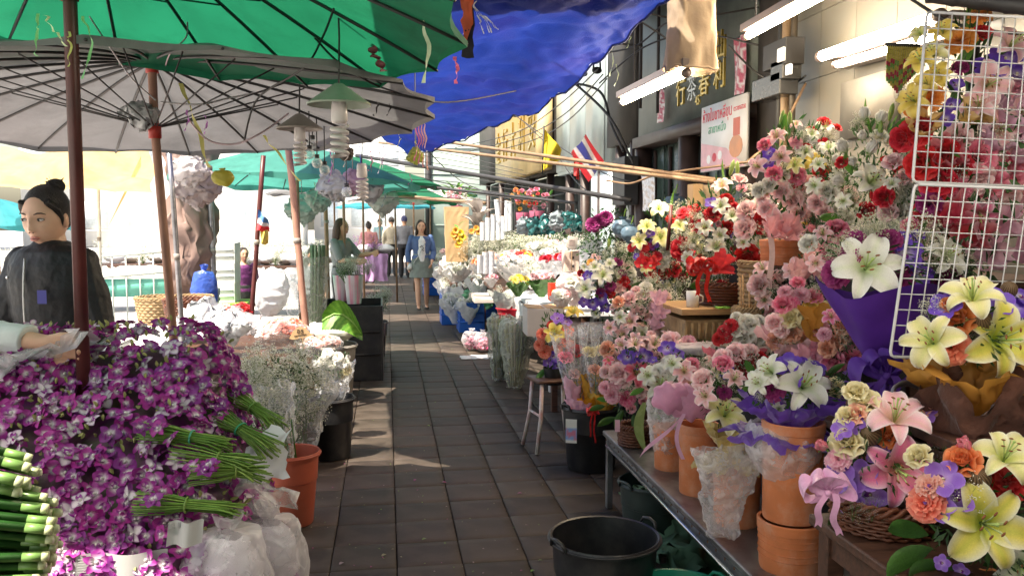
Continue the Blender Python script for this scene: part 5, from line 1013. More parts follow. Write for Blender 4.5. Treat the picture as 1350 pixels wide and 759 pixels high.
# --- A5 hanging column behind the grid
t, cc, mp, Rw = arrangement('standing_spray', 'tall spray with yellow lilies orange carnations and pink roses behind the wire grid', 'flower spray', 2.6,
    [('lily:yellow', 1243, 42, 50), ('lily:yellow', 1215, 80, 60, (-.7, -.5, .5)), ('lily:cream', 1230, 72, 56), ('lily:yellow', 1236, 100, 50), ('carn:orange', 1227, 129, 40), ('lily:yellow', 1205, 133, 66, (-.8, -.5, .2)), ('lily:yellow', 1222, 112, 50), ('carn:orange', 1266, 52, 46), ('carn:orange', 1200, 143, 24), ('carn:orange', 1292, 20, 36), ('vanda:blue', 1307, 92, 60), ('vanda:blue', 1325, 80, 60), ('vanda:blue', 1340, 100, 56), ('lily:pale', 1303, 112, 86, (-.3, -.9, .1)), ('lily:pale', 1330, 62, 80, (.1, -.8, .5)), ('lily:pale', 1290, 140, 66), ('carn:pink', 1341, 116, 36), ('lily:pale', 1318, 170, 76), ('rose:red', 1208, 172, 40), ('bud:red', 1222, 165, 44), ('rose:red', 1190, 182, 34), ('rose:pink', 1337, 222, 46), ('rose:pink', 1292, 205, 44), ('rose:palepink', 1288, 238, 44), ('rose:pink', 1310, 245, 40), ('rose:palepink', 1325, 262, 44), ('carn:pink', 1345, 258, 40), ('rose:red', 1215, 215, 44), ('rose:red', 1235, 240, 44), ('rose:red', 1245, 205, 40), ('carn:hot', 1265, 250, 36), ('lily:pink', 1290, 280, 60), ('lily:pink', 1325, 285, 60), ('carn:purple', 1225, 270, 40), ('rose:palepink', 1262, 180, 36), ('lily:cream', 1213, 45, 40), ('lily:pale', 1345, 150, 60), ('rose:palepink', 1340, 180, 40)],
    (1280, 340), (1275, 160, 78, 150), gy=[(1312, 185, 34), (1250, 225, 28)], lv=[('blade', 1280, 60, 80, 85), ('blade', 1295, 55, 70, 95), ('leaf', 1245, 160, 60, 280), ('leaf', 1255, 120, 60, 300), ('darkleaf', 1240, 195, 50, 200), ('leaf', 1260, 95, 50, 60), ('darkleaf', 1275, 150, 60, 250), ('leaf', 1230, 180, 50, 260)], bulge=.22, look=.9, auto=[(('rose:pink', 'rose:palepink', 'rose:red', 'lily:pale', 'carn:hot'), 16, 30, 46)])
for (px, py, q, c, s_) in ((1316, 160, 40, (.8, .42, .62), 1), (1300, 185, 34, (.8, .45, .62), 2), (1338, 200, 34, (.82, .5, .66), 3), (1215, 165, 26, (.8, .5, .12), 4), (1270, 150, 28, (.75, .5, .12), 5), (1245, 205, 30, (.62, .06, .1), 6), (1310, 300, 40, (.8, .42, .55), 7), (1340, 330, 44, (.8, .45, .6), 8), (1250, 285, 34, (.5, .03, .07), 9), (1275, 310, 34, (.55, .05, .08), 10), (1295, 340, 34, (.82, .5, .62), 11)):
    sub(ruffle(c, .02, q*mp*.72, q*mp*.9, 6, .26, s_+50, n=48, parent=t, name='tissue_fold', edge=mixc(c, (.9, .8, .8), .3)), at(px, py+10, 2.56), t, Matrix.Rotation(.9, 4, 'X') @ Matrix.Rotation(R.uniform(-.5, .5), 4, 'Y'))
k = MB(); q0, q1 = at(1280, 350, 2.65), at(1285, 10, 2.65); k.tube([Vector((q0.x, 2.65, .0))-t.location, q1-t.location], .02, 8); k.obj('support_pole', M_dmet, t)
# --- wire grid panels
M_wire = mat('white_wire', (.62, .62, .63), rough=.35, var=.05, bump=.02)
def gridpanel(label, TL, BL, Y, W_, nx, ny, depth):
    a, b = at(*TL, Y), at(*BL, Y-.03); right = Vector((math.cos(rad(-4)), math.sin(rad(-4)), -.035)).normalized(); t = thing('wire_grid_panel', label, 'wire panel', a)
    dn = b-a; c = lambda u, v: right*(W_*u)+dn*v
    k = MB(); pts = [c(.02, 0), c(1, 0), c(1, 1), c(.02, 1), c(.006, .99), c(0, .97), c(0, .03), c(.006, .008), c(.02, 0)]; k.tube(pts, .0042, 8); k.obj('grid_frame', M_wire, t)
    for i in range(1, nx): k = MB(); k.tube([c(i/nx, 0), c(i/nx, 1)], .0018, 6); k.obj('wire', M_wire, t)
    for i in range(1, ny): k = MB(); off = right.cross(dn).normalized()*.004; k.tube([c(0, i/ny)+off, c(1, i/ny)+off], .0018, 6); k.obj('wire', M_wire, t)
gridpanel('upper white wire grid panel in front of the tall yellow and pink spray', (1222, 16), (1203, 240), 2.2, .55, 15, 11, 0)
gridpanel('lower white wire grid panel overlapping the purple cone bouquet', (1206, 243), (1173, 470), 2.14, .58, 16, 11, 0)
# ================================================================== RIGHT PASSAGE: tubs, stools, far stalls
def tubpx(label, px, Y, w, h, m, taper=.82, **kw):
    p = at(px, 600, Y); r = w*m_per_px(at(px, 600, Y))/2/1.04; return tub(label, (p.x, Y, .003), r*taper, r, h, m, **kw)
M_grnp = mat('green_plastic_tub', (.01, .24, .15), rough=.3, var=.1, bump=.03)
tubpx('empty black round tub with lug handles in the foreground beside the bench', 798, 3.17, 146, .36, M_blk, .84, group=None, name='plastic_tub', cat='tub')
tubpx('green tub with black rim at the bottom edge beside the bench leg', 896, 2.86, 150, .255, M_grnp, .85, name='plastic_tub', cat='tub')
tubpx('dark tub holding pale cloth half hidden under the steel bench', 862, 4.0, 92, .3, mat('grey_green_plastic', (.03, .045, .042), rough=.35), .85, name='plastic_tub', cat='tub')
p = at(848, 655, 4.0); t = thing('folded_cloth', 'pale green cloth stuffed in the dark tub under the bench', 'cloth', (p.x+.04, 4.0, .22)); crumple(lambda u, v: Vector(((u-.5)*.2, (v-.5)*.22, .06*math.sin(u*3.1)*math.sin(v*3.1))), 16, 16, False, .04, 12, 3).obj('cloth', mat('pale_green_cloth', (.3, .45, .25), rough=.9), t)
t = thing('folded_cloth', 'green striped cloth bundle on the floor under the steel bench', 'cloth', (1.42, 3.75, .04)); crumple(lambda u, v: Vector(((u-.5)*.4, (v-.5)*.5, .11*math.sin(u*3.1)*math.sin(v*3.1))), 16, 16, False, .05, 8, 4).obj('cloth', mat('dk_green_cloth', (.06, .13, .08), rough=.9), t)
# cellophane roses in black tub
tubpx('black bucket with rose cones and a red ribbon standing by the white stool', 779, 5.25, 78, .41, M_blk, .84, name='plastic_bucket')
cb = at(779, 543, 5.25)
def cellocone(label, px, py0, py1, Y, w, kind, name='wrapped_rose', paper=None):
    b, tp = at(px[0], py1, Y), at(px[1], py0, Y); t = thing(name, label, 'wrapped flower', b, 0, 'cellophane wrapped roses in the black bucket'); mp = m_per_px(b); H = tp-b; k = MB()
    k.grid(lambda u, v: H*u+Vector(((.008+w*mp*u)*math.cos(v*6.283)*(1+.1*math.sin(v*31)*u), (.008+w*mp*.6*u)*math.sin(v*6.283), .012*math.sin(v*19)*u)), 12, 40, True); k.obj('cellophane', M_cello, t)
    put(fmesh(kind), LAB[kind.split(':')[0]], t, b+H*.72, (0, -.5, .8), w*1.35*mp, root=b)
    k = MB(); k.col = G2; k.tube([(0, 0, 0), H*.35+Vector((.005, 0, 0)), H*.7], .0045, 5); k.obj('stem', M_leaf, t)
    for q in (.3, .42): o = link(leafmesh('leaf'), 'leaf', t); o.matrix_local = Matrix.Translation(H*q) @ Matrix.Rotation(R.uniform(0, 6), 4, 'Z') @ Matrix.Scale(.06, 4)
    if paper: sub(ruffle(paper, .02, w*mp*.9, H.length*.4, 4, .15, int(px[0]), n=40, parent=t, name='paper_wrap'), b+H*.03, t)
for i, (x0, x1, y0, w_, kd, pc, lb) in enumerate(((755, 742, 440, 15, 'rose:pink', (.82, .5, .62), 'pink rose cone leaning farthest left in the black bucket'), (765, 760, 428, 15, 'rose:red', (.75, .42, .05), 'red rose cone at the left middle of the black bucket'), (775, 778, 430, 14, 'rose:cream', (.78, .45, .06), 'cream rose cone in the centre of the black bucket'),
        (788, 795, 428, 15, 'rose:cream', (.8, .55, .1), 'cream rose cone right of centre in the black bucket'), (796, 812, 436, 14, 'rose:peach', (.78, .42, .05), 'peach rose cone leaning farthest right in the black bucket'), (770, 752, 470, 12, 'rose:palepink', None, 'small pale pink rose cone at the front of the black bucket'), (785, 784, 462, 13, 'rose:peach', None, 'short peach rose cone at the front of the black bucket'))):
    cellocone(lb, (x0, x1), y0, 548, 5.25-.06*(i > 4)+.05*(i % 2), w_, kd, paper=pc)
t = thing('paper_bundle', 'orange and pink tissue bundle stuffed in the mouth of the black bucket', 'wrapping', cb+Vector((0, 0, -.06)))
sub(ruffle((.72, .36, .03), .05, .12, .14, 5, .3, 61, parent=t, name='orange_tissue'), cb+Vector((.03, -.04, -.02)), t); sub(ruffle((.8, .5, .68), .03, .08, .12, 4, .2, 62, parent=t, name='pink_tissue'), cb+Vector((-.1, -.07, -.02)), t); sub(ruffle((.62, .42, .08), .03, .08, .15, 4, .2, 63, parent=t, name='gold_tissue'), cb+Vector((.05, -.09, -.02)), t)
t = thing('red_ribbon', 'red ribbon bow hanging down the side of the black bucket', 'ribbon', at(781, 543, 5.05)); sub(bow((.7, .02, .02), .035, .19, parent=t, name='ribbon_bow'), t.location, t)
p = at(753, 568, 5.07); t = thing('flower_picture_label', 'small colour picture sticker on the black bucket', 'sticker', p); k = MB(); k.grid(lambda u, v: (Vector(((u-.5)*.065, .03*(u-.5)*-.9, (v-.5)*.15)), (.75, .75, .7) if v > .6 or v < .1 else ((.6, .2, .3) if noise.noise(Vector((u*4, v*4, 1))) > 0 else (.25, .4, .7))), 6, 12); k.obj('label_sheet', M_paint, t, smooth=False)
# white stool with flowers
def stool(label, loc, w_, h, m, mt, rz=0):
    t = thing('metal_stool', label, 'stool', loc, rz); bevel(MB().box((0, 0, h-.012), (w_, w_*.85, .024)).obj('seat', mt, t), .01, 3)
    for sx in (-1, 1):
        for sy in (-1, 1): k = MB(); k.tube([(sx*w_*.38, sy*w_*.32, h-.02), (sx*w_*.42, sy*w_*.37, h*.5), (sx*w_*.56, sy*w_*.48, .0)], .015, 8); k.obj('leg', m, t)
    for sx in (-1, 1): k = MB(); k.tube([(sx*w_*.42, -w_*.37, h*.5), (sx*w_*.42, w_*.37, h*.5)], .009, 6); k.obj('stretcher', m, t)
    return t
p = at(728, 595, 5.75); stool('white and red painted metal stool by the black bucket with sun on its legs', (p.x, 5.75, .003), .3, .5, mat('flaking_white_paint', (.62, .58, .55), rough=.5, dirt=(.45, .08, .06), dirtamt=.9, dirtscale=7), M_wood, rad(10))
t, cc, mp, Rw = arrangement('flower_arrangement', 'coral carnation and yellow lily posy standing on the white stool', 'bouquet', 5.75,
    [('carn:coral', 715, 440, 20), ('carn:coral', 711, 455, 20), ('carn:coral', 718, 464, 22), ('lily:yellow', 731, 440, 40), ('lily:yellow', 755, 412, 38), ('vanda:violet', 735, 420, 22), ('carn:red', 727, 428, 16), ('vanda:violet', 746, 424, 20), ('carn:coral', 748, 435, 22), ('vanda:blue', 730, 470, 20), ('vanda:blue', 735, 482, 18), ('carn:coral', 745, 450, 20), ('carn:coral', 735, 458, 18), ('vanda:violet', 722, 478, 16)], (730, 510), (733, 450, 26, 40), lv=[('leaf', 720, 485, 26, 230)], bulge=.5)
p = at(730, 495, 5.75); k = MB(); k.lathe([(.06, -.06), (.075, .06)], 24); sub(k.obj('holder', M_blk, t), p, t)
# second table legs behind
table('display_table', 'dark wooden table behind the white stool loaded with arrangements', 1.32, 2.0, 5.95, 6.9, .74, M_wood, .03, .05)
# wrapped long bundles
M_gbag = mat('misty_plastic', (.6, .64, .55), rough=.3, var=.1, scale=8, bump=.25, bscale=20, alpha=.22, trans=.2)
def longbundle(label, pxt, pxb, yt, yb, Y, w0, w1, greens):
    b, tp = at(pxb, yb, Y), at(pxt, yt, Y); b.z = max(b.z, .01); t = thing('wrapped_stem_bundle', label, 'flower bundle', b, 0, 'plastic wrapped stem bundles on the floor'); H = tp-b; mp = m_per_px(b)
    for i in range(30):
        a = i*2.4; q = math.sqrt(i/30); k = MB(); c = mixc((.3, .36, .14), (.62, .5, .44), R.random()*greens); k.col = c
        top = H*.93+Vector((math.cos(a)*w1*mp*q*.85, math.sin(a)*w1*mp*q*.7, -.06*R.random())); bt = Vector((math.cos(a)*w0*mp*q*.8, math.sin(a)*w0*mp*q*.8, .01)); k.tube([bt, (bt+top)/2, top, top*1.03], [.006, .01, .013, .004], 6); k.obj('stem', M_leaf, t)
    k = crumple(lambda u, v: H*u+Vector(((w0+(w1-w0)*min(1, u*1.4)*(1 if u < .9 else 1-(u-.9)*8))*mp*math.cos(v*6.283), (w0+(w1-w0)*min(1, u*1.4)*(1 if u < .9 else 1-(u-.9)*8))*mp*.8*math.sin(v*6.283), 0)), 22, 32, True, .025, 10, pxt); k.obj('plastic_sleeve', M_gbag, t)
longbundle('nearer tall plastic sleeve of green and pink stems leaning on the floor', 683, 680, 418, 512, 7.9, 9, 24, 1)
longbundle('paler plastic sleeve of stems just behind the nearer one', 662, 658, 412, 500, 8.3, 9, 18, .6)
# pink bags on the floor
for i, (px, py, w_, c, lb) in enumerate(((622, 462, 13, (.45, .1, .2), 'dark pink plastic bag of petals on the floor nearest the path'), (637, 464, 12, (.72, .08, .25), 'bright pink bag of petals leaning on the darker one'))):
    p = atz(px, py, 0); t = thing('petal_bag', lb, 'bag', p, 0, 'bags of pink petals on the path'); mp = m_per_px(p)
    bagshape((0, 0, .012), w_*mp, w_*mp*.8, .26, i+3).obj('bag_skin', M_bag, t); k = MB()
    for j in range(60): k.col = mixc(c, (.85, .4, .5), R.random()); a = R.uniform(0, 6.28); q = math.sqrt(R.random()); k.ball((w_*mp*.75*q*math.cos(a), w_*mp*.6*q*math.sin(a), .03+R.random()*.14), .022, 5, 4)
    o = k.obj('petals', M_pet, t); o['kind'] = 'stuff'
p = atz(635, 470, 0); tag(crumple(lambda u, v: Vector((p.x+(u-.5)*.5, p.y-.05+(v-.5)*.3, .012)), 10, 10, False, .012, 8, 1).obj('plastic_sheet', M_wbag), 'white plastic sheet spread under the pink petal bags', 'sheet')
# blue crates
M_blue = mat('blue_plastic', (.01, .12, .55), rough=.35, var=.1, bump=.02)
def crate(label, loc, sx, sy, sz, m, rz=0, group=None, cat='crate', name='plastic_crate'):
    t = thing(name, label, cat, loc, rz, group)
    for s_ in (-1, 1):
        for nm, c, d in (('side_panel', (s_*(sx/2-.01), 0, sz/2), (.018, sy, sz)), ('end_panel', (0, s_*(sy/2-.01), sz/2), (sx-.04, .018, sz))): bevel(MB().box(c, d).obj(nm, m, t, smooth=False), .004)
    MB().box((0, 0, .012), (sx-.04, sy-.04, .02)).obj('crate_floor', m, t); 
    for z in (.35, .65): k = MB(); k.box((0, -sy/2-.004, sz*z), (sx*.9, .012, .02)); k.box((-sx/2-.004, 0, sz*z), (.012, sy*.9, .02)); k.obj('rib', m, t)
    return t
p = atz(606, 438, 0); crate('nearest blue plastic crate under the white bunches at the right of the path', (p.x+.17, p.y+.2, .002), .36, .5, .42, M_blue, group='blue crates under the far right stall')
crate('middle blue plastic crate under the white bunches', (p.x-.02, p.y+1.1, .002), .36, .5, .44, M_blue, group='blue crates under the far right stall')
p = atz(572, 388, 0); crate('farthest blue crate beside the walking girl', (p.x, p.y, .002), .45, .6, .5, M_blue, group='blue crates under the far right stall')
p = atz(640, 425, 0); crate('blue crate in shadow under the wooden table', (p.x+.2, p.y+.5, .002), .5, .4, .3, M_blue, group='blue crates under the far right stall')
# far right stall tables
M_wcl = mat('white_table_cloth', (.7, .7, .7), rough=.8, var=.06, bump=.15)
table('stall_table', 'dark wooden stall table with white boxes at the far right of the path', 1.35, 2.5, 10.3, 12.6, .72, M_wood, .05, .07)
table('stall_table', 'long stall table carrying the massed white bunches farther on', .95, 2.5, 12.9, 19.5, .62, M_wood, .05, .07)
table('stall_table', 'white covered stall table with yellow and pink bunches', 1.45, 2.55, 7.6, 10.1, .74, M_wcl, .04, .05)
cl = crumple(lambda u, v: Vector((1.44+.02*math.sin(v*30), 7.6+2.5*v, .72-.36*u*(.7+.3*math.sin(v*9)))), 8, 50, False, .02, 5, 3); tag(cl.obj('table_cover', M_wcl), 'white plastic cover hanging from the edge of the stall table', 'cover')
# cardboard box, red box, white foam block with card
M_card = mat('cardboard', (.55, .36, .19), rough=.8, var=.1, scale=5, bump=.05); M_foam = mat('white_foam', (.55, .49, .44), rough=.7, var=.05)
def carton(label, px, py, Y, w_, d, h, m, cat='box', name='carton', lid=None):
    p = at(px, py, Y); t = thing(name, label, cat, p, R.uniform(-.1, .1)); bevel(MB().box((0, 0, h/2), (w_, d, h)).obj('box_body', m, t, smooth=False), .006)
    k = MB()
    for s_ in (-1, 1): k.box((s_*w_*.26, 0, h+.004), (w_*.46, d*.97, .006), Matrix.Rotation(s_*-.06, 3, 'Y'))
    k.obj('lid_flap', lid or m, t, smooth=False); return t
carton('white and tan carton at the stall edge behind the stem bundles', 716, 440, 7.6, .34, .34, .25, M_foam, lid=M_card)
t = carton('bright red and gold box standing on the white stall table', 731, 396, 7.9, .11, .11, .16, mat('red_print', (.6, .05, .02), rough=.4))
k = MB(); k.box((0, -.058, .07), (.07, .004, .07)); k.obj('gold_print', mat('gold_print', (.75, .4, .03), rough=.35), t)
k = MB(); k.box((0, -.0605, .07), (.035, .004, .035)); k.obj('red_print', mat('red_print'), t)
t = carton('tall pale paper house shaped box with dark slots on the stall', 752, 358, 8.2, .15, .13, .20, mat('pale_pink_card', (.7, .55, .46), rough=.7))
for z in (.06, .14): k = MB(); k.box((.01, -.068, z), (.02, .006, .025)); k.obj('slot', M_dmet, t)
t = thing('price_card', 'small white handwritten card on a stick above the pale box', 'sign', at(754, 340, 8.1)); bevel(MB().box((0, 0, .15), (.1, .008, .12), Matrix.Rotation(.2, 3, 'Y')).obj('card', M_foam, t), .003); k = MB(); k.tube([(0, .006, -.12), (0, .006, .14)], .004, 5); k.obj('stick', M_lwood, t)
k = MB(); k.col = (.25, .1, .1)
for j in range(3): k.tube([(-.03, -.007, .17-.022*j), (-.01, -.007, .175-.022*j), (.01, -.007, .168-.022*j), (.028, -.007, .172-.022*j)], .0016, 4)
k.obj('handwriting', M_paint, t)
for i, (px, py, Y) in enumerate(((645, 398, 10.6), (668, 395, 10.8), (640, 392, 11.3))): carton(('front left', 'front right', 'rear')[i]+' white foam box on the dark stall table edge', px, py, Y, .4, .3, .05, M_foam)
# --- bunches on the far right stalls: wrapped gyp, mixed bouquets, roses
def bunch(label, px, py, Y, rpx, kind, wrap=(.78, .78, .8), n=8, group=None, tall=1.2, gypc=None, tilt=0, wrapm=None, szs=(10, 16)):
    c = at(px, py, Y); mp = m_per_px(c); t = thing('wrapped_bunch', label, 'flower bunch', c-Vector((0, 0, rpx*mp*tall)), 0, group); r = rpx*mp
    sub(ruffle(wrap, r*.22, r*1.0, r*tall*1.05, R.choice((4, 5, 6)), .16, R.randint(1, 999), n=48, parent=t, mt=wrapm or M_tis, name='paper_wrap'), t.location, t)
    if kind is None: o = put(gyp(R.randint(1, 3), wcol=gypc or (.84, .83, .74)), 'filler_flowers', t, c, (0, 0, 1), (r*.98, r*.98, r*.75)); o['kind'] = 'stuff'
    else:
        o = put(clump(R.randint(1, 2)), 'foliage', t, c-Vector((0, 0, r*.2)), (0, 0, 1), (r*.75, r*.75, r*.5)); o['kind'] = 'stuff'
        for i in range(n):
            a = i*2.4; q = math.sqrt((i+.3)/n)*.85; d = Vector((math.cos(a)*q, -abs(math.sin(a))*q if i % 3 else math.sin(a)*q, math.sqrt(max(.05, 1-q*q))*.6)); k = R.choice(kind); put(fmesh(k), LAB[k.split(':')[0]], t, c+d*r, d+Vector((0, -.5, .3)), R.uniform(*szs)*mp)
    return t
bunch('baby breath bunch in a red tub beside the stem bundles', 664, 388, 9.6, 20, None, wrap=(.5, .52, .5), gypc=(.6, .64, .6))
tub('red plastic tub under the grey baby breath bunch', (at(674, 412, 9.6).x, 9.6, at(674, 412, 9.6).z-.14), .12, .17, .2, mat('red_plastic', (.6, .02, .04), rough=.35), handles=False, name='plastic_tub', cat='tub')
bunch('yellow flower bunch on the white stall table', 683, 374, 8.9, 14, ('daisy:yellow', 'lily:yellow'), n=9, szs=(9, 15), wrap=(.1, .2, .06), wrapm=M_leaf)
bunch('pink alstroemeria bunch beside the yellow flowers', 714, 370, 8.4, 18, ('daisy:pink', 'rose:palepink', 'carn:pink'), n=16, szs=(8, 12), wrap=(.1, .22, .06), wrapm=M_leaf)
bunch('dark red rose bunch behind the pink alstroemeria', 742, 345, 9.2, 15, ('rose:red', 'carn:hot'), n=12, szs=(8, 11))
bunch('deep red rose bunch left of the other red roses', 722, 346, 9.4, 13, ('rose:red', 'carn:hot'), n=10, szs=(8, 11))
bunch('red and yellow mixed bunch in the second row of the stall', 690, 342, 10.5, 15, ('carn:red', 'daisy:yellow', 'rose:orange'), n=12, szs=(8, 13))
bunch('orange and yellow mixed bunch behind the yellow flowers', 672, 343, 10.9, 14, ('carn:salmon', 'daisy:yellow', 'rose:peach'), n=12, szs=(8, 12))
bunch('salmon carnation bunch in pale paper', 650, 345, 11.4, 14, ('carn:salmon', 'carn:pink', 'rose:palepink'), n=12, szs=(7, 11))
bunch('orange rose bunch wrapped in white paper beside the salmon carnations', 632, 350, 12, 12, ('rose:peach', 'rose:orange', 'carn:salmon'), n=10, szs=(6, 9))
bunch('pink flower bunch above the green plastic', 648, 368, 10.9, 9, ('carn:pink', 'rose:palepink'), n=7, szs=(6, 9))
bunch('frothy white and pink wrapped bouquet behind the carton', 757, 378, 7.7, 22, ('rose:palepink', 'rose:white'), n=10, szs=(14, 20), wrap=(.82, .7, .7))
bunch('pale pink wrapped bouquet standing beside the carton', 740, 392, 7.5, 14, ('rose:palepink', 'rose:white'), n=8, szs=(9, 14), wrap=(.82, .76, .74))
spots = []
for i in range(84):
    for _ in range(30):
        Y = R.uniform(9.5, 20); x = R.uniform(1.0+.0*Y, 2.45); 
        if Y < 13: x = R.uniform(1.5, 2.5)
        if all((x-a)**2+(Y-b)**2 > .075 for a, b in spots): spots.append((x, Y)); break
adj = ['white', 'grey white', 'bluish white', 'cream white']
for i, (x, Y) in enumerate(spots):
    z = .62+.14+.34*(x-1.0)/1.4+R.uniform(-.03, .05)+(.12 if Y < 13 else 0); d = Vector((x, Y, z))-CP; px = 675+FPX*d.dot(RT)/d.dot(FW); py = 379.5-FPX*d.dot(UP)/d.dot(FW)
    kd = None if i % 3 else ('carn:white', 'rose:white', 'carn:white', 'daisy:white', 'rose:palepink'); wr = R.choice([(.78, .78, .82), (.7, .74, .8), (.75, .72, .7), (.82, .82, .82)])
    bunch('baby breath or white flower bunch wrapped in white paper packed on the far right stall', px, py, Y, .2/m_per_px((x, Y, z)), kd, wrap=wr, n=9, group='white paper bunches massed on the far right stall', szs=(7, 10), tall=1.1, gypc=(.86, .86, .82))
for i, (px, py, Y, r_) in enumerate(((590, 375, 13.2, 17), (612, 385, 12.3, 20), (600, 398, 12.2, 19), (630, 372, 12, 16), (585, 360, 14.5, 14), (618, 402, 11.9, 17), (606, 360, 13.5, 15))):
    bunch(('upper left', 'central', 'lowest left', 'upper right', 'farthest', 'lowest right', 'topmost')[i]+' of the crumpled white paper bunches overhanging the blue crates', px, py, Y, r_, None if i in (0, 6) else ('carn:white', 'rose:white'), wrap=(.76, .76, .78), n=6, szs=(6, 9), tall=1.5, group='white bunches over the blue crates')
p = at(632, 382, 11.6); t = thing('green_plastic_sheet', 'bright green plastic sheet crumpled among the white bunches', 'sheet', p); crumple(lambda u, v: Vector(((u-.5)*.4, (v-.5)*.3, -.15*u)), 14, 14, False, .08, 7, 3).obj('plastic_sheet', mat('mint_plastic', (.2, .6, .35), rough=.35, trans=.3), t)
# back row: gyp bank, white cylinders, grey foil bags hanging, big white leaf fan, kraft bag with sunflowers
gb = thing('flower_bank', 'bright bank of loose baby breath along the back of the far stall', 'flowers', at(650, 330, 12.5))
for i in range(22):
    px = 605+i*5.4; p = at(px, 338-18*math.sin(min(1, i/8)*1.57)+R.uniform(-5, 5), 13.2-i*.11); o = put(gyp(1+i % 3), 'filler_flowers', gb, p, (0, 0, 1), R.uniform(15, 20)*m_per_px(p)); o['kind'] = 'stuff'
for i in range(12):
    px = 690+i*9; p = at(px, 322+R.uniform(-4, 6), 11.5); o = put(clump(1+i % 3), 'foliage', gb, p, (0, 0, 1), R.uniform(13, 18)*m_per_px(p)); o['kind'] = 'stuff'
M_roll = mat('rolled_film', (.66, .68, .72), rough=.3, var=.05, bump=.04)
for i, (px, py, h, tl) in enumerate(((636, 305, 24, 0), (643, 302, 30, 0), (650, 300, 34, .02), (657, 299, 34, -.02), (663, 300, 30, 0), (668, 285, 40, .03), (656, 278, 30, -.12), (672, 285, 38, .0))):
    p = at(px, py, 11.8); mp = m_per_px(p); t = thing('film_roll', 'upright roll of silvery wrapping film in the row behind the baby breath', 'roll', p, 0, 'rolls of wrapping film'); k = MB(); k.lathe([(3.3*mp, -h*mp*.5), (3.3*mp, h*mp*.5), (2.2*mp, h*mp*.5), (2.1*mp, h*mp*.3)], 16); o = k.obj('roll_body', M_roll, t, auto=40); o.rotation_euler = (0, tl, 0); k = MB(); k.lathe([(2.0*mp, -h*mp*.45), (2.0*mp, h*mp*.52), (1.6*mp, h*mp*.52)], 12); k.obj('core', M_card, t, auto=40)
for i, (px, py, h, x_) in enumerate(((640, 345, 26, 0), (648, 345, 28, 0), (633, 347, 22, 0))):
    p = at(px, py, 10.9); mp = m_per_px(p); t = thing('film_roll', ('middle', 'right', 'left')[i]+' of the three grey film rolls standing among the white bunches', 'roll', p, 0); k = MB(); k.lathe([(4*mp, -h*mp*.6), (4*mp, h*mp*.5), (3*mp, h*mp*.5), (2.8*mp, h*mp*.3)], 16); k.obj('roll_body', M_roll, t, auto=40); k = MB(); k.lathe([(2.7*mp, -h*mp*.45), (2.7*mp, h*mp*.52), (2.2*mp, h*mp*.52)], 12); k.obj('core', M_card, t, auto=40)
M_fan = mat('dry_white_leaf', (.52, .46, .42), rough=.7, var=.15, bump=.15, trans=.2)
t = thing('dried_leaf_fan', 'large pale dried leaf fan rising behind the baby breath bank', 'dried leaves', at(630, 310, 12.3)); mp = m_per_px(t.location)
for i in range(13):
    k = MB(); k.col = (1, 1, 1); petal(k, 30*mp, 14*mp, (1, 1, 1), (1, 1, 1), (1, 1, 1), elev=rad(60), curl=rad(50), nL=7, nW=4, cup=.4, rot=i*.9, base=0, z0=(i*2.6)*mp); k.obj('dried_leaf', M_fan, t)
t = thing('kraft_bag', 'upright brown kraft paper bag with sunflowers beside the leaf fan', 'paper bag', at(602, 345, 13)); mp = m_per_px(t.location); k = crumple(lambda u, v: Vector(((14+2*u)*mp*max(-1, min(1, 1.4*math.cos(v*6.283))), 8*mp*max(-1, min(1, 1.4*math.sin(v*6.283))), 72*mp*u)), 12, 32, True, .005, 6, 2); k.obj('bag_skin', M_card, t, smooth=False)
t = thing('sunflower_bunch', 'bunch of yellow sunflowers with green leaves hanging before the kraft bag', 'flower bunch', at(604, 312, 12.7))
for i, (px, py) in enumerate(((601, 304), (607, 307), (601, 313), (606, 318), (604, 323), (610, 313), (598, 309))): p = at(px, py, 12.6); put(fmesh('daisy:yellow' if i % 2 else 'daisy:orange'), 'sunflower', t, p, (0, -1, .2), 11*m_per_px(p))
for a in range(7): o = link(leafmesh('leaf'), 'leaf', t); o.matrix_local = Matrix.Translation((0, -.02, .06-.05*a+.1)) @ Matrix.Rotation(a*2.1, 4, 'Z') @ Matrix.Scale(.16, 4)
t = thing('sunflower_bunch', 'small second sunflower bunch right of the leaf fan base', 'flower bunch', at(627, 305, 12.2))
for i, (px, py) in enumerate(((622, 305), (628, 301), (631, 306))): p = at(px, py, 12.1); put(fmesh('daisy:orange'), 'sunflower', t, p, (0, -1, .2), 9*m_per_px(p))
# hanging dark teal plastic bundles and green-blue bags
M_tealbag = mat('teal_film', (.02, .13, .13), rough=.25, var=.2, scale=8, bump=.25, bscale=14, spec=.8)
for i, (px, py, Y, w_, h) in enumerate(((690, 296, 10.5, 8, 22), (705, 295, 10.2, 9, 24), (722, 292, 9.8, 10, 26), (736, 288, 9.4, 10, 24), (752, 287, 9.0, 9, 22), (760, 290, 8.8, 7, 20))):
    p = at(px, py, Y); mp = m_per_px(p); t = thing('hanging_film_bundle', 'dark teal bundle of wrapping film hanging from the rail, '+('first', 'second', 'third', 'fourth', 'fifth', 'sixth')[i]+' from the path end', 'film bundle', p, 0, 'teal film bundles hanging on the rail')
    crumple(lambda u, v: Vector((w_*mp*math.cos(v*6.283)*(1 if u < .8 else 1-(u-.8)*3), w_*mp*.5*math.sin(v*6.283), h*mp*(u-.6))), 14, 24, True, .03, 9, i).obj('film', M_tealbag if i % 3 else mat('grey_film', (.25, .3, .32), rough=.2, bump=.25), t); k = MB(); k.col = (.1, .1, .1); k.tube([(0, 0, h*mp*.35), (0, 0, h*mp*.7)], .006, 5); k.obj('hanging_cord', M_str, t)
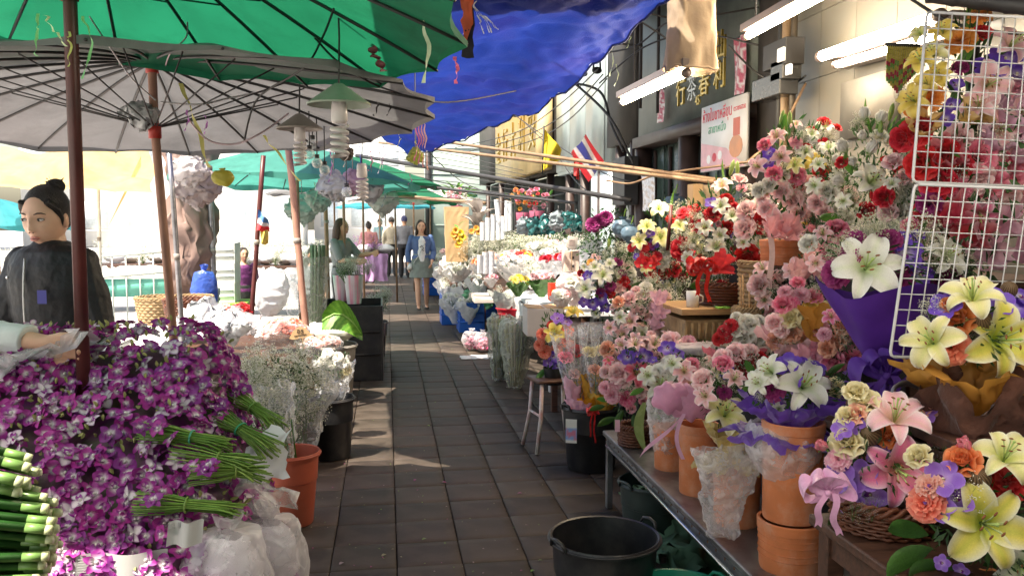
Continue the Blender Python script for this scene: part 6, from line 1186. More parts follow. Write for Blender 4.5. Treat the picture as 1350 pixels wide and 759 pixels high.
M_bbag = mat('blue_grey_bag', (.12, .19, .25), rough=.35, var=.15, scale=6, bump=.3, bscale=12, trans=.15)
for i, (px, py, Y, rx, h, lb) in enumerate(((822, 300, 7.2, 16, 28, 'blue grey plastic sack hanging left of the cream lily arrangement'), (832, 308, 7.0, 14, 26, 'smaller blue grey sack overlapping the first one'), (890, 270, 7.6, 17, 30, 'blue grey plastic sack hanging under the tea shop door'))):
    p = at(px, py, Y); mp = m_per_px(p); t = thing('plastic_sack', lb, 'sack', p-Vector((0, 0, h*mp/2))); bagshape((0, 0, 0), rx*mp, rx*mp*.7, h*mp, i+9).obj('bag_skin', M_bbag, t); k = MB(); k.col = (.3, .5, .1); k.tube([(0, 0, h*mp*.95), (.02, 0, h*mp*1.4)], .006, 5); k.obj('tie', M_str, t)
t = thing('hanging_plant', 'dark leafy plant hanging beside the blue grey sacks', 'plant', at(795, 300, 7.6)); 
for i, (dx, dz, s_) in enumerate(((0, -.02, .2), (-.08, -.2, .16), (.06, -.18, .17), (.12, .05, .15))): o = put(clump(3, cols=((.01, .04, .015), (.03, .1, .03))), 'foliage', t, t.location+Vector((dx, 0, dz)), (0, 0, 1), s_); o['kind'] = 'stuff'
for dx, dz in ((-.06, .06), (-.12, .03), (.0, .09)): o = put(fmesh('carn:purple'), 'dark_flower', t, t.location+Vector((dx, -.12, dz)), (0, -1, .3), .16)
t = thing('palm_plant', 'spiky potted palm against the pale wall at the end of the passage', 'plant', at(602, 262, 19)); 
for i in range(30):
    a = i*2.4; o = link(leafmesh('blade'), 'leaf', t); e = .2+.7*R.random(); o.matrix_local = Matrix.Translation((0, 0, 0)) @ Matrix.Rotation(a, 4, 'Z') @ Matrix.Rotation(e, 4, 'Y') @ Matrix.Scale(.62, 4)
k = MB(); k.col = (.2, .12, .05); k.tube([(0, 0, -t.location.z), (0, 0, .1)], .05, 8); k.obj('trunk', M_leaf, t)
for lb, px, py, Y, kinds, r_ in (('pale rose arrangement hung above the kraft bag', 602, 258, 17, ('rose:white', 'rose:palepink', 'carn:pink'), 13), ('orange and pink arrangement above the film rolls', 690, 262, 13, ('rose:orange', 'carn:orange', 'daisy:orange', 'rose:pink'), 18), ('pink hydrangea like arrangement beside the orange one', 708, 262, 12.6, ('carn:pink', 'rose:pink', 'carn:red'), 16)):
    t, cc, mp, Rw = arrangement('flower_arrangement', lb, 'bouquet', Y, [], (px, py+r_), (px, py, r_, r_*.9), auto=[(kinds, 14, 6, 9)], lv=[('leaf', px+r_, py-4, 12, 60), ('leaf', px-r_, py, 12, 130)], bulge=.6); k = MB(); k.col = (.6, .15, .25); k.lathe([(.09, -.3), (.12, 0)], 16); k.obj('pot', M_paint, t); k = MB(); k.tube([(0, 0, -.28-t.location.z+.3), (0, 0, -.25)], .02, 6); k.obj('stand', M_dmet, t)
# ================================================================== LEFT FOREGROUND: orchid heap
tbl = table('stall_table', 'wooden trestle table under the heap of purple orchids', -1.75, -.5, 1.75, 3.0, .60, M_wood, .04, .06)
XR = lambda y: -.43+.0*y
def heapz(x, y):
    u = max(0, min(1, (y-2.08)/.62)); z = .64+.60*u**.75
    e = max(0, min(1, (-.36-x)/.24)); z = .60+(z-.60)*(1-(1-e)**2.2)*1.0
    if x < -1.0: z -= .10*(-1.0-x)
    return z+.016*noise.noise(Vector((x*7, y*7, 0)))
hb = thing('orchid_heap_base', 'dark green stems and crushed leaves packed under the orchid blossoms', 'stems', (-.85, 2.5, .6)); k = MB()
def hf(u, v):
    x, y = -1.62+1.24*u, 2.06+.72*v; return (Vector((x, y, heapz(x, y)-.045+.02*noise.noise(Vector((x*22, y*22, 3)))))-hb.location, mixc((.2, .02, .18), (.08, .12, .03), .5+noise.noise(Vector((x*30, y*30, 0)))))
k.grid(hf, 50, 34); g0 = len(k.v)
k.grid(lambda u, v: Vector((-1.62+1.24*u, 2.78+.03*v, heapz(-1.62+1.24*u, 2.78)-.05-.6*v))-hb.location, 20, 2); k.obj('packed_stems', M_leaf, hb)
bc = []
for i in range(7):
    for j in range(3): bc.append((-1.5+.17*i+.05*(j % 2), 2.2+.24*j))
bunches = []
for i, (x, y) in enumerate(bc):
    t = thing('orchid_bunch', 'purple and white orchid bunch buried among the others in the heap', 'orchid bunch', (x, y, heapz(x, y)), 0, 'purple orchid bunches heaped on the table'); bunches.append(t)
pts = []
for i in range(14000):
    x, y = R.uniform(-1.5, -.385), R.uniform(2.07, 2.80)
    rr = .0265
    if all((x-a)**2+(y-b)**2 > rr*rr for a, b in pts): pts.append((x, y))
def hnorm(x, y): e = .01; return Vector((-(heapz(x+e, y)-heapz(x-e, y))/(2*e), -(heapz(x, y+e)-heapz(x, y-e))/(2*e), 1)).normalized()
def heap_blossom(x, y, lift=0, s=None):
    p = Vector((x, y, heapz(x, y)+lift)); n = (hnorm(x, y)+Vector((R.gauss(0, .42), R.gauss(-.1, .42), R.gauss(0, .3)))).normalized()
    bi = min(range(len(bc)), key=lambda q: (bc[q][0]-x)**2+(bc[q][1]-y)**2); t = bunches[bi]
    g = noise.noise(Vector((x*3.1+5, y*4, 1)))+.32*(y > 2.5); red = x < -.95
    if R.random() < (.5 if g > .3 else .3 if g > .1 else .08): put(fmesh('dbud'), 'flower_bud', t, p+n*.012, n, s or R.uniform(.026, .036))
    else: put(fmesh('dendro:%d' % (R.choice((0, 1, 2, 1, 2, 3)) if not red else R.choice((2, 1, 3)))), 'orchid_blossom', t, p+n*.008, n, s or R.uniform(.056, .076))
for x, y in pts: heap_blossom(x, y)
for i in range(650):
    x, y = R.choice(pts); heap_blossom(x+R.gauss(0, .012), y+R.gauss(0, .012), R.uniform(.012, .03))
# front face of the heap, hanging over the table edge
for i in range(260):
    x = R.uniform(-1.05, -.42); z = R.uniform(.5, .72); y = 2.07-.03*math.sin((z-.5)*12)+R.uniform(-.03, .02)
    if z < .56+.05*math.sin(x*17): continue
    p = Vector((x, y, z)); n = Vector((R.gauss(0, .4), -1, R.gauss(.3, .4))).normalized(); bi = min(range(0, len(bc), 3), key=lambda q: abs(bc[q][0]-x)); 
    if R.random() < .13: put(fmesh('dbud'), 'flower_bud', bunches[bi], p, n, .032)
    else: put(fmesh('dendro:%d' % R.choice((0, 1, 2, 1))), 'orchid_blossom', bunches[bi], p, n, R.uniform(.052, .068))
# cut stem ends tied in bands, sticking out to the right
def stems(label, pa, pb, Ya, Yb, spread, n=34, band=.35, bandc=(.1, .5, .35)):
    a, b = at(*pa, Ya), at(*pb, Yb); t = thing('orchid_bunch', label, 'orchid bunch', a); d = b-a; L = d.length; dn = d.normalized(); k = MB(); s1 = dn.cross(Vector((0, 0, 1))).normalized(); s2 = s1.cross(dn)
    for i in range(n):
        ang = i*2.4; q = math.sqrt(i/n); k = MB(); k.col = mixc((.1, .26, .03), (.3, .46, .1), R.random()); o0 = (s1*math.cos(ang)+s2*math.sin(ang)*.7)*q
        e = 1+R.uniform(-.16, .08); sp = spread*.62*(1+R.uniform(-.1, .3))
        k.tube([-dn*.08+o0*.045, d*.0+o0*.036, d*band+o0*.02, d*e*.75+o0*sp*.7+Vector((0, 0, -.004)), d*e+o0*sp+Vector((0, 0, -.012))], [.0016, .0018, .002, .0019, .0021], 5); ob = k.obj('stem', M_leaf, t)
    k = MB(); k.col = bandc
    k.tube([d*band+(s1*math.cos(a_)+s2*math.sin(a_)*.75)*.0245 for a_ in [i*.4 for i in range(17)]], .0028, 5); k.obj('rubber_band', M_str, t)
    for i in range(5): p = a+(s1*R.uniform(-1, 1)+s2*R.uniform(.2, 1))*.04-dn*R.uniform(.02, .08); put(fmesh('dendro:%d' % (i % 3)), 'orchid_blossom', t, p, (R.gauss(0, .4), -.6, .8), .06, root=t.location)
stems('orchid bunch with a teal band in the middle of the right edge of the heap', (226, 573), (304, 581), 2.36, 2.34, .045, 38)
stems('orchid bunch with a green band reaching the upper right edge of the heap', (300, 556), (362, 590), 2.52, 2.44, .075, 36, .28, (.05, .45, .25))
stems('topmost orchid bunch whose stems point down right from the heap', (322, 530), (366, 556), 2.66, 2.58, .06, 30, .3, (.2, .4, .1))
stems('orchid bunch fanning wide stems below the teal banded one', (268, 600), (340, 612), 2.33, 2.3, .08, 34, .3, (.3, .45, .12))
stems('orchid bunch with stems spreading at the right edge above the lowest one', (290, 622), (352, 618), 2.28, 2.32, .07, 26, .3, (.3, .4, .1))
stems('lowest orchid bunch with long stems crossing to the right', (222, 664), (316, 667), 2.2, 2.2, .04, 36, .25, (.25, .4, .1))
stems('orchid bunch whose stems lie at the left edge beside the clear plastic', (60, 545), (8, 562), 2.55, 2.5, .04, 20, .3, (.3, .35, .1))
# thick green cut stalks bottom left
M_stalk = mat('green_stalk', attr=True, rough=.4, var=.12, scale=14, bump=.05, stretch=(1, 6, 6))
for bi_, (py0, n_, lb, xx) in enumerate(((640, 12, 'topmost bundle of thick green white tipped stalks at the left edge', 40), (690, 20, 'middle bundle of thick green stalks at the lower left edge', 74), (735, 14, 'lowest bundle of thick green stalks in the bottom left corner', 66))):
    p = at(xx, py0, 1.95); t = thing('stalk_bundle', lb, 'stalk bundle', p, 0, 'green stalk bundles at the lower left')
    for i in range(n_):
        a = i*2.4; q = math.sqrt(i/n_); off = Vector((R.uniform(-.022, .012), .05*q*math.cos(a), .062*q*math.sin(a))); k = MB(); rr_ = R.uniform(.009, .012); dr = Vector((-.42, -.05, .03+.12*(1-bi_*.5)))
        def seg(u0, u1, c, r0, r1):
            k.col = c; k.tube([off+dr*u0, off+dr*(u0+u1)/2, off+dr*u1], [r0, (r0+r1)/2, r1], 8)
        seg(0, .03, (.5, .55, .32), rr_, rr_*1.02); seg(.03, .12, (.16, .3, .08), rr_*1.02, rr_); seg(.12, 1, (.03, .12, .025), rr_, rr_); k.obj('stalk', M_stalk, t)
        if i % 4 == 0: k = MB(); k.col = (.62, .66, .5); k.tube([off, off+Vector((.002, 0, 0))], rr_*.75, 8); k.obj('cut_end', M_stalk, t)
# newspaper, plastic, white bags with orchids
M_news = mat('newsprint', (.4, .4, .4), rough=.8, var=.06, bump=.05)
for lb, px0, px1, py0, py1, Y in (('grey newspaper sheet hanging from the table under the orchids', 100, 222, 732, 810, 2.13), ('colour newspaper corner poking out below the orchid heap', 222, 268, 688, 712, 2.12)):
    a, b = at(px0, py0, Y), at(px1, py1, Y); t = thing('newspaper', lb, 'newspaper', a); k = MB(); k.grid(lambda u, v: Vector(((b.x-a.x)*u, .015*math.sin(u*8)-.03*v, (b.z-a.z)*v)), 12, 8); k.obj('sheet', M_news, t); k = MB(); r2 = random.Random(5)
    for i in range(26 if Y < 2.1 else 6):
        for c_ in range(4 if Y < 2.1 else 2):
            x0 = (b.x-a.x)*(.03+.24*c_); L = (b.x-a.x)*.2*r2.uniform(.6, 1); z = (b.z-a.z)*(.05+.036*i); k.col = (.3, .3, .3); yy_ = .015*math.sin(x0/(b.x-a.x)*8)-.03*(.05+.036*i)-.006
            k.box((x0+L/2, yy_-.003, z), (L, .002, .0012))
    k.obj('printed_lines', M_paint, t)
for lb, px, py, w_, h, sd_, Y in (('large white net bag of orchids hanging nearest below the heap', 300, 755, 62, .36, 11, 2.2), ('milky plastic bag of orchids behind the white net bag', 355, 728, 52, .32, 12, 2.42), ('white plastic bundle under the stems at the right of the orchid table', 330, 690, 40, .25, 14, 2.5)):
    p = at(px, py, Y); mp = m_per_px(p); t = thing('plastic_bag', lb, 'plastic bag', p-Vector((0, 0, h*.55)), 0, 'white plastic bags beside the orchid table'); bagshape((0, 0, 0), w_*mp, w_*mp*.8, h, sd_, amp=.045).obj('bag_skin', M_bag, t)
    k = crumple(lambda u, v: Vector((w_*mp*.8*math.cos(v*6.283)*math.sin(.3+u*2.4), w_*mp*.62*math.sin(v*6.283)*math.sin(.3+u*2.4), h*.06+h*.78*u)), 14, 24, True, .008, 8, sd_); k.obj('inner_paper', mat('lilac_paper', (.84, .8, .86), rough=.7, trans=.3, bump=.2), t)
    for i in range(9): a = R.uniform(3.4, 6); q = w_*mp*.93; put(fmesh('dendro:1'), 'orchid_blossom', t, t.location+Vector((q*math.cos(a), q*.8*math.sin(a), h*R.uniform(.1, .5))), (math.cos(a), math.sin(a), .3), .055)
p = at(352, 610, 2.5); t = thing('plastic_sheet', 'white wrapping paper flap sticking out past the cut stems', 'sheet', p); crumple(lambda u, v: Vector(((u-.5)*.12, (v-.5)*.06, (v-.3)*.14)), 8, 8, False, .02, 12, 2).obj('paper_flap', M_wbag, t)
p = at(345, 640, 2.4); t = thing('plastic_sheet', 'clear folded plastic strip below the white paper flap', 'sheet', p); crumple(lambda u, v: Vector(((u-.5)*.16, (v-.5)*.08, -(u-.5)*.08)), 8, 8, False, .03, 12, 7).obj('plastic_strip', M_bag, t)
t = thing('plastic_sheet', 'clear plastic sheet lying over the left end of the heap under the pale sleeve', 'sheet', at(40, 510, 2.6)); crumple(lambda u, v: Vector(((u-.6)*.5, (v-.5)*.35, .05+.14*u-.12*v)), 18, 18, False, .05, 7, 9).obj('plastic_film', M_bag, t)
crate('dark crate under the front of the orchid table', (-.72, 2.35, .002), .42, .5, .33, M_blk)
# ================================================================== LEFT EDGE OF THE PATH
tubpx('brick red flower bucket at the left edge of the path', 384, 4.5, 74, .385, mat('brick_plastic', (.42, .09, .05), rough=.45, dirt=(.3, .12, .08), dirtamt=.4), .76, handles=False)
tubpx('black bucket behind the brick red one under wrapped white flowers', 436, 5.75, 64, .41, M_blk, .84, handles=False)
tubpx('second black bucket half hidden behind the baby breath', 384, 5.5, 70, .38, M_blk, .84, handles=False)
# cellophane wrapped gyp in the brick bucket + large loose gyp
def gypmass(label, items, Y, base, wcol=(.8, .8, .72), name='gypsophila_bunch', wrap=None, green=True):
    b = at(base[0], base[1], Y); t = thing(name, label, 'baby breath', b)
    for (px, py, r_, dy) in items: p = at(px, py, Y+dy); o = put(gyp(R.randint(1, 3), 1000, .03, 60, wcol, .4), 'filler_flowers', t, p, (0, 0, 1), r_*m_per_px(p)); o['kind'] = 'stuff'
    if green:
        px, py, r_, dy = items[0]; o = put(clump(2, cols=((.06, .1, .04), (.13, .18, .08))), 'foliage', t, at(px, py+5, Y+dy), (0, 0, 1), r_*.75*m_per_px(b)); o['kind'] = 'stuff'
    if wrap:
        x0, y0, x1, y1, w0, w1 = wrap; a, c = at(x0, y0, Y), at(x1, y1, Y); H = c-a; mp = m_per_px(a)
        k = crumple(lambda u, v: H*u+Vector(((w0+(w1-w0)*u)*mp*math.cos(v*6.283), (w0+(w1-w0)*u)*mp*.75*math.sin(v*6.283), 0)), 18, 40, True, .03, 7, x0); sub(k.obj('cellophane', M_cello, t), a, t)
    k = MB(); k.col = G1
    c = at(items[0][0], items[0][1], Y)-b
    for i in range(14): a = i*2.4; q = .04*math.sqrt(i/14); k.tube([Vector((q*math.cos(a), q*math.sin(a), .0)), c*.9+Vector((q*3*math.cos(a), q*3*math.sin(a), 0))], .004, 4)
    o = k.obj('stems', M_leaf, t); o['kind'] = 'stuff'
    return t
gypmass('large fluffy baby breath bunch over the black buckets at the left of the path', [(375, 500, 52, 0), (400, 505, 42, .1), (345, 480, 36, .1), (410, 535, 30, .05), (380, 545, 36, -.05), (420, 490, 26, .15), (395, 470, 30, .15)], 4.9, (395, 590), wrap=(395, 600, 385, 500, 14, 62))
gypmass('cellophane wrapped baby breath bunch standing in the brick red bucket', [(352, 545, 32, 0), (362, 575, 26, 0), (345, 520, 32, .05), (335, 490, 28, .1)], 4.45, (382, 612), wrap=(380, 615, 345, 500, 10, 42), wcol=(.66, .66, .58))
t, cc, mp, Rw = arrangement('flower_bunch', 'cream puffy flower bunch wrapped in plastic in the black bucket', 'flower bunch', 5.75, [('carn:white', 445, 470, 18), ('carn:white', 432, 465, 18), ('carn:white', 455, 478, 16), ('carn:white', 438, 480, 16), ('carn:white', 425, 475, 16), ('rose:cream', 458, 488, 14)], (440, 525), (440, 480, 26, 22), gy=[(430, 480, 14)], bulge=.5)
k = crumple(lambda u, v: at(440, 525-50*u, 5.75)+Vector(((14+16*u)*mp*math.cos(v*6.283), (14+14*u)*mp*math.sin(v*6.283), 0)), 12, 28, True, .03, 8, 4); o = k.obj('cellophane', M_cello, t); o.location = -t.location
# coral carnation bag + red net bags + card
def netbag(label, px, py, Y, rx, ry, col, n=26, skin=M_cello, s=20, kind='carn:coral'):
    c = at(px, py, Y); mp = m_per_px(c); t = thing('carnation_bag', label, 'flower bag', c-Vector((0, 0, ry*mp)))
    for i in range(n): a = i*2.4; q = math.sqrt((i+.5)/n); d = Vector((math.cos(a)*q*rx*mp*.9, math.sin(a)*q*rx*mp*.5, ry*mp*.75*math.sqrt(max(0, 1-q*q))+R.uniform(-.01, .02))); put(fmesh(kind), 'carnation', t, c+d, d+Vector((0, -.06, .12)), s*mp)
    k = crumple(lambda u, v: Vector((rx*mp*1.1*math.sin(.15+u*2.6)*math.cos(v*6.283), rx*mp*.65*math.sin(.15+u*2.6)*math.sin(v*6.283), ry*mp*2.1*u)), 16, 34, True, .03, 8, px); k.obj('bag_skin', skin, t); return t
netbag('clear bag stuffed with coral carnations on the left stall', 375, 438, 6.4, 32, 16, None, 34, s=19)
netbag('clear bag of pale pink carnations right of the coral bag', 424, 456, 6.1, 26, 12, None, 18, s=15, kind='carn:salmon')
netbag('hanging clear bag of red flowers behind the left poles', 318, 413, 7.4, 13, 14, None, 14, s=14, kind='carn:red')
netbag('second hanging clear bag of red flowers nearer the basket', 296, 415, 7.5, 12, 12, None, 12, s=13, kind='carn:coral')
p = at(396, 442, 5.95); t = thing('cardboard_sign', 'small torn brown cardboard price sign stuck among the pink flowers', 'sign', p); k = MB(); out = [(-.075, -.02), (-.05, .03), (-.005, .062), (.035, .05), (.08, .0), (.05, -.012), (.0, -.02), (-.05, -.028)]
f = [k.av((x, -.004, z)) for x, z in out]; b = [k.av((x, .004, z)) for x, z in out]; k.af(f); k.af(b[::-1])
for i in range(8): j = (i+1) % 8; k.af([f[i], b[i], b[j], f[j]])
k.obj('card', M_card, t, smooth=False); textobj('อร', .045, mat('ink', (.05, .04, .03)), t, Matrix.Translation((.0, -.006, .03)) @ Matrix.Rotation(math.pi/2, 4, 'X'), 'lettering', .001); textobj('carnation', .022, mat('ink'), t, Matrix.Translation((.0, -.006, .003)) @ Matrix.Rotation(math.pi/2, 4, 'X') @ Matrix.Rotation(.15, 4, 'Z'), 'lettering', .001)
k = MB(); k.tube([(.01, .008, .02), (.02, .008, -.12)], .006, 5); k.obj('stick', M_lwood, t)
table('stall_table', 'low stall table at the left carrying carnation bags and paper bundles', -1.55, -.62, 5.9, 7.8, .62, M_wood, .04, .05)
for i, (px, py, Y, w_, h, m) in enumerate(((270, 432, 6.2, 34, .12, M_wbag), (300, 440, 5.9, 30, .1, M_wbag), (318, 430, 6.6, 26, .1, M_bag))):
    p = at(px, py, Y); mp = m_per_px(p); t = thing('paper_bundle', 'crumpled white plastic bundle on the left stall, '+('left', 'nearest', 'rear')[i]+' of three behind the orchids', 'bundle', p-Vector((0, 0, .05))); crumple(lambda u, v: Vector((w_*mp*math.sin(.1+u*2.9)*math.cos(v*6.283), w_*mp*.7*math.sin(.1+u*2.9)*math.sin(v*6.283), h*2*u)), 14, 26, True, .05, 9, i+3).obj('wrap', m, t)
# stall behind: second table + pots of gyp
gpy = lambda px, py, Y: at(px, py, Y)
for i, (px, Y, w_, pt, pb, c) in enumerate(((467, 8.6, 26, 362, 400, (.62, .6, .62)), (451, 8.9, 24, 362, 396, (.66, .55, .58)))):
    p = at(px, pb, Y); mp = m_per_px(p); h = (pb-pt)*mp; t = thing('patterned_bucket', ('mint and pink patterned bucket with baby breath, right of the pair', 'pink and white patterned bucket left of the mint one')[i], 'bucket', p); k = MB(); r_ = w_*mp/2
    k.lathe([(r_*.7, 0), (r_, h), (r_*.94, h), (r_*.66, .02), (.001, .02)], 28)
    for j, v in enumerate(k.v): n_ = noise.noise(Vector(v)*22); k.c[j] = mixc(c, (.7, .25, .35) if n_ > .2 else (.35, .6, .52), 1 if abs(n_) > .18 else 0)
    k.obj('bucket_body', M_paint, t, auto=50)
gypmass('grey white baby breath bunch in the patterned buckets', [(455, 352, 16, 0), (472, 355, 18, 0), (485, 352, 12, .1), (463, 348, 14, .1)], 8.6, (468, 385), wcol=(.75, .76, .68))
p = at(466, 395, 8.9); crate('dark crate stack under the patterned flower buckets', (p.x, 8.85, .002), .6, .85, p.z-.02, M_blk)
p = at(490, 450, 7.9); tub('dark bucket of grey filler flowers at the path edge', (at(492, 450, 9.9).x, 9.9, .003), .13, .17, .42, mat('dark_clear_plastic', (.03, .035, .05), rough=.2), handles=False); gypmass('blue grey filler bunch in the dark bucket at the path edge', [(499, 393, 20, 0), (488, 402, 15, 0), (508, 388, 12, 0)], 9.9, (494, 420), wcol=(.5, .56, .54))
p = at(488, 425, 9.4); crate('blue crate behind the dark bucket on the left of the path', (p.x-.25, 9.4, .003), .3, .3, .3, M_blue)
# big banana leaf folded over tub, grey tub
p = at(440, 430, 7.6); tub('round pale concrete grey tub under the big green leaf', (p.x-.05, 7.6, .003), .2, .24, .5, mat('grey_tub', (.4, .37, .33), rough=.8, bump=.1), handles=False)
t = thing('sack', 'pale sack lying over the grey tub', 'sack', (p.x-.08, 7.58, .5)); bagshape((0, 0, 0), .26, .2, .2, 44, tie=False).obj('sack_body', mat('sack_cloth', (.5, .5, .42), rough=.9, bump=.2), t)
t = thing('banana_leaf', 'large folded green leaf spread over the grey tub', 'leaf', at(425, 422, 7.3)); mp = m_per_px(t.location); k = MB()
def bl(u, v):
    x = 52*u*mp; tt = v*2-1; wd = 20*mp*math.sin(math.pi*min(1, .1+u*.88))**.6; z = -12*mp*(u-.2)**2*3+18*mp*u*0+10*mp*math.sin(u*3); return (Vector((x, -.06*abs(tt)+tt*.04, z+tt*wd*.95+.004*math.sin((u*30+abs(tt)*5)*3))), mixc((.06, .2, .02), (.14, .32, .04), .5+.5*math.sin((u*8+abs(tt)*2)*6)))
k.grid(bl, 40, 14); k.obj('leaf_blade', M_leaf, t); k = MB(); k.col = (.25, .4, .1); k.tube([bl(i/10, .5)[0]+Vector((0, -.006, 0)) for i in range(11)], [.012*(1-i/13) for i in range(11)], 6); k.obj('midrib', M_leaf, t)
p = atz(470, 457, .0); stool('small bright green plastic stool by the grey tub', (p.x-.12, p.y+.1, .003), .24, .3, mat('bright_green_plastic', (.05, .55, .08), rough=.3), mat('bright_green_plastic'))
# fluffy green bundle standing (green/brown brush tops)
t = thing('foliage_bundle', 'tall wrapped bundle of feathery green brush tops beside the leaning pole', 'foliage bundle', at(415, 430, 8.0)); mp = m_per_px(t.location)
for dx, dy, s_ in ((0, -95, 18), (-12, -88, 15), (12, -88, 15), (4, -80, 14)): o = put(gyp(2, 620, .03, 60, (.16, .3, .04), .5), 'feathery_tops', t, t.location+RT*dx*mp-UP*dy*mp*1.0, (0, 0, 1), s_*mp); o['kind'] = 'stuff'
for i in range(10): k = MB(); k.col = mixc((.08, .16, .05), (.3, .4, .25), R.random()); a = i*.63; k.tube([Vector((.03*math.cos(a), .03*math.sin(a), -.3)), Vector((.06*math.cos(a)+.04, .06*math.sin(a), .75))], .012, 5); k.obj('stem', M_leaf, t)
crumple(lambda u, v: Vector((.02+(.07+.05*u)*math.cos(v*6.283), (.07+.05*u)*math.sin(v*6.283), -.3+.95*u)), 16, 24, True, .02, 9, 6).obj('plastic_sleeve', M_gbag, t)
# white sack, white bags hanging, crates, wicker baskets
t = thing('white_sack', 'full white plastic sack hanging tilted against the left poles', 'sack', at(352, 415, 7.8)); mp = m_per_px(t.location); bagshape((0, 0, 0), 22*mp, 15*mp, 64*mp, 21, tie=False, amp=.05).obj('sack_body', M_wbag, t); t.rotation_euler = (0, .25, 0)
t = thing('white_sack', 'long white plastic bag hanging right of the tilted sack', 'sack', at(388, 420, 8.2)); bagshape((0, 0, 0), 13*mp, 10*mp, 62*mp, 22, amp=.04).obj('sack_body', M_bag, t)
for i, (px, py, Y, r_, h) in enumerate(((246, 428, 7.0, .17, .2), (250, 425, 7.6, .2, .22), (212, 426, 8.2, .22, .24))):
    p = at(px, py, Y); t = thing('wicker_basket', ('brown wicker basket nearest the wrapped column', 'pale wicker basket behind the brown one', 'large pale wicker basket farthest left')[i], 'basket', p); basket(t, p, r_*.8, h, (M_wick, M_lwick, M_lwick)[i], 1.2, 9, 40)
for i in range(3):
    p = at(293, 385-26*i, 10.5); crate(('bottom', 'middle', 'top')[i]+' white slatted crate of the stack behind the child', (p.x, 10.5, p.z-.12), .36, .4, .24, mat('white_crate', (.65, .68, .68), rough=.4), group='white crates stacked at the left')
p = at(296, 410, 10.5); MBs = None; t = table('low_stand', 'green stand under the stacked white crates', p.x-.3, p.x+.3, 10.2, 10.8, at(293, 397, 10.5).z, mat('green_plastic'), .03, .04)
# column wrapped in brown tarp
M_btarp = mat('brown_tarp', (.3, .2, .17), rough=.55, var=.2, scale=3, bump=.25, bscale=6, trans=.25)
p = at(256, 330, 8.4); t = thing('wrapped_column', 'column wrapped in brown plastic sheet tied near its foot', 'column', (p.x, 8.4, 0)); k = MB(); k.tube([(0, 0, 0), (0, 0, 2.9)], .1, 14); k.obj('column_core', M_dmet, t)
crumple(lambda u, v: Vector(((.16+.05*math.sin(u*3.2)+.016*math.sin(v*6.283*9))*math.cos(v*6.283), (.16+.05*math.sin(u*3.2)+.016*math.sin(v*6.283*9))*math.sin(v*6.283), .7+1.9*u)), 30, 90, True, .06, 2.5, 4).obj('tarp_wrap', M_btarp, t)
crumple(lambda u, v: Vector((.2*math.cos(v*6.283)+.02, .19*math.sin(v*6.283), .45+.45*u)), 12, 30, True, .05, 5, 7).obj('lower_wrap', M_wbag, t)
p = at(270, 385, 8.0); t = thing('blue_bag', 'blue plastic bags tied to the foot of the wrapped column', 'bag', p-Vector((0, 0, .2))); bagshape((0, 0, 0), .12, .09, .45, 31).obj('bag_skin', mat('blue_film', (.05, .12, .5), rough=.3, bump=.3, trans=.2), t)
# red drinks box far left, fence, teal panel
p = at(8, 415, 4.6); t = thing('red_cooler_box', 'red plastic drinks crate at the left edge behind the woman', 'crate', (p.x, 4.6, 0)); bevel(MB().box((0, 0, .95), (.5, .35, .36)).obj('crate_body', mat('red_crate', (.62, .07, .08), rough=.4), t, smooth=False)); textobj('LEO', .12, mat('pink_print', (.75, .45, .45)), t, Matrix.Translation((.0, -.178, .93)) @ Matrix.Rotation(math.pi/2, 4, 'X'), 'lettering', .002)
MB().box((0, 0, .385), (.6, .45, .77)).obj('stand', M_wood, t, smooth=False)
fc = thing('metal_fence', 'low metal rail fence with a teal panel in the sunlit street at left', 'fence', at(190, 390, 11)); k = MB(); M_ffr = mat('fence_grey', (.5, .53, .52), rough=.5)
for z in (.55, .3): k = MB(); k.tube([(-1.0, 0, z-.1), (.35, 0, z)], .018, 6); k.obj('rail', M_ffr, fc)
for i in range(9): k = MB(); k.tube([(-1+.16*i, 0, -.4), (-1+.16*i, 0, .46+.01*i)], .01, 6); k.obj('bar', M_ffr, fc)
MB().box((-.3, .03, .1), (1.2, .02, .22)).obj('panel', mat('teal_panel', (.15, .5, .42), rough=.5), fc)
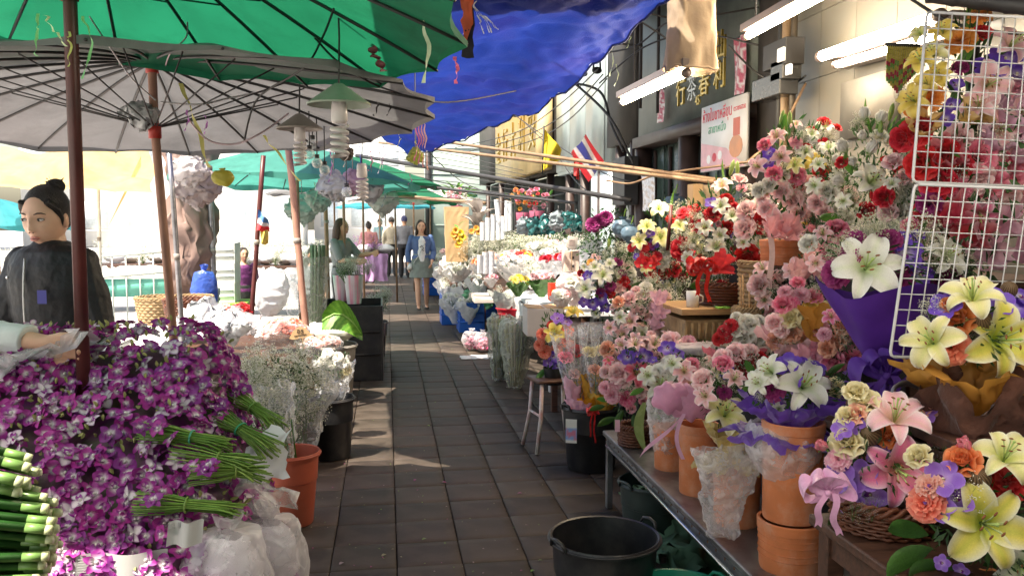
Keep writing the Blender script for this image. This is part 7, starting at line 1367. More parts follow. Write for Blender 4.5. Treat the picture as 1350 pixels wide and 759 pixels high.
# distant left stalls with goods so that the street is not empty
for i, (px, Y, w_, c, lb) in enumerate(((30, 12, 1.6, (.5, .5, .52), 'white covered stall in the sunlit street behind the woman'), (150, 16, 2.2, (.62, .6, .55), 'pale goods stall in the sunlit street left of the wrapped column'), (335, 15, 1.6, (.6, .6, .62), 'white wrapped goods stall behind the child'), (385, 18, 2.0, (.62, .62, .66), 'far stall of white bundles behind the leaning pole'), (430, 16, 1.1, (.5, .55, .6), 'far stall of grey bundles behind the long haired woman'), (478, 20, 1.2, (.5, .3, .55), 'far stall heaped with purple flowers'))):
    p = at(px, 300, Y); t = thing('market_stall', lb, 'stall', (p.x, Y, 0), R.uniform(-.1, .1)); m = mat('stall_cloth%d' % i, c, rough=.8, bump=.1)
    MB().box((0, 0, .78), (w_, .9, .05)).obj('table_top', M_wood, t, smooth=False); crumple(lambda u, v: Vector(((v-.5)*w_, -.47+.02*math.sin(v*40), .8-.6*u)), 8, 40, False, .03, 5, i).obj('table_cover', m, t)
    for j in range(9):
        k = crumple(lambda u, v: Vector((.2*math.sin(.1+u*2.9)*math.cos(v*6.283), .16*math.sin(.1+u*2.9)*math.sin(v*6.283), .22*u)), 12, 18, True, .012, 6, j+i*10) if j % 3 else None
        if k: o = k.obj('goods', m if j % 2 else M_wbag, t); o.location = ((j-4)*w_*.11, R.uniform(-.2, .2), .8)
        else: o = put(gyp(1+j % 3, wcol=(.3, .05, .35) if i == 5 else (.8, .8, .75)), 'flowers', t, Vector((p.x+(j-4)*w_*.11, Y-.1, 1.0)), (0, 0, 1), .26); o.matrix_local = Matrix.Translation(((j-4)*w_*.11, -.1, 1.0)) @ Matrix.Scale(.26, 4); o['kind'] = 'stuff'
# ================================================================== OVERHEAD
def canopy_mat(nm, c, tr): return mat(nm, c, rough=.7, var=.14, scale=2.2, bump=.06, bscale=12, trans=tr, dirt=tuple(q*.45 for q in c), dirtamt=.85, dirtscale=1.8)
def umbrella(label, apex, Rr, drop, tiltx, tilty, n, m, polec, foot, prot=.0, name='market_umbrella', detail=True, ph0=0.0, ribc=M_dmet, val=.07):
    t = thing(name, label, 'umbrella', apex); TM = Matrix.Rotation(tiltx, 3, 'X') @ Matrix.Rotation(tilty, 3, 'Y')
    def pt(a, r, sag=1):
        u = r/Rr; z = -drop*(u**1.35)
        return TM @ Vector((r*math.cos(a), r*math.sin(a), z))
    k = MB(); sg = 6
    def fn(u, v):
        f = v*n; fr = f-math.floor(f); a = 2*math.pi*v+ph0; b = math.sin(math.pi*fr); r = Rr*u*(1-.045*b*u); p = pt(a, r); return p+Vector((0, 0, -.035*b*u*math.sin(math.pi*min(1, u*.9)))) + Vector((0, 0, .006))+noise.noise_vector(Vector((a*3, u*4, n)))*.012*u
    k.grid(fn, 12, n*sg, True); k.obj('canopy', m, t)
    k = MB(); k.grid(lambda u, v: fn(1, v)+TM @ Vector((0, 0, -val*u*(.6+.3*math.sin(v*60)))), 1, n*sg, True)
    if val: k.obj('valance', m, t)
    for i in range(n):
        a = 2*math.pi*i/n+ph0; k = MB(); k.tube([pt(a, Rr*j/8)-Vector((0, 0, .006)) for j in range(9)], [.0065]*8+[.005], 5); k.obj('rib', ribc, t)
        if detail: k = MB(); hb_ = TM @ Vector((0, 0, -.42*Rr*.55)); k.tube([hb_+Vector((.03*math.cos(a), .03*math.sin(a), 0)), pt(a, Rr*.52)-Vector((0, 0, .014))], .0032, 5); k.obj('strut', ribc, t)
    k = MB(); ft = Vector(foot)-Vector(apex); k.tube([(0, 0, .05), (0, 0, 0) , TM @ Vector((0, 0, -.42*Rr*.55)), ft], prot or .02, 12)
    k.obj('pole', polec, t)
    for z in (0, -.42*Rr*.55):
        k = MB(); q = TM @ Vector((0, 0, z-.02)); k.tube([q+Vector((0, 0, -.03)), q+Vector((0, 0, .03))], .026, 12); k.obj('hub', mat('red_hub', (.5, .04, .03), rough=.5), t)
    return t
M_gcan = canopy_mat('green_canvas', (.01, .2, .1), .5); M_wcan = canopy_mat('grey_canvas', (.2, .2, .205), .28); M_tcan = canopy_mat('teal_canvas', (.08, .36, .3), .5)
M_redp = mat('red_brown_pole', (.1, .022, .02), rough=.4, var=.25, bump=.05); M_pinkp = mat('pinkish_wood_pole', (.42, .22, .16), rough=.6, var=.2, bump=.06)
ga = Vector((at(97, -60, 2.62).x+.025, 2.62, 2.52))
umbrella('green market umbrella with a dark red pole nearest the camera at top left', ga, 1.13, .25, -.06, .13, 18, M_gcan, M_redp, (at(106, 430, 2.52).x, 2.52, .62), .019, val=.03)
wa = at(200, 80, 3.75)
umbrella('wide dirty grey umbrella with many dark ribs beyond the green one', wa, 1.17, .22, rad(-3.5), rad(-1.5), 20, M_wcan, M_pinkp, (at(250, 520, 3.75).x, 3.75, .0), .018, ph0=.1, val=.03)
for lb, px, py, Y, Rr, dr, n_, m, tx, ty in (('teal umbrella beyond the grey one above the left stalls', 392, 192, 8.6, 1.2, .36, 14, M_tcan, -.02, .03), ('green umbrella far down the left side of the passage', 452, 205, 11.5, 1.3, .4, 12, M_gcan, .0, .0), ('white umbrella at the far end of the passage', 545, 245, 19, 1.6, .35, 12, mat('white_canvas', (.75, .75, .75), trans=.5), 0, 0),
        ('pale umbrella left of the white one at the far end', 500, 240, 22, 1.7, .4, 12, mat('white_canvas'), 0, 0), ('teal umbrella in the sunlit street at the left edge', -6, 262, 10.0, .75, .3, 12, mat('blue_teal_canvas', (.05, .35, .42), trans=.5), 0, 0), ('green umbrella deep in the tunnel of canopies over the passage', 522, 236, 16.5, 1.2, .35, 12, M_gcan, 0, .1), ('blue umbrella farthest away over the passage end', 508, 256, 26, 1.5, .4, 12, mat('blue_teal_canvas', (.05, .35, .42), trans=.5), 0, 0), ('teal umbrella at the right of the far canopies', 566, 246, 20, 1.1, .3, 12, M_tcan, 0, -.1), ('grey umbrella among the far canopies at the left', 440, 232, 17, 1.3, .35, 12, M_wcan, 0, 0), ('dark green umbrella right above the walking shoppers', 478, 232, 14.5, .9, .3, 12, M_gcan, 0, .0)):
    a = at(px, py, Y); umbrella(lb, a, Rr, dr, tx, ty, n_, m, M_bamb, (a.x, a.y, 0), .018, detail=Y < 9)
# blue tarp
M_tarp = mat('blue_tarp', (.012, .034, .23), rough=.66, var=.16, scale=2.2, bump=.2, bscale=130, trans=.42, dirt=(.035, .015, .15), dirtamt=.45, dirtscale=1.3, spec=.25)
up_ = [(430, 130, 8.4), (310, 112, 6.9), (280, 104, 5.0), (400, 24, 4.3), (470, -60, 3.7), (650, -80, 3.4), (740, -120, 3.1), (860, -170, 2.9)]  # hidden upper edge stretched left to block sun leaking onto the path
lo_ = [(540, 206, 9.0), (588, 184, 8.0), (640, 166, 7.2), (690, 150, 6.5), (742, 118, 5.8), (790, 72, 5.2), (828, 35, 4.8), (900, -40, 4.3)]
def lerpl(Lq, u): f = u*(len(Lq)-1); i = min(len(Lq)-2, int(f)); t = f-i; return at(*Lq[i]).lerp(at(*Lq[i+1]), t)
t = thing('blue_tarp', 'blue tarpaulin sagging over the middle of the passage', 'tarpaulin', lerpl(up_, .5)); o0 = Vector(t.location); k = MB()
def tf(u, v):
    a, b = lerpl(up_, u), lerpl(lo_, u); p = a.lerp(b, v); sag = math.sin(math.pi*v)*.10*math.sin(math.pi*min(1, .15+u)); p = p-Vector((0, 0, sag*-.4))
    r = abs(math.sin(v*7.5+u*3+1.5*noise.noise(p*1.3)))**1.5*.022+.005*math.sin(v*19+u*7+2*noise.noise(p*2)); q_ = noise.noise_vector(p*3.2); r += .016*(1-abs(q_.x)*3)*(abs(q_.x) < .33)+.012*(1-abs(noise.noise(p*9))*4); edge = .03*math.sin(u*50)*(v > .93)
    return p+Vector((0, 0, -r+edge*.4))+noise.noise_vector(p*1.6)*.035-o0
k.grid(tf, 110, 46); k.obj('tarp_sheet', M_tarp, t)
k = MB(); k.tube([tf(i/60, 1)+Vector((0, 0, -.006)) for i in range(61)], .007, 6); k.obj('hem_rope', mat('navy_rope', (.02, .03, .12)), t)
# the market goes on behind the camera; unseen covers added to block light
for lb, x, y, z, Rr, m_ in (('unseen grey umbrella added over the path behind the viewpoint to block sky light', -1.5, -.6, 2.75, 1.5, M_wcan), ('unseen green umbrella added behind the viewpoint on the left to block sky light', -1.3, -3.6, 2.8, 1.7, M_gcan), ('unseen teal umbrella added farther behind the viewpoint to block sky light', -1.5, -7, 2.8, 1.8, M_tcan), ('unseen grey umbrella added in the street left of the orchid stall to block sun', -3.7, .6, 2.8, 1.5, M_wcan)):  # umbrellas out of view, added to shade the path and flowers
    umbrella(lb, Vector((x, y, z)), Rr, .4, 0, 0, 12, m_, M_bamb, (x, y, 0), .02, detail=False)
t = thing('added_shade_tarp', 'unseen grey tarpaulin added overhead to block sky and sun', 'tarpaulin', (1.0, -3, 2.9)); k = MB(); k.grid(lambda u, v: Vector((-1.3+2.6*u, -5+12.3*v, .12*math.sin(u*3.1)*-1+.3*u+.04*math.sin(v*20))), 12, 30); k.obj('tarp_sheet', M_wcan, t)  # added out of view, reaches forward to keep sun off the right side
t = thing('shop_building', 'dark shop fronts continuing along the passage behind the viewpoint', 'building', (XW, -6, 0)); MB().box((.2, 0, 3), (.36, 13, 6)).obj('wall', M_dkwall, t)
t = thing('shop_building', 'unseen dark block added behind the viewpoint to block sky light', 'building', (-1, -13, 0)); MB().box((0, 0, 3), (8, .4, 6)).obj('wall', M_dkwall, t)  # end block added to cut low sky light from behind
# small dark hole patches and second tarp strip nearer (orange/red corner)
t = thing('red_tarp_corner', 'small torn red and dark cloth corner between the green umbrella and blue tarp', 'tarpaulin', at(615, 20, 3.0)); k = crumple(lambda u, v: Vector(((u-.5)*.05*(1.2-v), .0, .12-.22*v)), 10, 14, False, .01, 10, 3); k.obj('torn_cloth', mat('orange_red_cloth', (.55, .1, .04), rough=.8, trans=.3), t)
k = crumple(lambda u, v: Vector(((u-.2)*.035, .01, .16-.3*v)), 6, 14, False, .012, 10, 8); k.obj('dark_strip', M_dcl, t)
# pale canopy sheets behind grey umbrella (yellow cream tarp strung over the street)
t = thing('cream_tarp', 'pale yellow tarpaulin strung up over the street at the far left', 'tarpaulin', at(90, 225, 9.0)); o0 = Vector(t.location)
k = MB(); k.grid(lambda u, v: at(-30+230*u, 196+56*v+8*math.sin(u*9)*v, 9.5-1.2*v)+noise.noise_vector(Vector((u*5, v*3, 2)))*.15-o0, 40, 14); k.obj('tarp_sheet', mat('cream_tarp', (.72, .52, .24), rough=.7, trans=.5, bump=.1), t)
k = MB(); k.grid(lambda u, v: at(186-44*u, 205+95*u+14*v*(1-u), 8.8)-o0, 14, 4); k.obj('tarp_strip', mat('cream_tarp'), t)
# poles, leaning sticks
def pole(label, pa, pb, Ya, Yb, r, m, name='support_pole', cat='pole', ground=True, group=None):
    a, b = at(*pa, Ya), at(*pb, Yb)
    if ground: d = b-a; b = a+d*(a.z/(a.z-b.z)) if a.z != b.z else b
    t = thing(name, label, cat, b, 0, group); k = MB(); n_ = 7; k.tube([(a-b)*(i/n_)+noise.noise_vector(Vector((i*2.1, pa[0], 0)))*r*.35 for i in range(n_+1)], r, 10); k.obj('pole_shaft', m, t)
    for q in (.33, .66):
        kk = MB(); c = (a-b)*q; kk.tube([c-(a-b).normalized()*.02, c+(a-b).normalized()*.02], r*1.18, 10); kk.obj('tape_band', mat('tape_grey', (.3, .27, .24)), t)
    return t
pole('brown leaning pole in front of the wrapped column stalls', (380, 195), (403, 430), 7.0, 7.0, .028, M_pinkp)
pole('thin dark pole carrying the small striped flag', (347, 205), (330, 440), 7.4, 7.4, .02, M_redp)
pole('pale steel pole right beside the leaning umbrella pole', (222, 190), (240, 430), 5.6, 5.6, .016, M_steel)
pole('silvery pole just right of the wrapped column', (277, 235), (282, 420), 8.3, 8.3, .03, M_steel)
pole('thin white pole in the sunlit street behind the woman', (129, 225), (131, 330), 9.5, 9.5, .018, mat('white_pole', (.7, .7, .7)))
pole('bamboo pole far down the left side', (428, 215), (431, 330), 12, 12, .03, M_bamb)
# long beams across
def beam(label, pa, pb, Ya, Yb, r, m, name='bamboo_beam', cat='beam', sag=0, group=None):
    a, b = at(*pa, Ya), at(*pb, Yb); t = thing(name, label, cat, a, 0, group); k = MB(); n_ = 24; k.tube([(b-a)*(i/n_)+Vector((0, 0, -sag*math.sin(math.pi*i/n_))) for i in range(n_+1)], [r*(1+.12*(i % 5 == 0)) for i in range(n_+1)], 8); k.obj('beam_shaft', m, t); return t
beam('upper of two bamboo poles crossing above the right stalls', (508, 176), (950, 238), 9.8, 5.4, .015, M_bamb)
beam('lower of two bamboo poles crossing above the right stalls', (500, 188), (940, 240), 9.6, 5.2, .014, M_bamb)
beam('dark metal pipe strung under the bamboo poles', (470, 205), (832, 264), 10.5, 7.0, .022, M_dmet, 'metal_pipe', 'pipe')
beam('thin dark pipe below the cream signboard', (505, 240), (760, 268), 12, 9.5, .018, M_dmet, 'metal_pipe', 'pipe')
beam('pale bamboo rail hung in front of the pale wall', (480, 255), (640, 268), 15, 13.5, .03, M_bamb)
beam('dark beam crossing the top right corner above the wire grid', (1225, -8), (1400, 14), 2.6, 2.3, .028, M_dmet, 'metal_pipe', 'pipe')
# cables
def cable(label, pts, r=.006, m=None, cat='cable', name='cable', group=None, col=None):
    P = [at(*q) for q in pts]; t = thing(name, label, cat, P[0], 0, group); k = MB()
    if col: k.col = col
    out = []
    for i in range(len(P)-1):
        p0 = P[max(0, i-1)]; p1, p2 = P[i], P[i+1]; p3 = P[min(len(P)-1, i+2)]
        for j in range(8): u = j/8; out.append(.5*((2*p1)+(p2-p0)*u+(2*p0-5*p1+4*p2-p3)*u*u+(3*p1-p0-3*p2+p3)*u**3)-P[0])
    out.append(P[-1]-P[0]); k.tube(out, r, 5); k.obj('cable_line', m or M_dmet, t); return t
for i, pts in enumerate((((740, 95, 9), (800, 150, 8.3), (830, 205, 8.2), (835, 215, 8.2)), ((742, 108, 9), (790, 120, 8.5), (806, 165, 8.3), (822, 200, 8.2)), ((690, 160, 13), (730, 200, 11), (760, 240, 10), (790, 262, 9)), ((676, 150, 13), (740, 195, 11), (800, 230, 8.6), (840, 240, 8.2)), ((560, 195, 12), (610, 240, 12), (680, 262, 11), (745, 255, 9.5)),
        ((500, 220, 12), (580, 240, 12), (640, 252, 12), (700, 262, 11)), ((600, 195, 14), (680, 175, 12), (735, 140, 10), (790, 90, 8)), ((610, 202, 14), (690, 180, 12), (745, 150, 10), (795, 98, 8)), ((620, 208, 14), (700, 186, 12), (750, 158, 10), (800, 104, 8)), ((800, 70, 6.5), (840, 60, 6.3), (880, 30, 6), (930, 20, 5.5)), ((790, 110, 7), (850, 62, 6.4), (920, 45, 6), (1000, 60, 5.6)), ((830, 20, 5.6), (870, 45, 5.6), (905, 70, 5.6), (950, 60, 5.6)),
        ((960, 60, 5.6), (1000, 98, 5.6), (1040, 112, 5.4), (1062, 100, 5.2)), ((700, -5, 5), (750, 30, 5.5), (800, 55, 6), (845, 60, 6.4)), ((760, 35, 6), (830, 15, 6), (900, 25, 6), (1000, 10, 6)))):
    cable('thin black overhead cable strung between the shop fronts and the tarpaulin', pts, .007 if i not in (0, 1) else .014, group='overhead cables by the shops')
cable('twisted pale vine or cord looping from the pillar over the tea shop poster', ((1062, 110, 5.3), (1030, 170, 5.2), (990, 210, 5.1), (975, 215, 5.1), (955, 222, 5.3)), .009, M_bamb, 'cord', 'cord')
cable('brown cord running along the bamboo poles toward the poster', ((955, 218, 5.5), (900, 225, 5.8), (860, 232, 6), (830, 242, 6.2), (800, 238, 6.5)), .008, M_bamb, 'cord', 'cord')
cable('dark cable in front of the wire grid at the top right', ((1195, -5, 2.9), (1250, 28, 2.8), (1310, 42, 2.6), (1360, 45, 2.5)), .006)
for i in range(9): cable('thin black wire stretched in the green gap below the blue tarpaulin', ((520-6*i, 190+9*i, 10), (600, 205+7*i, 10.5), (690+4*i, 225+6*i, 10)), .004, group='thin wires over the passage')
# insulators
for j, (px, py, Y) in enumerate(((752, 98, 9.6), (768, 97, 9.4), (787, 93, 9.2), (670, 152, 14), (680, 150, 13.6), (690, 148, 13.2), (704, 146, 12.8))):
    p = at(px, py, Y); t = thing('cable_clamp', 'black cable clamp hanging from the roof edge with the others of its row', 'cable clamp', p, 0, 'black cable clamps above the shop panels'); k = MB(); s_ = 7*m_per_px(p); k.ball((0, 0, 0), (s_, s_*.6, s_*.7), 8, 6); k.obj('clamp_body', M_dmet, t); k = MB(); k.tube([(-s_*.7, 0, 0), (-s_*.6, 0, s_*1.6)], s_*.2, 5); k.tube([(s_*.7, 0, 0), (s_*.6, 0, s_*1.6)], s_*.2, 5); k.obj('bracket', M_dmet, t)
# fluorescent fixtures
M_glow = mat('lit_tube', (1, .84, .6), rough=.5, var=0, bump=0, emit=46)
M_glow2 = mat('lit_tube_white', (1, .92, .8), rough=.5, var=0, bump=0, emit=30)
M_fix = mat('lamp_fixture', (.17, .13, .12), rough=.4, var=.1, bump=.02)
def tubelamp(label, pa, pb, X, m, r=.019, box=True, hang_=None, offz=.05, ddir=(0, 0, 1)):
    a, b = atx(*pa, X), atx(*pb, X); t = thing('fluorescent_lamp', label, 'lamp', (a+b)/2); d = (b-a); k = MB(); k.tube([-d/2, d/2], r, 12); k.obj('glowing_tube', m, t); dd = Vector(ddir)
    L = d.length; q = Matrix((d.normalized().cross(Vector((0, 0, 1))).normalized(), d.normalized(), Vector((0, 0, 1)))).transposed()
    for s_ in (-1, 1): k = MB(); k.tube([d*.5*s_, d*.53*s_], r*1.15, 10); k.obj('end_cap', M_fix, t)
    if box: bevel(MB().box(dd*offz, (.075, L*1.1, .045), q).obj('fixture_body', M_fix, t, smooth=False), .005)
    for h in (hang_ or ()): k = MB(); p = d*h; k.tube([p+dd*offz, p+Vector((0, 0, 1.2))], .006, 5); k.obj('hanger', M_dmet, t)
tubelamp('lit warm fluorescent tube hanging under the beige cloth bag', (822, 134), (903, 97), 1.62, M_glow, .022, hang_=(-.3, .45))
tubelamp('lit warm fluorescent tube at the top centre right edge', (987, 47), (1095, -12), 2.15, M_glow, .022, hang_=(-.4,))
tubelamp('upper of two lit white tubes on the tiled wall behind the grid', (1084, 74), (1236, 22), 2.62, M_glow2, .03, ddir=(1, 0, 0), offz=.075)
tubelamp('lower of two lit white tubes on the tiled wall behind the grid', (1104, 85), (1244, 44), 2.66, M_glow2, .02, ddir=(1, 0, 0), offz=.06)
p0, p1 = Vector((1.42, .35, 2.16)), Vector((1.42, 1.86, 2.16)); t = thing('fluorescent_lamp', 'lit tube under the dark beam in the top right corner over the nearest flowers', 'lamp', (p0+p1)/2); k = MB(); k.tube([(0, -.75, 0), (0, .75, 0)], .019, 12); k.obj('glowing_tube', M_glow2, t); bevel(MB().box((0, 0, .055), (.08, 1.6, .045)).obj('fixture_body', M_dmet, t, smooth=False), .005)
for s_ in (-1, 1): k = MB(); k.tube([(0, .75*s_, 0), (0, .8*s_, 0)], .022, 10); k.obj('end_cap', M_fix, t); k = MB(); k.tube([(0, .5*s_, .07), (0, .5*s_, 1.1)], .005, 5); k.obj('hanger', M_dmet, t)
# CFL lamps
M_cfl = mat('cfl_glass', (.72, .68, .68), rough=.3, var=.03, bump=0); M_shade = mat('pale_green_shade', (.42, .5, .42), rough=.6, var=.12, dirt=(.25, .22, .18), trans=.15); M_shade2 = mat('grey_shade', (.36, .32, .3), rough=.6, var=.12, dirt=(.2, .17, .14), trans=.1)
def cfl(label, px, py, Y, w_, m, top_py, shade=True, s_=1.0):
    p = at(px, py, Y); mp = m_per_px(p); t = thing('hanging_lamp', label, 'lamp', p); r_ = w_*mp/2
    if shade:
        k = MB(); k.lathe([(r_*.12, r_*.62), (r_*.16, r_*.6), (r_*.55, r_*.32), (r_, 0), (r_*.985, -.006), (r_*.54, r_*.29), (r_*.15, r_*.56)], 48); k.obj('lamp_shade', m, t, auto=60)
    k = MB(); k.lathe([(.0205*s_, .01), (.024*s_, -.005), (.026*s_, -.05*s_), (.022*s_, -.06*s_), (.001, -.061*s_)], 20); k.obj('lamp_base', M_cfl, t)
    k = MB(); n_ = 90; k.tube([(.024*s_*math.cos(i*.32), .024*s_*math.sin(i*.32), -.068*s_-i*.0011*s_) for i in range(n_)], .0068*s_, 6); k.obj('spiral_tube', M_cfl, t)
    k = MB(); hh = at(px, top_py, Y).z-p.z; k.tube([(0, 0, .0), (.0, 0, r_*.6), (.004, 0, hh*.5), (.0, 0, hh)], .0035, 6); k.obj('power_cord', M_dmet, t)
cfl('larger hanging spiral bulb lamp with a pale green conical shade', 447, 137, 2.9, 84, M_shade, -40, s_=1.05)
cfl('smaller hanging spiral bulb lamp with a grey conical shade', 395, 169, 3.6, 60, M_shade2, 40, s_=.9)
cfl('bare spiral bulb hanging right of the shaded lamps', 477, 218, 4.6, 20, M_shade, 160, shade=False, s_=1.1)
M_bulb = mat('clear_bulb', (.7, .75, .75), rough=.1, alpha=.25, bump=0, spec=1)
for i, (px, py, Y) in enumerate(((408, 203, 4.2), (418, 215, 4.3), (428, 224, 4.4), (457, 253, 6), (412, 190, 4.4))):
    p = at(px, py, Y); t = thing('glass_bulb', 'clear glass bulb hanging in the cluster beside the shaded lamps', 'bulb', p, 0, 'clear bulbs hung in a cluster'); k = MB(); s_ = 7*m_per_px(p); k.ball((0, 0, 0), s_, 14, 10); k.obj('glass', M_bulb, t); k = MB(); k.tube([(0, 0, s_*.9), (0, 0, s_*1.6)], s_*.45, 8); k.obj('socket', M_dmet, t); k = MB(); k.tube([(0, 0, s_*1.5), (0, .01, s_*9)], .003, 5); k.obj('power_cord', M_dmet, t)
# strings and ribbons
def strip(label, pts, w_, col, name='plastic_ribbon', tw=2.0, group=None):
    P = [at(*q) for q in pts]; t = thing(name, label, 'ribbon', P[0], 0, group); k = MB(); n_ = 24
    def c(u): f = u*(len(P)-1); i = min(len(P)-2, int(f)); return P[i].lerp(P[i+1], f-i)-P[0]
    k.grid(lambda u, v: c(u)+Vector(((v-.5)*w_*math.cos(u*tw*3), (v-.5)*w_*math.sin(u*tw*3), 0))+noise.noise_vector(Vector((u*6, pts[0][0], 0)))*.012, n_, 2); k.c = [col]*len(k.v); k.obj('strip', M_str, t); return t
YL = (.62, .6, .2); PK = (.75, .15, .25); GRN = (.25, .6, .25); LIM = (.66, .78, .45)
strip('yellow plastic ribbon hanging from the grey umbrella stretchers', ((238, 112, 3.6), (250, 140, 3.6), (262, 170, 3.6), (270, 205, 3.6), (276, 222, 3.6)), .018, YL)
t = thing('yellow_bag', 'small crumpled yellow bag at the end of the yellow ribbon', 'bag', at(293, 235, 3.6)); bagshape((0, 0, -.03), .045, .03, .07, 3, amp=.02).obj('bag_skin', mat('yellow_film', (.6, .55, .1), trans=.3, rough=.4), t)
strip('yellow ribbon hanging beside the brown leaning pole', ((348, 178, 4), (355, 190, 4), (372, 210, 4), (395, 238, 4)), .014, YL)
strip('green ribbon left of the red pole', ((50, 20, 2.5), (48, 45, 2.5), (49, 75, 2.5)), .008, GRN); strip('yellow green ribbon crossing left of the red pole', ((58, 20, 2.5), (72, 42, 2.5), (88, 60, 2.5)), .008, LIM); strip('lime ribbon right of the red pole', ((110, 22, 2.5), (120, 50, 2.5), (118, 80, 2.5), (108, 102, 2.5)), .008, GRN)
strip('yellow strip hanging tight against the red pole', ((90, 42, 2.45), (92, 60, 2.45), (90, 88, 2.45)), .006, YL)
strip('long pale lime ribbon hanging from the green umbrella', ((543, 0, 2.6), (556, 20, 2.6), (565, 60, 2.6), (563, 90, 2.6), (558, 108, 2.6)), .013, (.75, .85, .62))
strip('faded red rag tied under the green umbrella rib', ((492, 55, 3), (490, 70, 3), (498, 80, 3), (506, 95, 3)), .035, (.35, .1, .12), tw=4); strip('short red rag strip beside the other rag', ((488, 58, 3), (500, 62, 3), (512, 62, 3)), .02, (.35, .1, .12))
strip('pink ribbon knot at the rim corner of the green umbrella', ((600, 75, 3.1), (603, 90, 3.1), (601, 110, 3.1)), .014, PK); 
for i in range(4): strip('pink plastic string hanging from the grey umbrella rim by the blue tarpaulin', ((541, 148, 4.3), (548+i*4, 165, 4.3), (552+i*3, 190, 4.3), (546+i*6, 212+4*i, 4.3)), .009, (.78, .2+.08*i, .35), group='pink strings by the tarpaulin')
for i in range(9):
    a = R.uniform(-1, 1); strip('frayed white string tuft hanging before the blue tarpaulin', ((625, 8, 3.1), (632+5*a, 20, 3.1), (640+12*a, 26+6*abs(a), 3.1), (645+14*a, 38+12*R.random(), 3.1)), .004, (.7, .7, .72), name='frayed_string', group='frayed white string tufts')
strip('long pale string from the tuft down to the green umbrella', ((628, 2, 3.1), (615, 30, 3.1), (606, 60, 3.1)), .005, (.7, .65, .6))
cable('white cord drooping below the grey umbrella toward the right', ((212, 135, 3.6), (262, 138, 3.6), (300, 130, 3.7), (350, 120, 3.8)), .004, mat('white_cord', (.6, .58, .6)), 'cord', 'cord')
cable('pale pink cord looping under the grey umbrella', ((250, 160, 3.6), (275, 185, 3.6), (310, 190, 3.6), (345, 175, 3.6), (380, 150, 3.8)), .004, mat('pink_cord', (.6, .45, .5)), 'cord', 'cord')
cable('white string crossing the grey umbrella from the green one', ((118, 22, 3), (150, 70, 3.2), (175, 105, 3.4), (205, 132, 3.6)), .003, mat('white_cord'), 'cord', 'cord')
cable('pink string tied from the green umbrella to the grey hub', ((247, 30, 3.1), (245, 50, 3.3), (225, 70, 3.5), (218, 88, 3.7)), .003, mat('pink_cord'), 'cord', 'cord')
cable('dark cord from the green umbrella down past the lamps', ((440, 12, 2.8), (425, 50, 3), (400, 90, 3.2), (340, 130, 3.5), (322, 185, 3.6)), .004, None, 'cord', 'cord'); cable('thin cord from the shaded lamps toward the blue tarpaulin', ((415, 50, 3), (450, 85, 3.1), (510, 118, 3.4), (590, 135, 4.2), (680, 120, 5)), .004, None, 'cord', 'cord')
for i, (px, py, L, c) in enumerate(((246, 145, 28, (.5, .2, .55)), (270, 150, 26, (.5, .2, .55)), (435, 200, 40, (.45, .2, .5)), (495, 125, 30, (.03, .03, .03)), (512, 130, 24, (.03, .03, .03)), (505, 190, 26, (.5, .2, .4)), (548, 185, 22, YL), (455, 190, 30, (.65, .6, .55)), (473, 190, 40, (.08, .1, .4)), (720, 90, 30, (.5, .6, .4)), (806, 60, 40, (.6, .65, .4)), (812, 85, 30, (.6, .65, .4)), (828, 40, 24, (.55, .6, .3)), (395, 165, 40, LIM), (500, 200, 30, (.7, .7, .72)), (488, 200, 26, (.6, .2, .3)), (525, 175, 18, YL), (540, 230, 14, (.6, .2, .4)), (415, 240, 30, (.2, .5, .3)), (505, 245, 28, (.2, .25, .4)))):
    Y = (3.5, 3.5, 4.5, 3.8, 3.8, 5, 4.4, 4.6, 5, 7, 6, 6, 6, 3.8, 5, 5, 5.5, 7, 6, 8)[i]; strip('short %s plastic string dangling under the canopies' % ('purple' if c[2] > .4 else 'dark' if c[0] < .1 else 'yellow green' if c[1] > .5 else 'coloured'), ((px, py, Y), (px+3, py+L*.5, Y), (px-2, py+L, Y)), .008, c, name='dangling_string', group='short dangling strings under the canopies')
p = at(190, 150, 3.7); t = thing('white_rag', 'white rag stuffed beside the grey umbrella pole', 'rag', p); crumple(lambda u, v: Vector((.055*math.sin(.2+u*2.6)*math.cos(v*6.283), .04*math.sin(.2+u*2.6)*math.sin(v*6.283), .1*(u-.5))), 12, 20, True, .03, 14, 4).obj('rag_cloth', M_wbag, t)
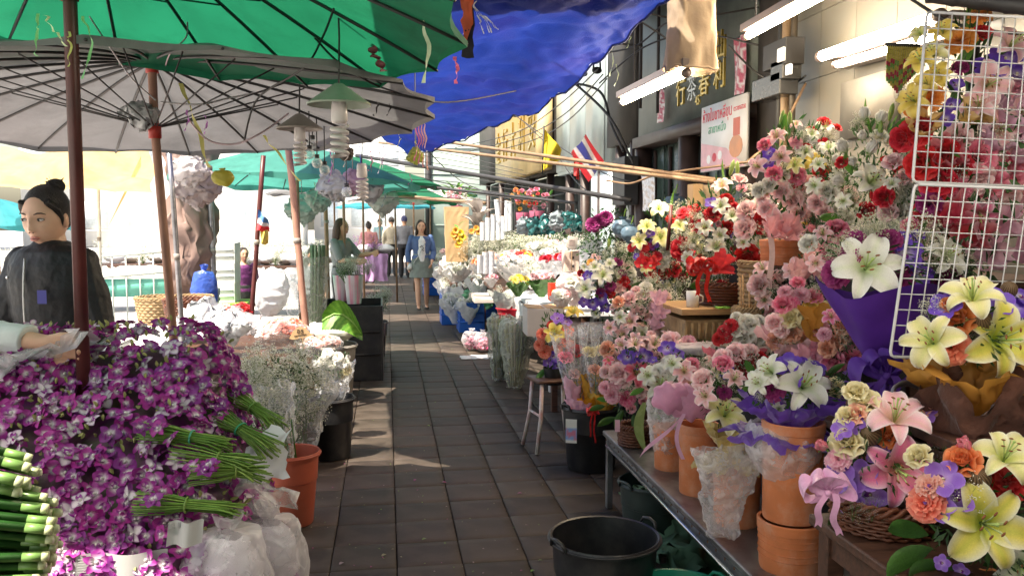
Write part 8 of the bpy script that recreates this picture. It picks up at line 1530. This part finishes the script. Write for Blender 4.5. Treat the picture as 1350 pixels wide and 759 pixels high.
# hanging tangle of rags/plastic under far canopies
for i, (px, py, Y, s_, c) in enumerate(((262, 245, 6.6, .16, (.42, .36, .36)), (252, 225, 6.5, .13, (.6, .56, .56)), (440, 245, 6.5, .12, (.5, .52, .54)), (465, 240, 7, .1, (.45, .3, .4)), (490, 250, 8, .12, (.5, .5, .55)), (420, 262, 9, .13, (.5, .58, .54)), (455, 200, 4.8, .05, (.1, .08, .06)), (548, 205, 5.2, .05, (.5, .5, .1)), (398, 275, 9.5, .17, (.5, .6, .56)), (505, 262, 11, .2, (.6, .6, .6)))):
    p = at(px, py, Y); t = thing('hanging_plastic', 'crumpled plastic bundle tied up among the strings, number %s from the left in its cluster' % ('one two three four five six seven eight nine ten'.split()[i]) if False else ('grey brown plastic bundle beside the wrapped column top', 'pale plastic bundle above the wrapped column', 'grey plastic bundle hanging below the bulb cluster', 'mauve plastic bundle near the bare spiral bulb', 'pale bundle hanging before the far green umbrella', 'greenish bundle hanging above the left stalls', 'small dark bundle beside the bare spiral bulb', 'tiny yellow bundle under the blue tarpaulin end', 'large greenish plastic curtain behind the leaning pole', 'white plastic bundle high over the far shoppers')[i], 'plastic bundle', p)
    crumple(lambda u, v: Vector((s_*math.sin(.2+u*2.7)*math.cos(v*6.283), s_*.6*math.sin(.2+u*2.7)*math.sin(v*6.283), s_*2*(u-.5))), 26, 40, True, s_*.2, 9/s_*.12, i).obj('plastic_wad', mat('wad%d' % i, c, rough=.4, trans=.35, bump=.2), t); k = MB(); k.col = (.4, .4, .4); k.tube([(0, 0, s_*.8), (0, 0, s_*.8+.5)], .004, 4); k.obj('tie', M_str, t)
# flags
def flag(label, pts, Y, cols, name='flag', cat='flag', stripes=None, pole_=None):
    P = [at(x, y, Y+dy) for x, y, dy in pts]; t = thing(name, label, cat, P[0]); k = MB()
    def fn(u, v):
        a, b = P[0].lerp(P[1], u), P[3].lerp(P[2], u); p = a.lerp(b, v)-P[0]; p = p+Vector((0, .03*math.sin(u*7+v*3), .006*math.sin(u*9)))
        return (p, cols(u, v))
    k.grid(fn, 24, 36); k.obj('flag_cloth', M_cloth, t, smooth=True)
    if pole_: a, b = at(*pole_[0]), at(*pole_[1]); k = MB(); k.tube([a-P[0], b-P[0]], .008, 6); k.obj('flag_stick', M_dmet, t)
RD, WT, BL = (.62, .015, .03), (.75, .74, .74), (.04, .05, .3)
thai = lambda u, v: RD if v < .17 or v > .83 else (WT if v < .34 or v > .66 else BL)
flag('red white and blue striped national flag hanging from the bamboo poles', ((753, 202, 0), (773, 177, 0), (796, 213, .05), (776, 240, .05)), 6.9, lambda u, v: thai(v*0+u*0+v, 0) if False else thai(0, 1-u) if False else thai(0, u), pole_=None)
flag('red cloth tail tied beside the striped flag', ((757, 212, 0), (766, 214, 0), (763, 238, .03), (757, 232, .03)), 6.8, lambda u, v: (.65, .03, .03))
flag('yellow pennant hanging from the bamboo poles', ((718, 170, 0), (741, 198, 0), (738, 212, .04), (714, 226, .04)), 7.6, lambda u, v: (.75, .58, .03) if (u-.4)**2+(v-.5)**2 > .02 else (.7, .45, .03), pole_=((717, 166, 7.6), (715, 230, 7.6)))
flag('small blue white and red striped flag on the thin dark pole', ((340, 276, 0), (353, 290, 0), (356, 306, .03), (338, 304, .03)), 7.3, lambda u, v: (.06, .2, .45) if v < .4 else (WT if v < .65 else RD))
flag('yellow cloth hanging below the small striped flag', ((343, 304, 0), (353, 304, 0), (354, 322, .03), (343, 322, .03)), 7.32, lambda u, v: (.75, .6, .12))
# beige bag hanging top
p = at(913, 40, 4.55); t = thing('cloth_bag', 'long beige cloth bag hanging over the end of the fluorescent tube', 'bag', p); mp = m_per_px(p)
def bgf(u, v):
    a = v*6.283; w0 = (29+6*u)*mp; c_, s_ = math.cos(a), math.sin(a); c_ = math.copysign(abs(c_)**.6, c_); return Vector((w0*c_+(-2)*mp, .09*s_, (70-u*122)*mp))+noise.noise_vector(Vector((c_*2, s_*2, u*3)))*.02*(.3+u)+noise.noise_vector(Vector((c_*7, s_*7, u*9)))*.006
k = MB(); k.grid(bgf, 34, 60, True); e0 = len(k.v); low = [bgf(1, j/60) for j in range(60)]; c = sum(low, Vector())/60+Vector((0, 0, .02)); ci = k.av(c)
for j in range(60): a = k.av(low[j]); b = k.av(low[(j+1) % 60]); k.af([a, b, ci])
k.obj('bag_body', mat('beige_canvas', (.5, .38, .27), rough=.8, var=.12, scale=8, bump=.25, bscale=14, trans=.2), t); k = MB(); k.tube([bgf(1, j/30)+Vector((0, 0, .004)) for j in range(31)], .006, 5); k.obj('bag_seam', mat('beige_canvas'), t)
# kraft bags on the pole near the tea shop
t = thing('kraft_bag', 'brown kraft paper bag hanging open below the tea shop poster', 'paper bag', at(922, 268, 6.1)); mp = m_per_px(t.location); k = MB(); k.box((-6*mp, 0, 0), (14*mp, .12, 50*mp)); bevel(k.obj('bag_side', M_card, t, smooth=False)); k = MB(); k.box((15*mp, .04, 0), (28*mp, .08, 48*mp)); bevel(k.obj('bag_front', mat('kraft_pale', (.55, .42, .28), rough=.8), t, smooth=False))
# red white ornament garland strips behind the grid
t = thing('bead_garland', 'hanging fringe of green red and gold strands left of the yellow lilies', 'garland', at(1190, 60, 3.2)); mp = m_per_px(t.location)
for i in range(15):
    k = MB(); x = (i-7)*3.0*mp; L = (62-abs(i-5)*3)*mp
    for j in range(9): k.col = ((.6, .5, .1), (.5, .05, .08), (.2, .4, .08))[(j+i//2) % 3 if j > 2 else 0]; z = -L*j/9; k.tube([(x+.3*mp*math.sin(j), 0, z), (x+.3*mp*math.sin(j+1), 0, z-L/9)], [.006, .004], 5)
    k.obj('strand', M_sat, t)
k = MB(); k.tube([(-24*mp, 0, 0), (24*mp, 0, .0)], .008, 5); k.obj('hanging_rod', M_dmet, t)
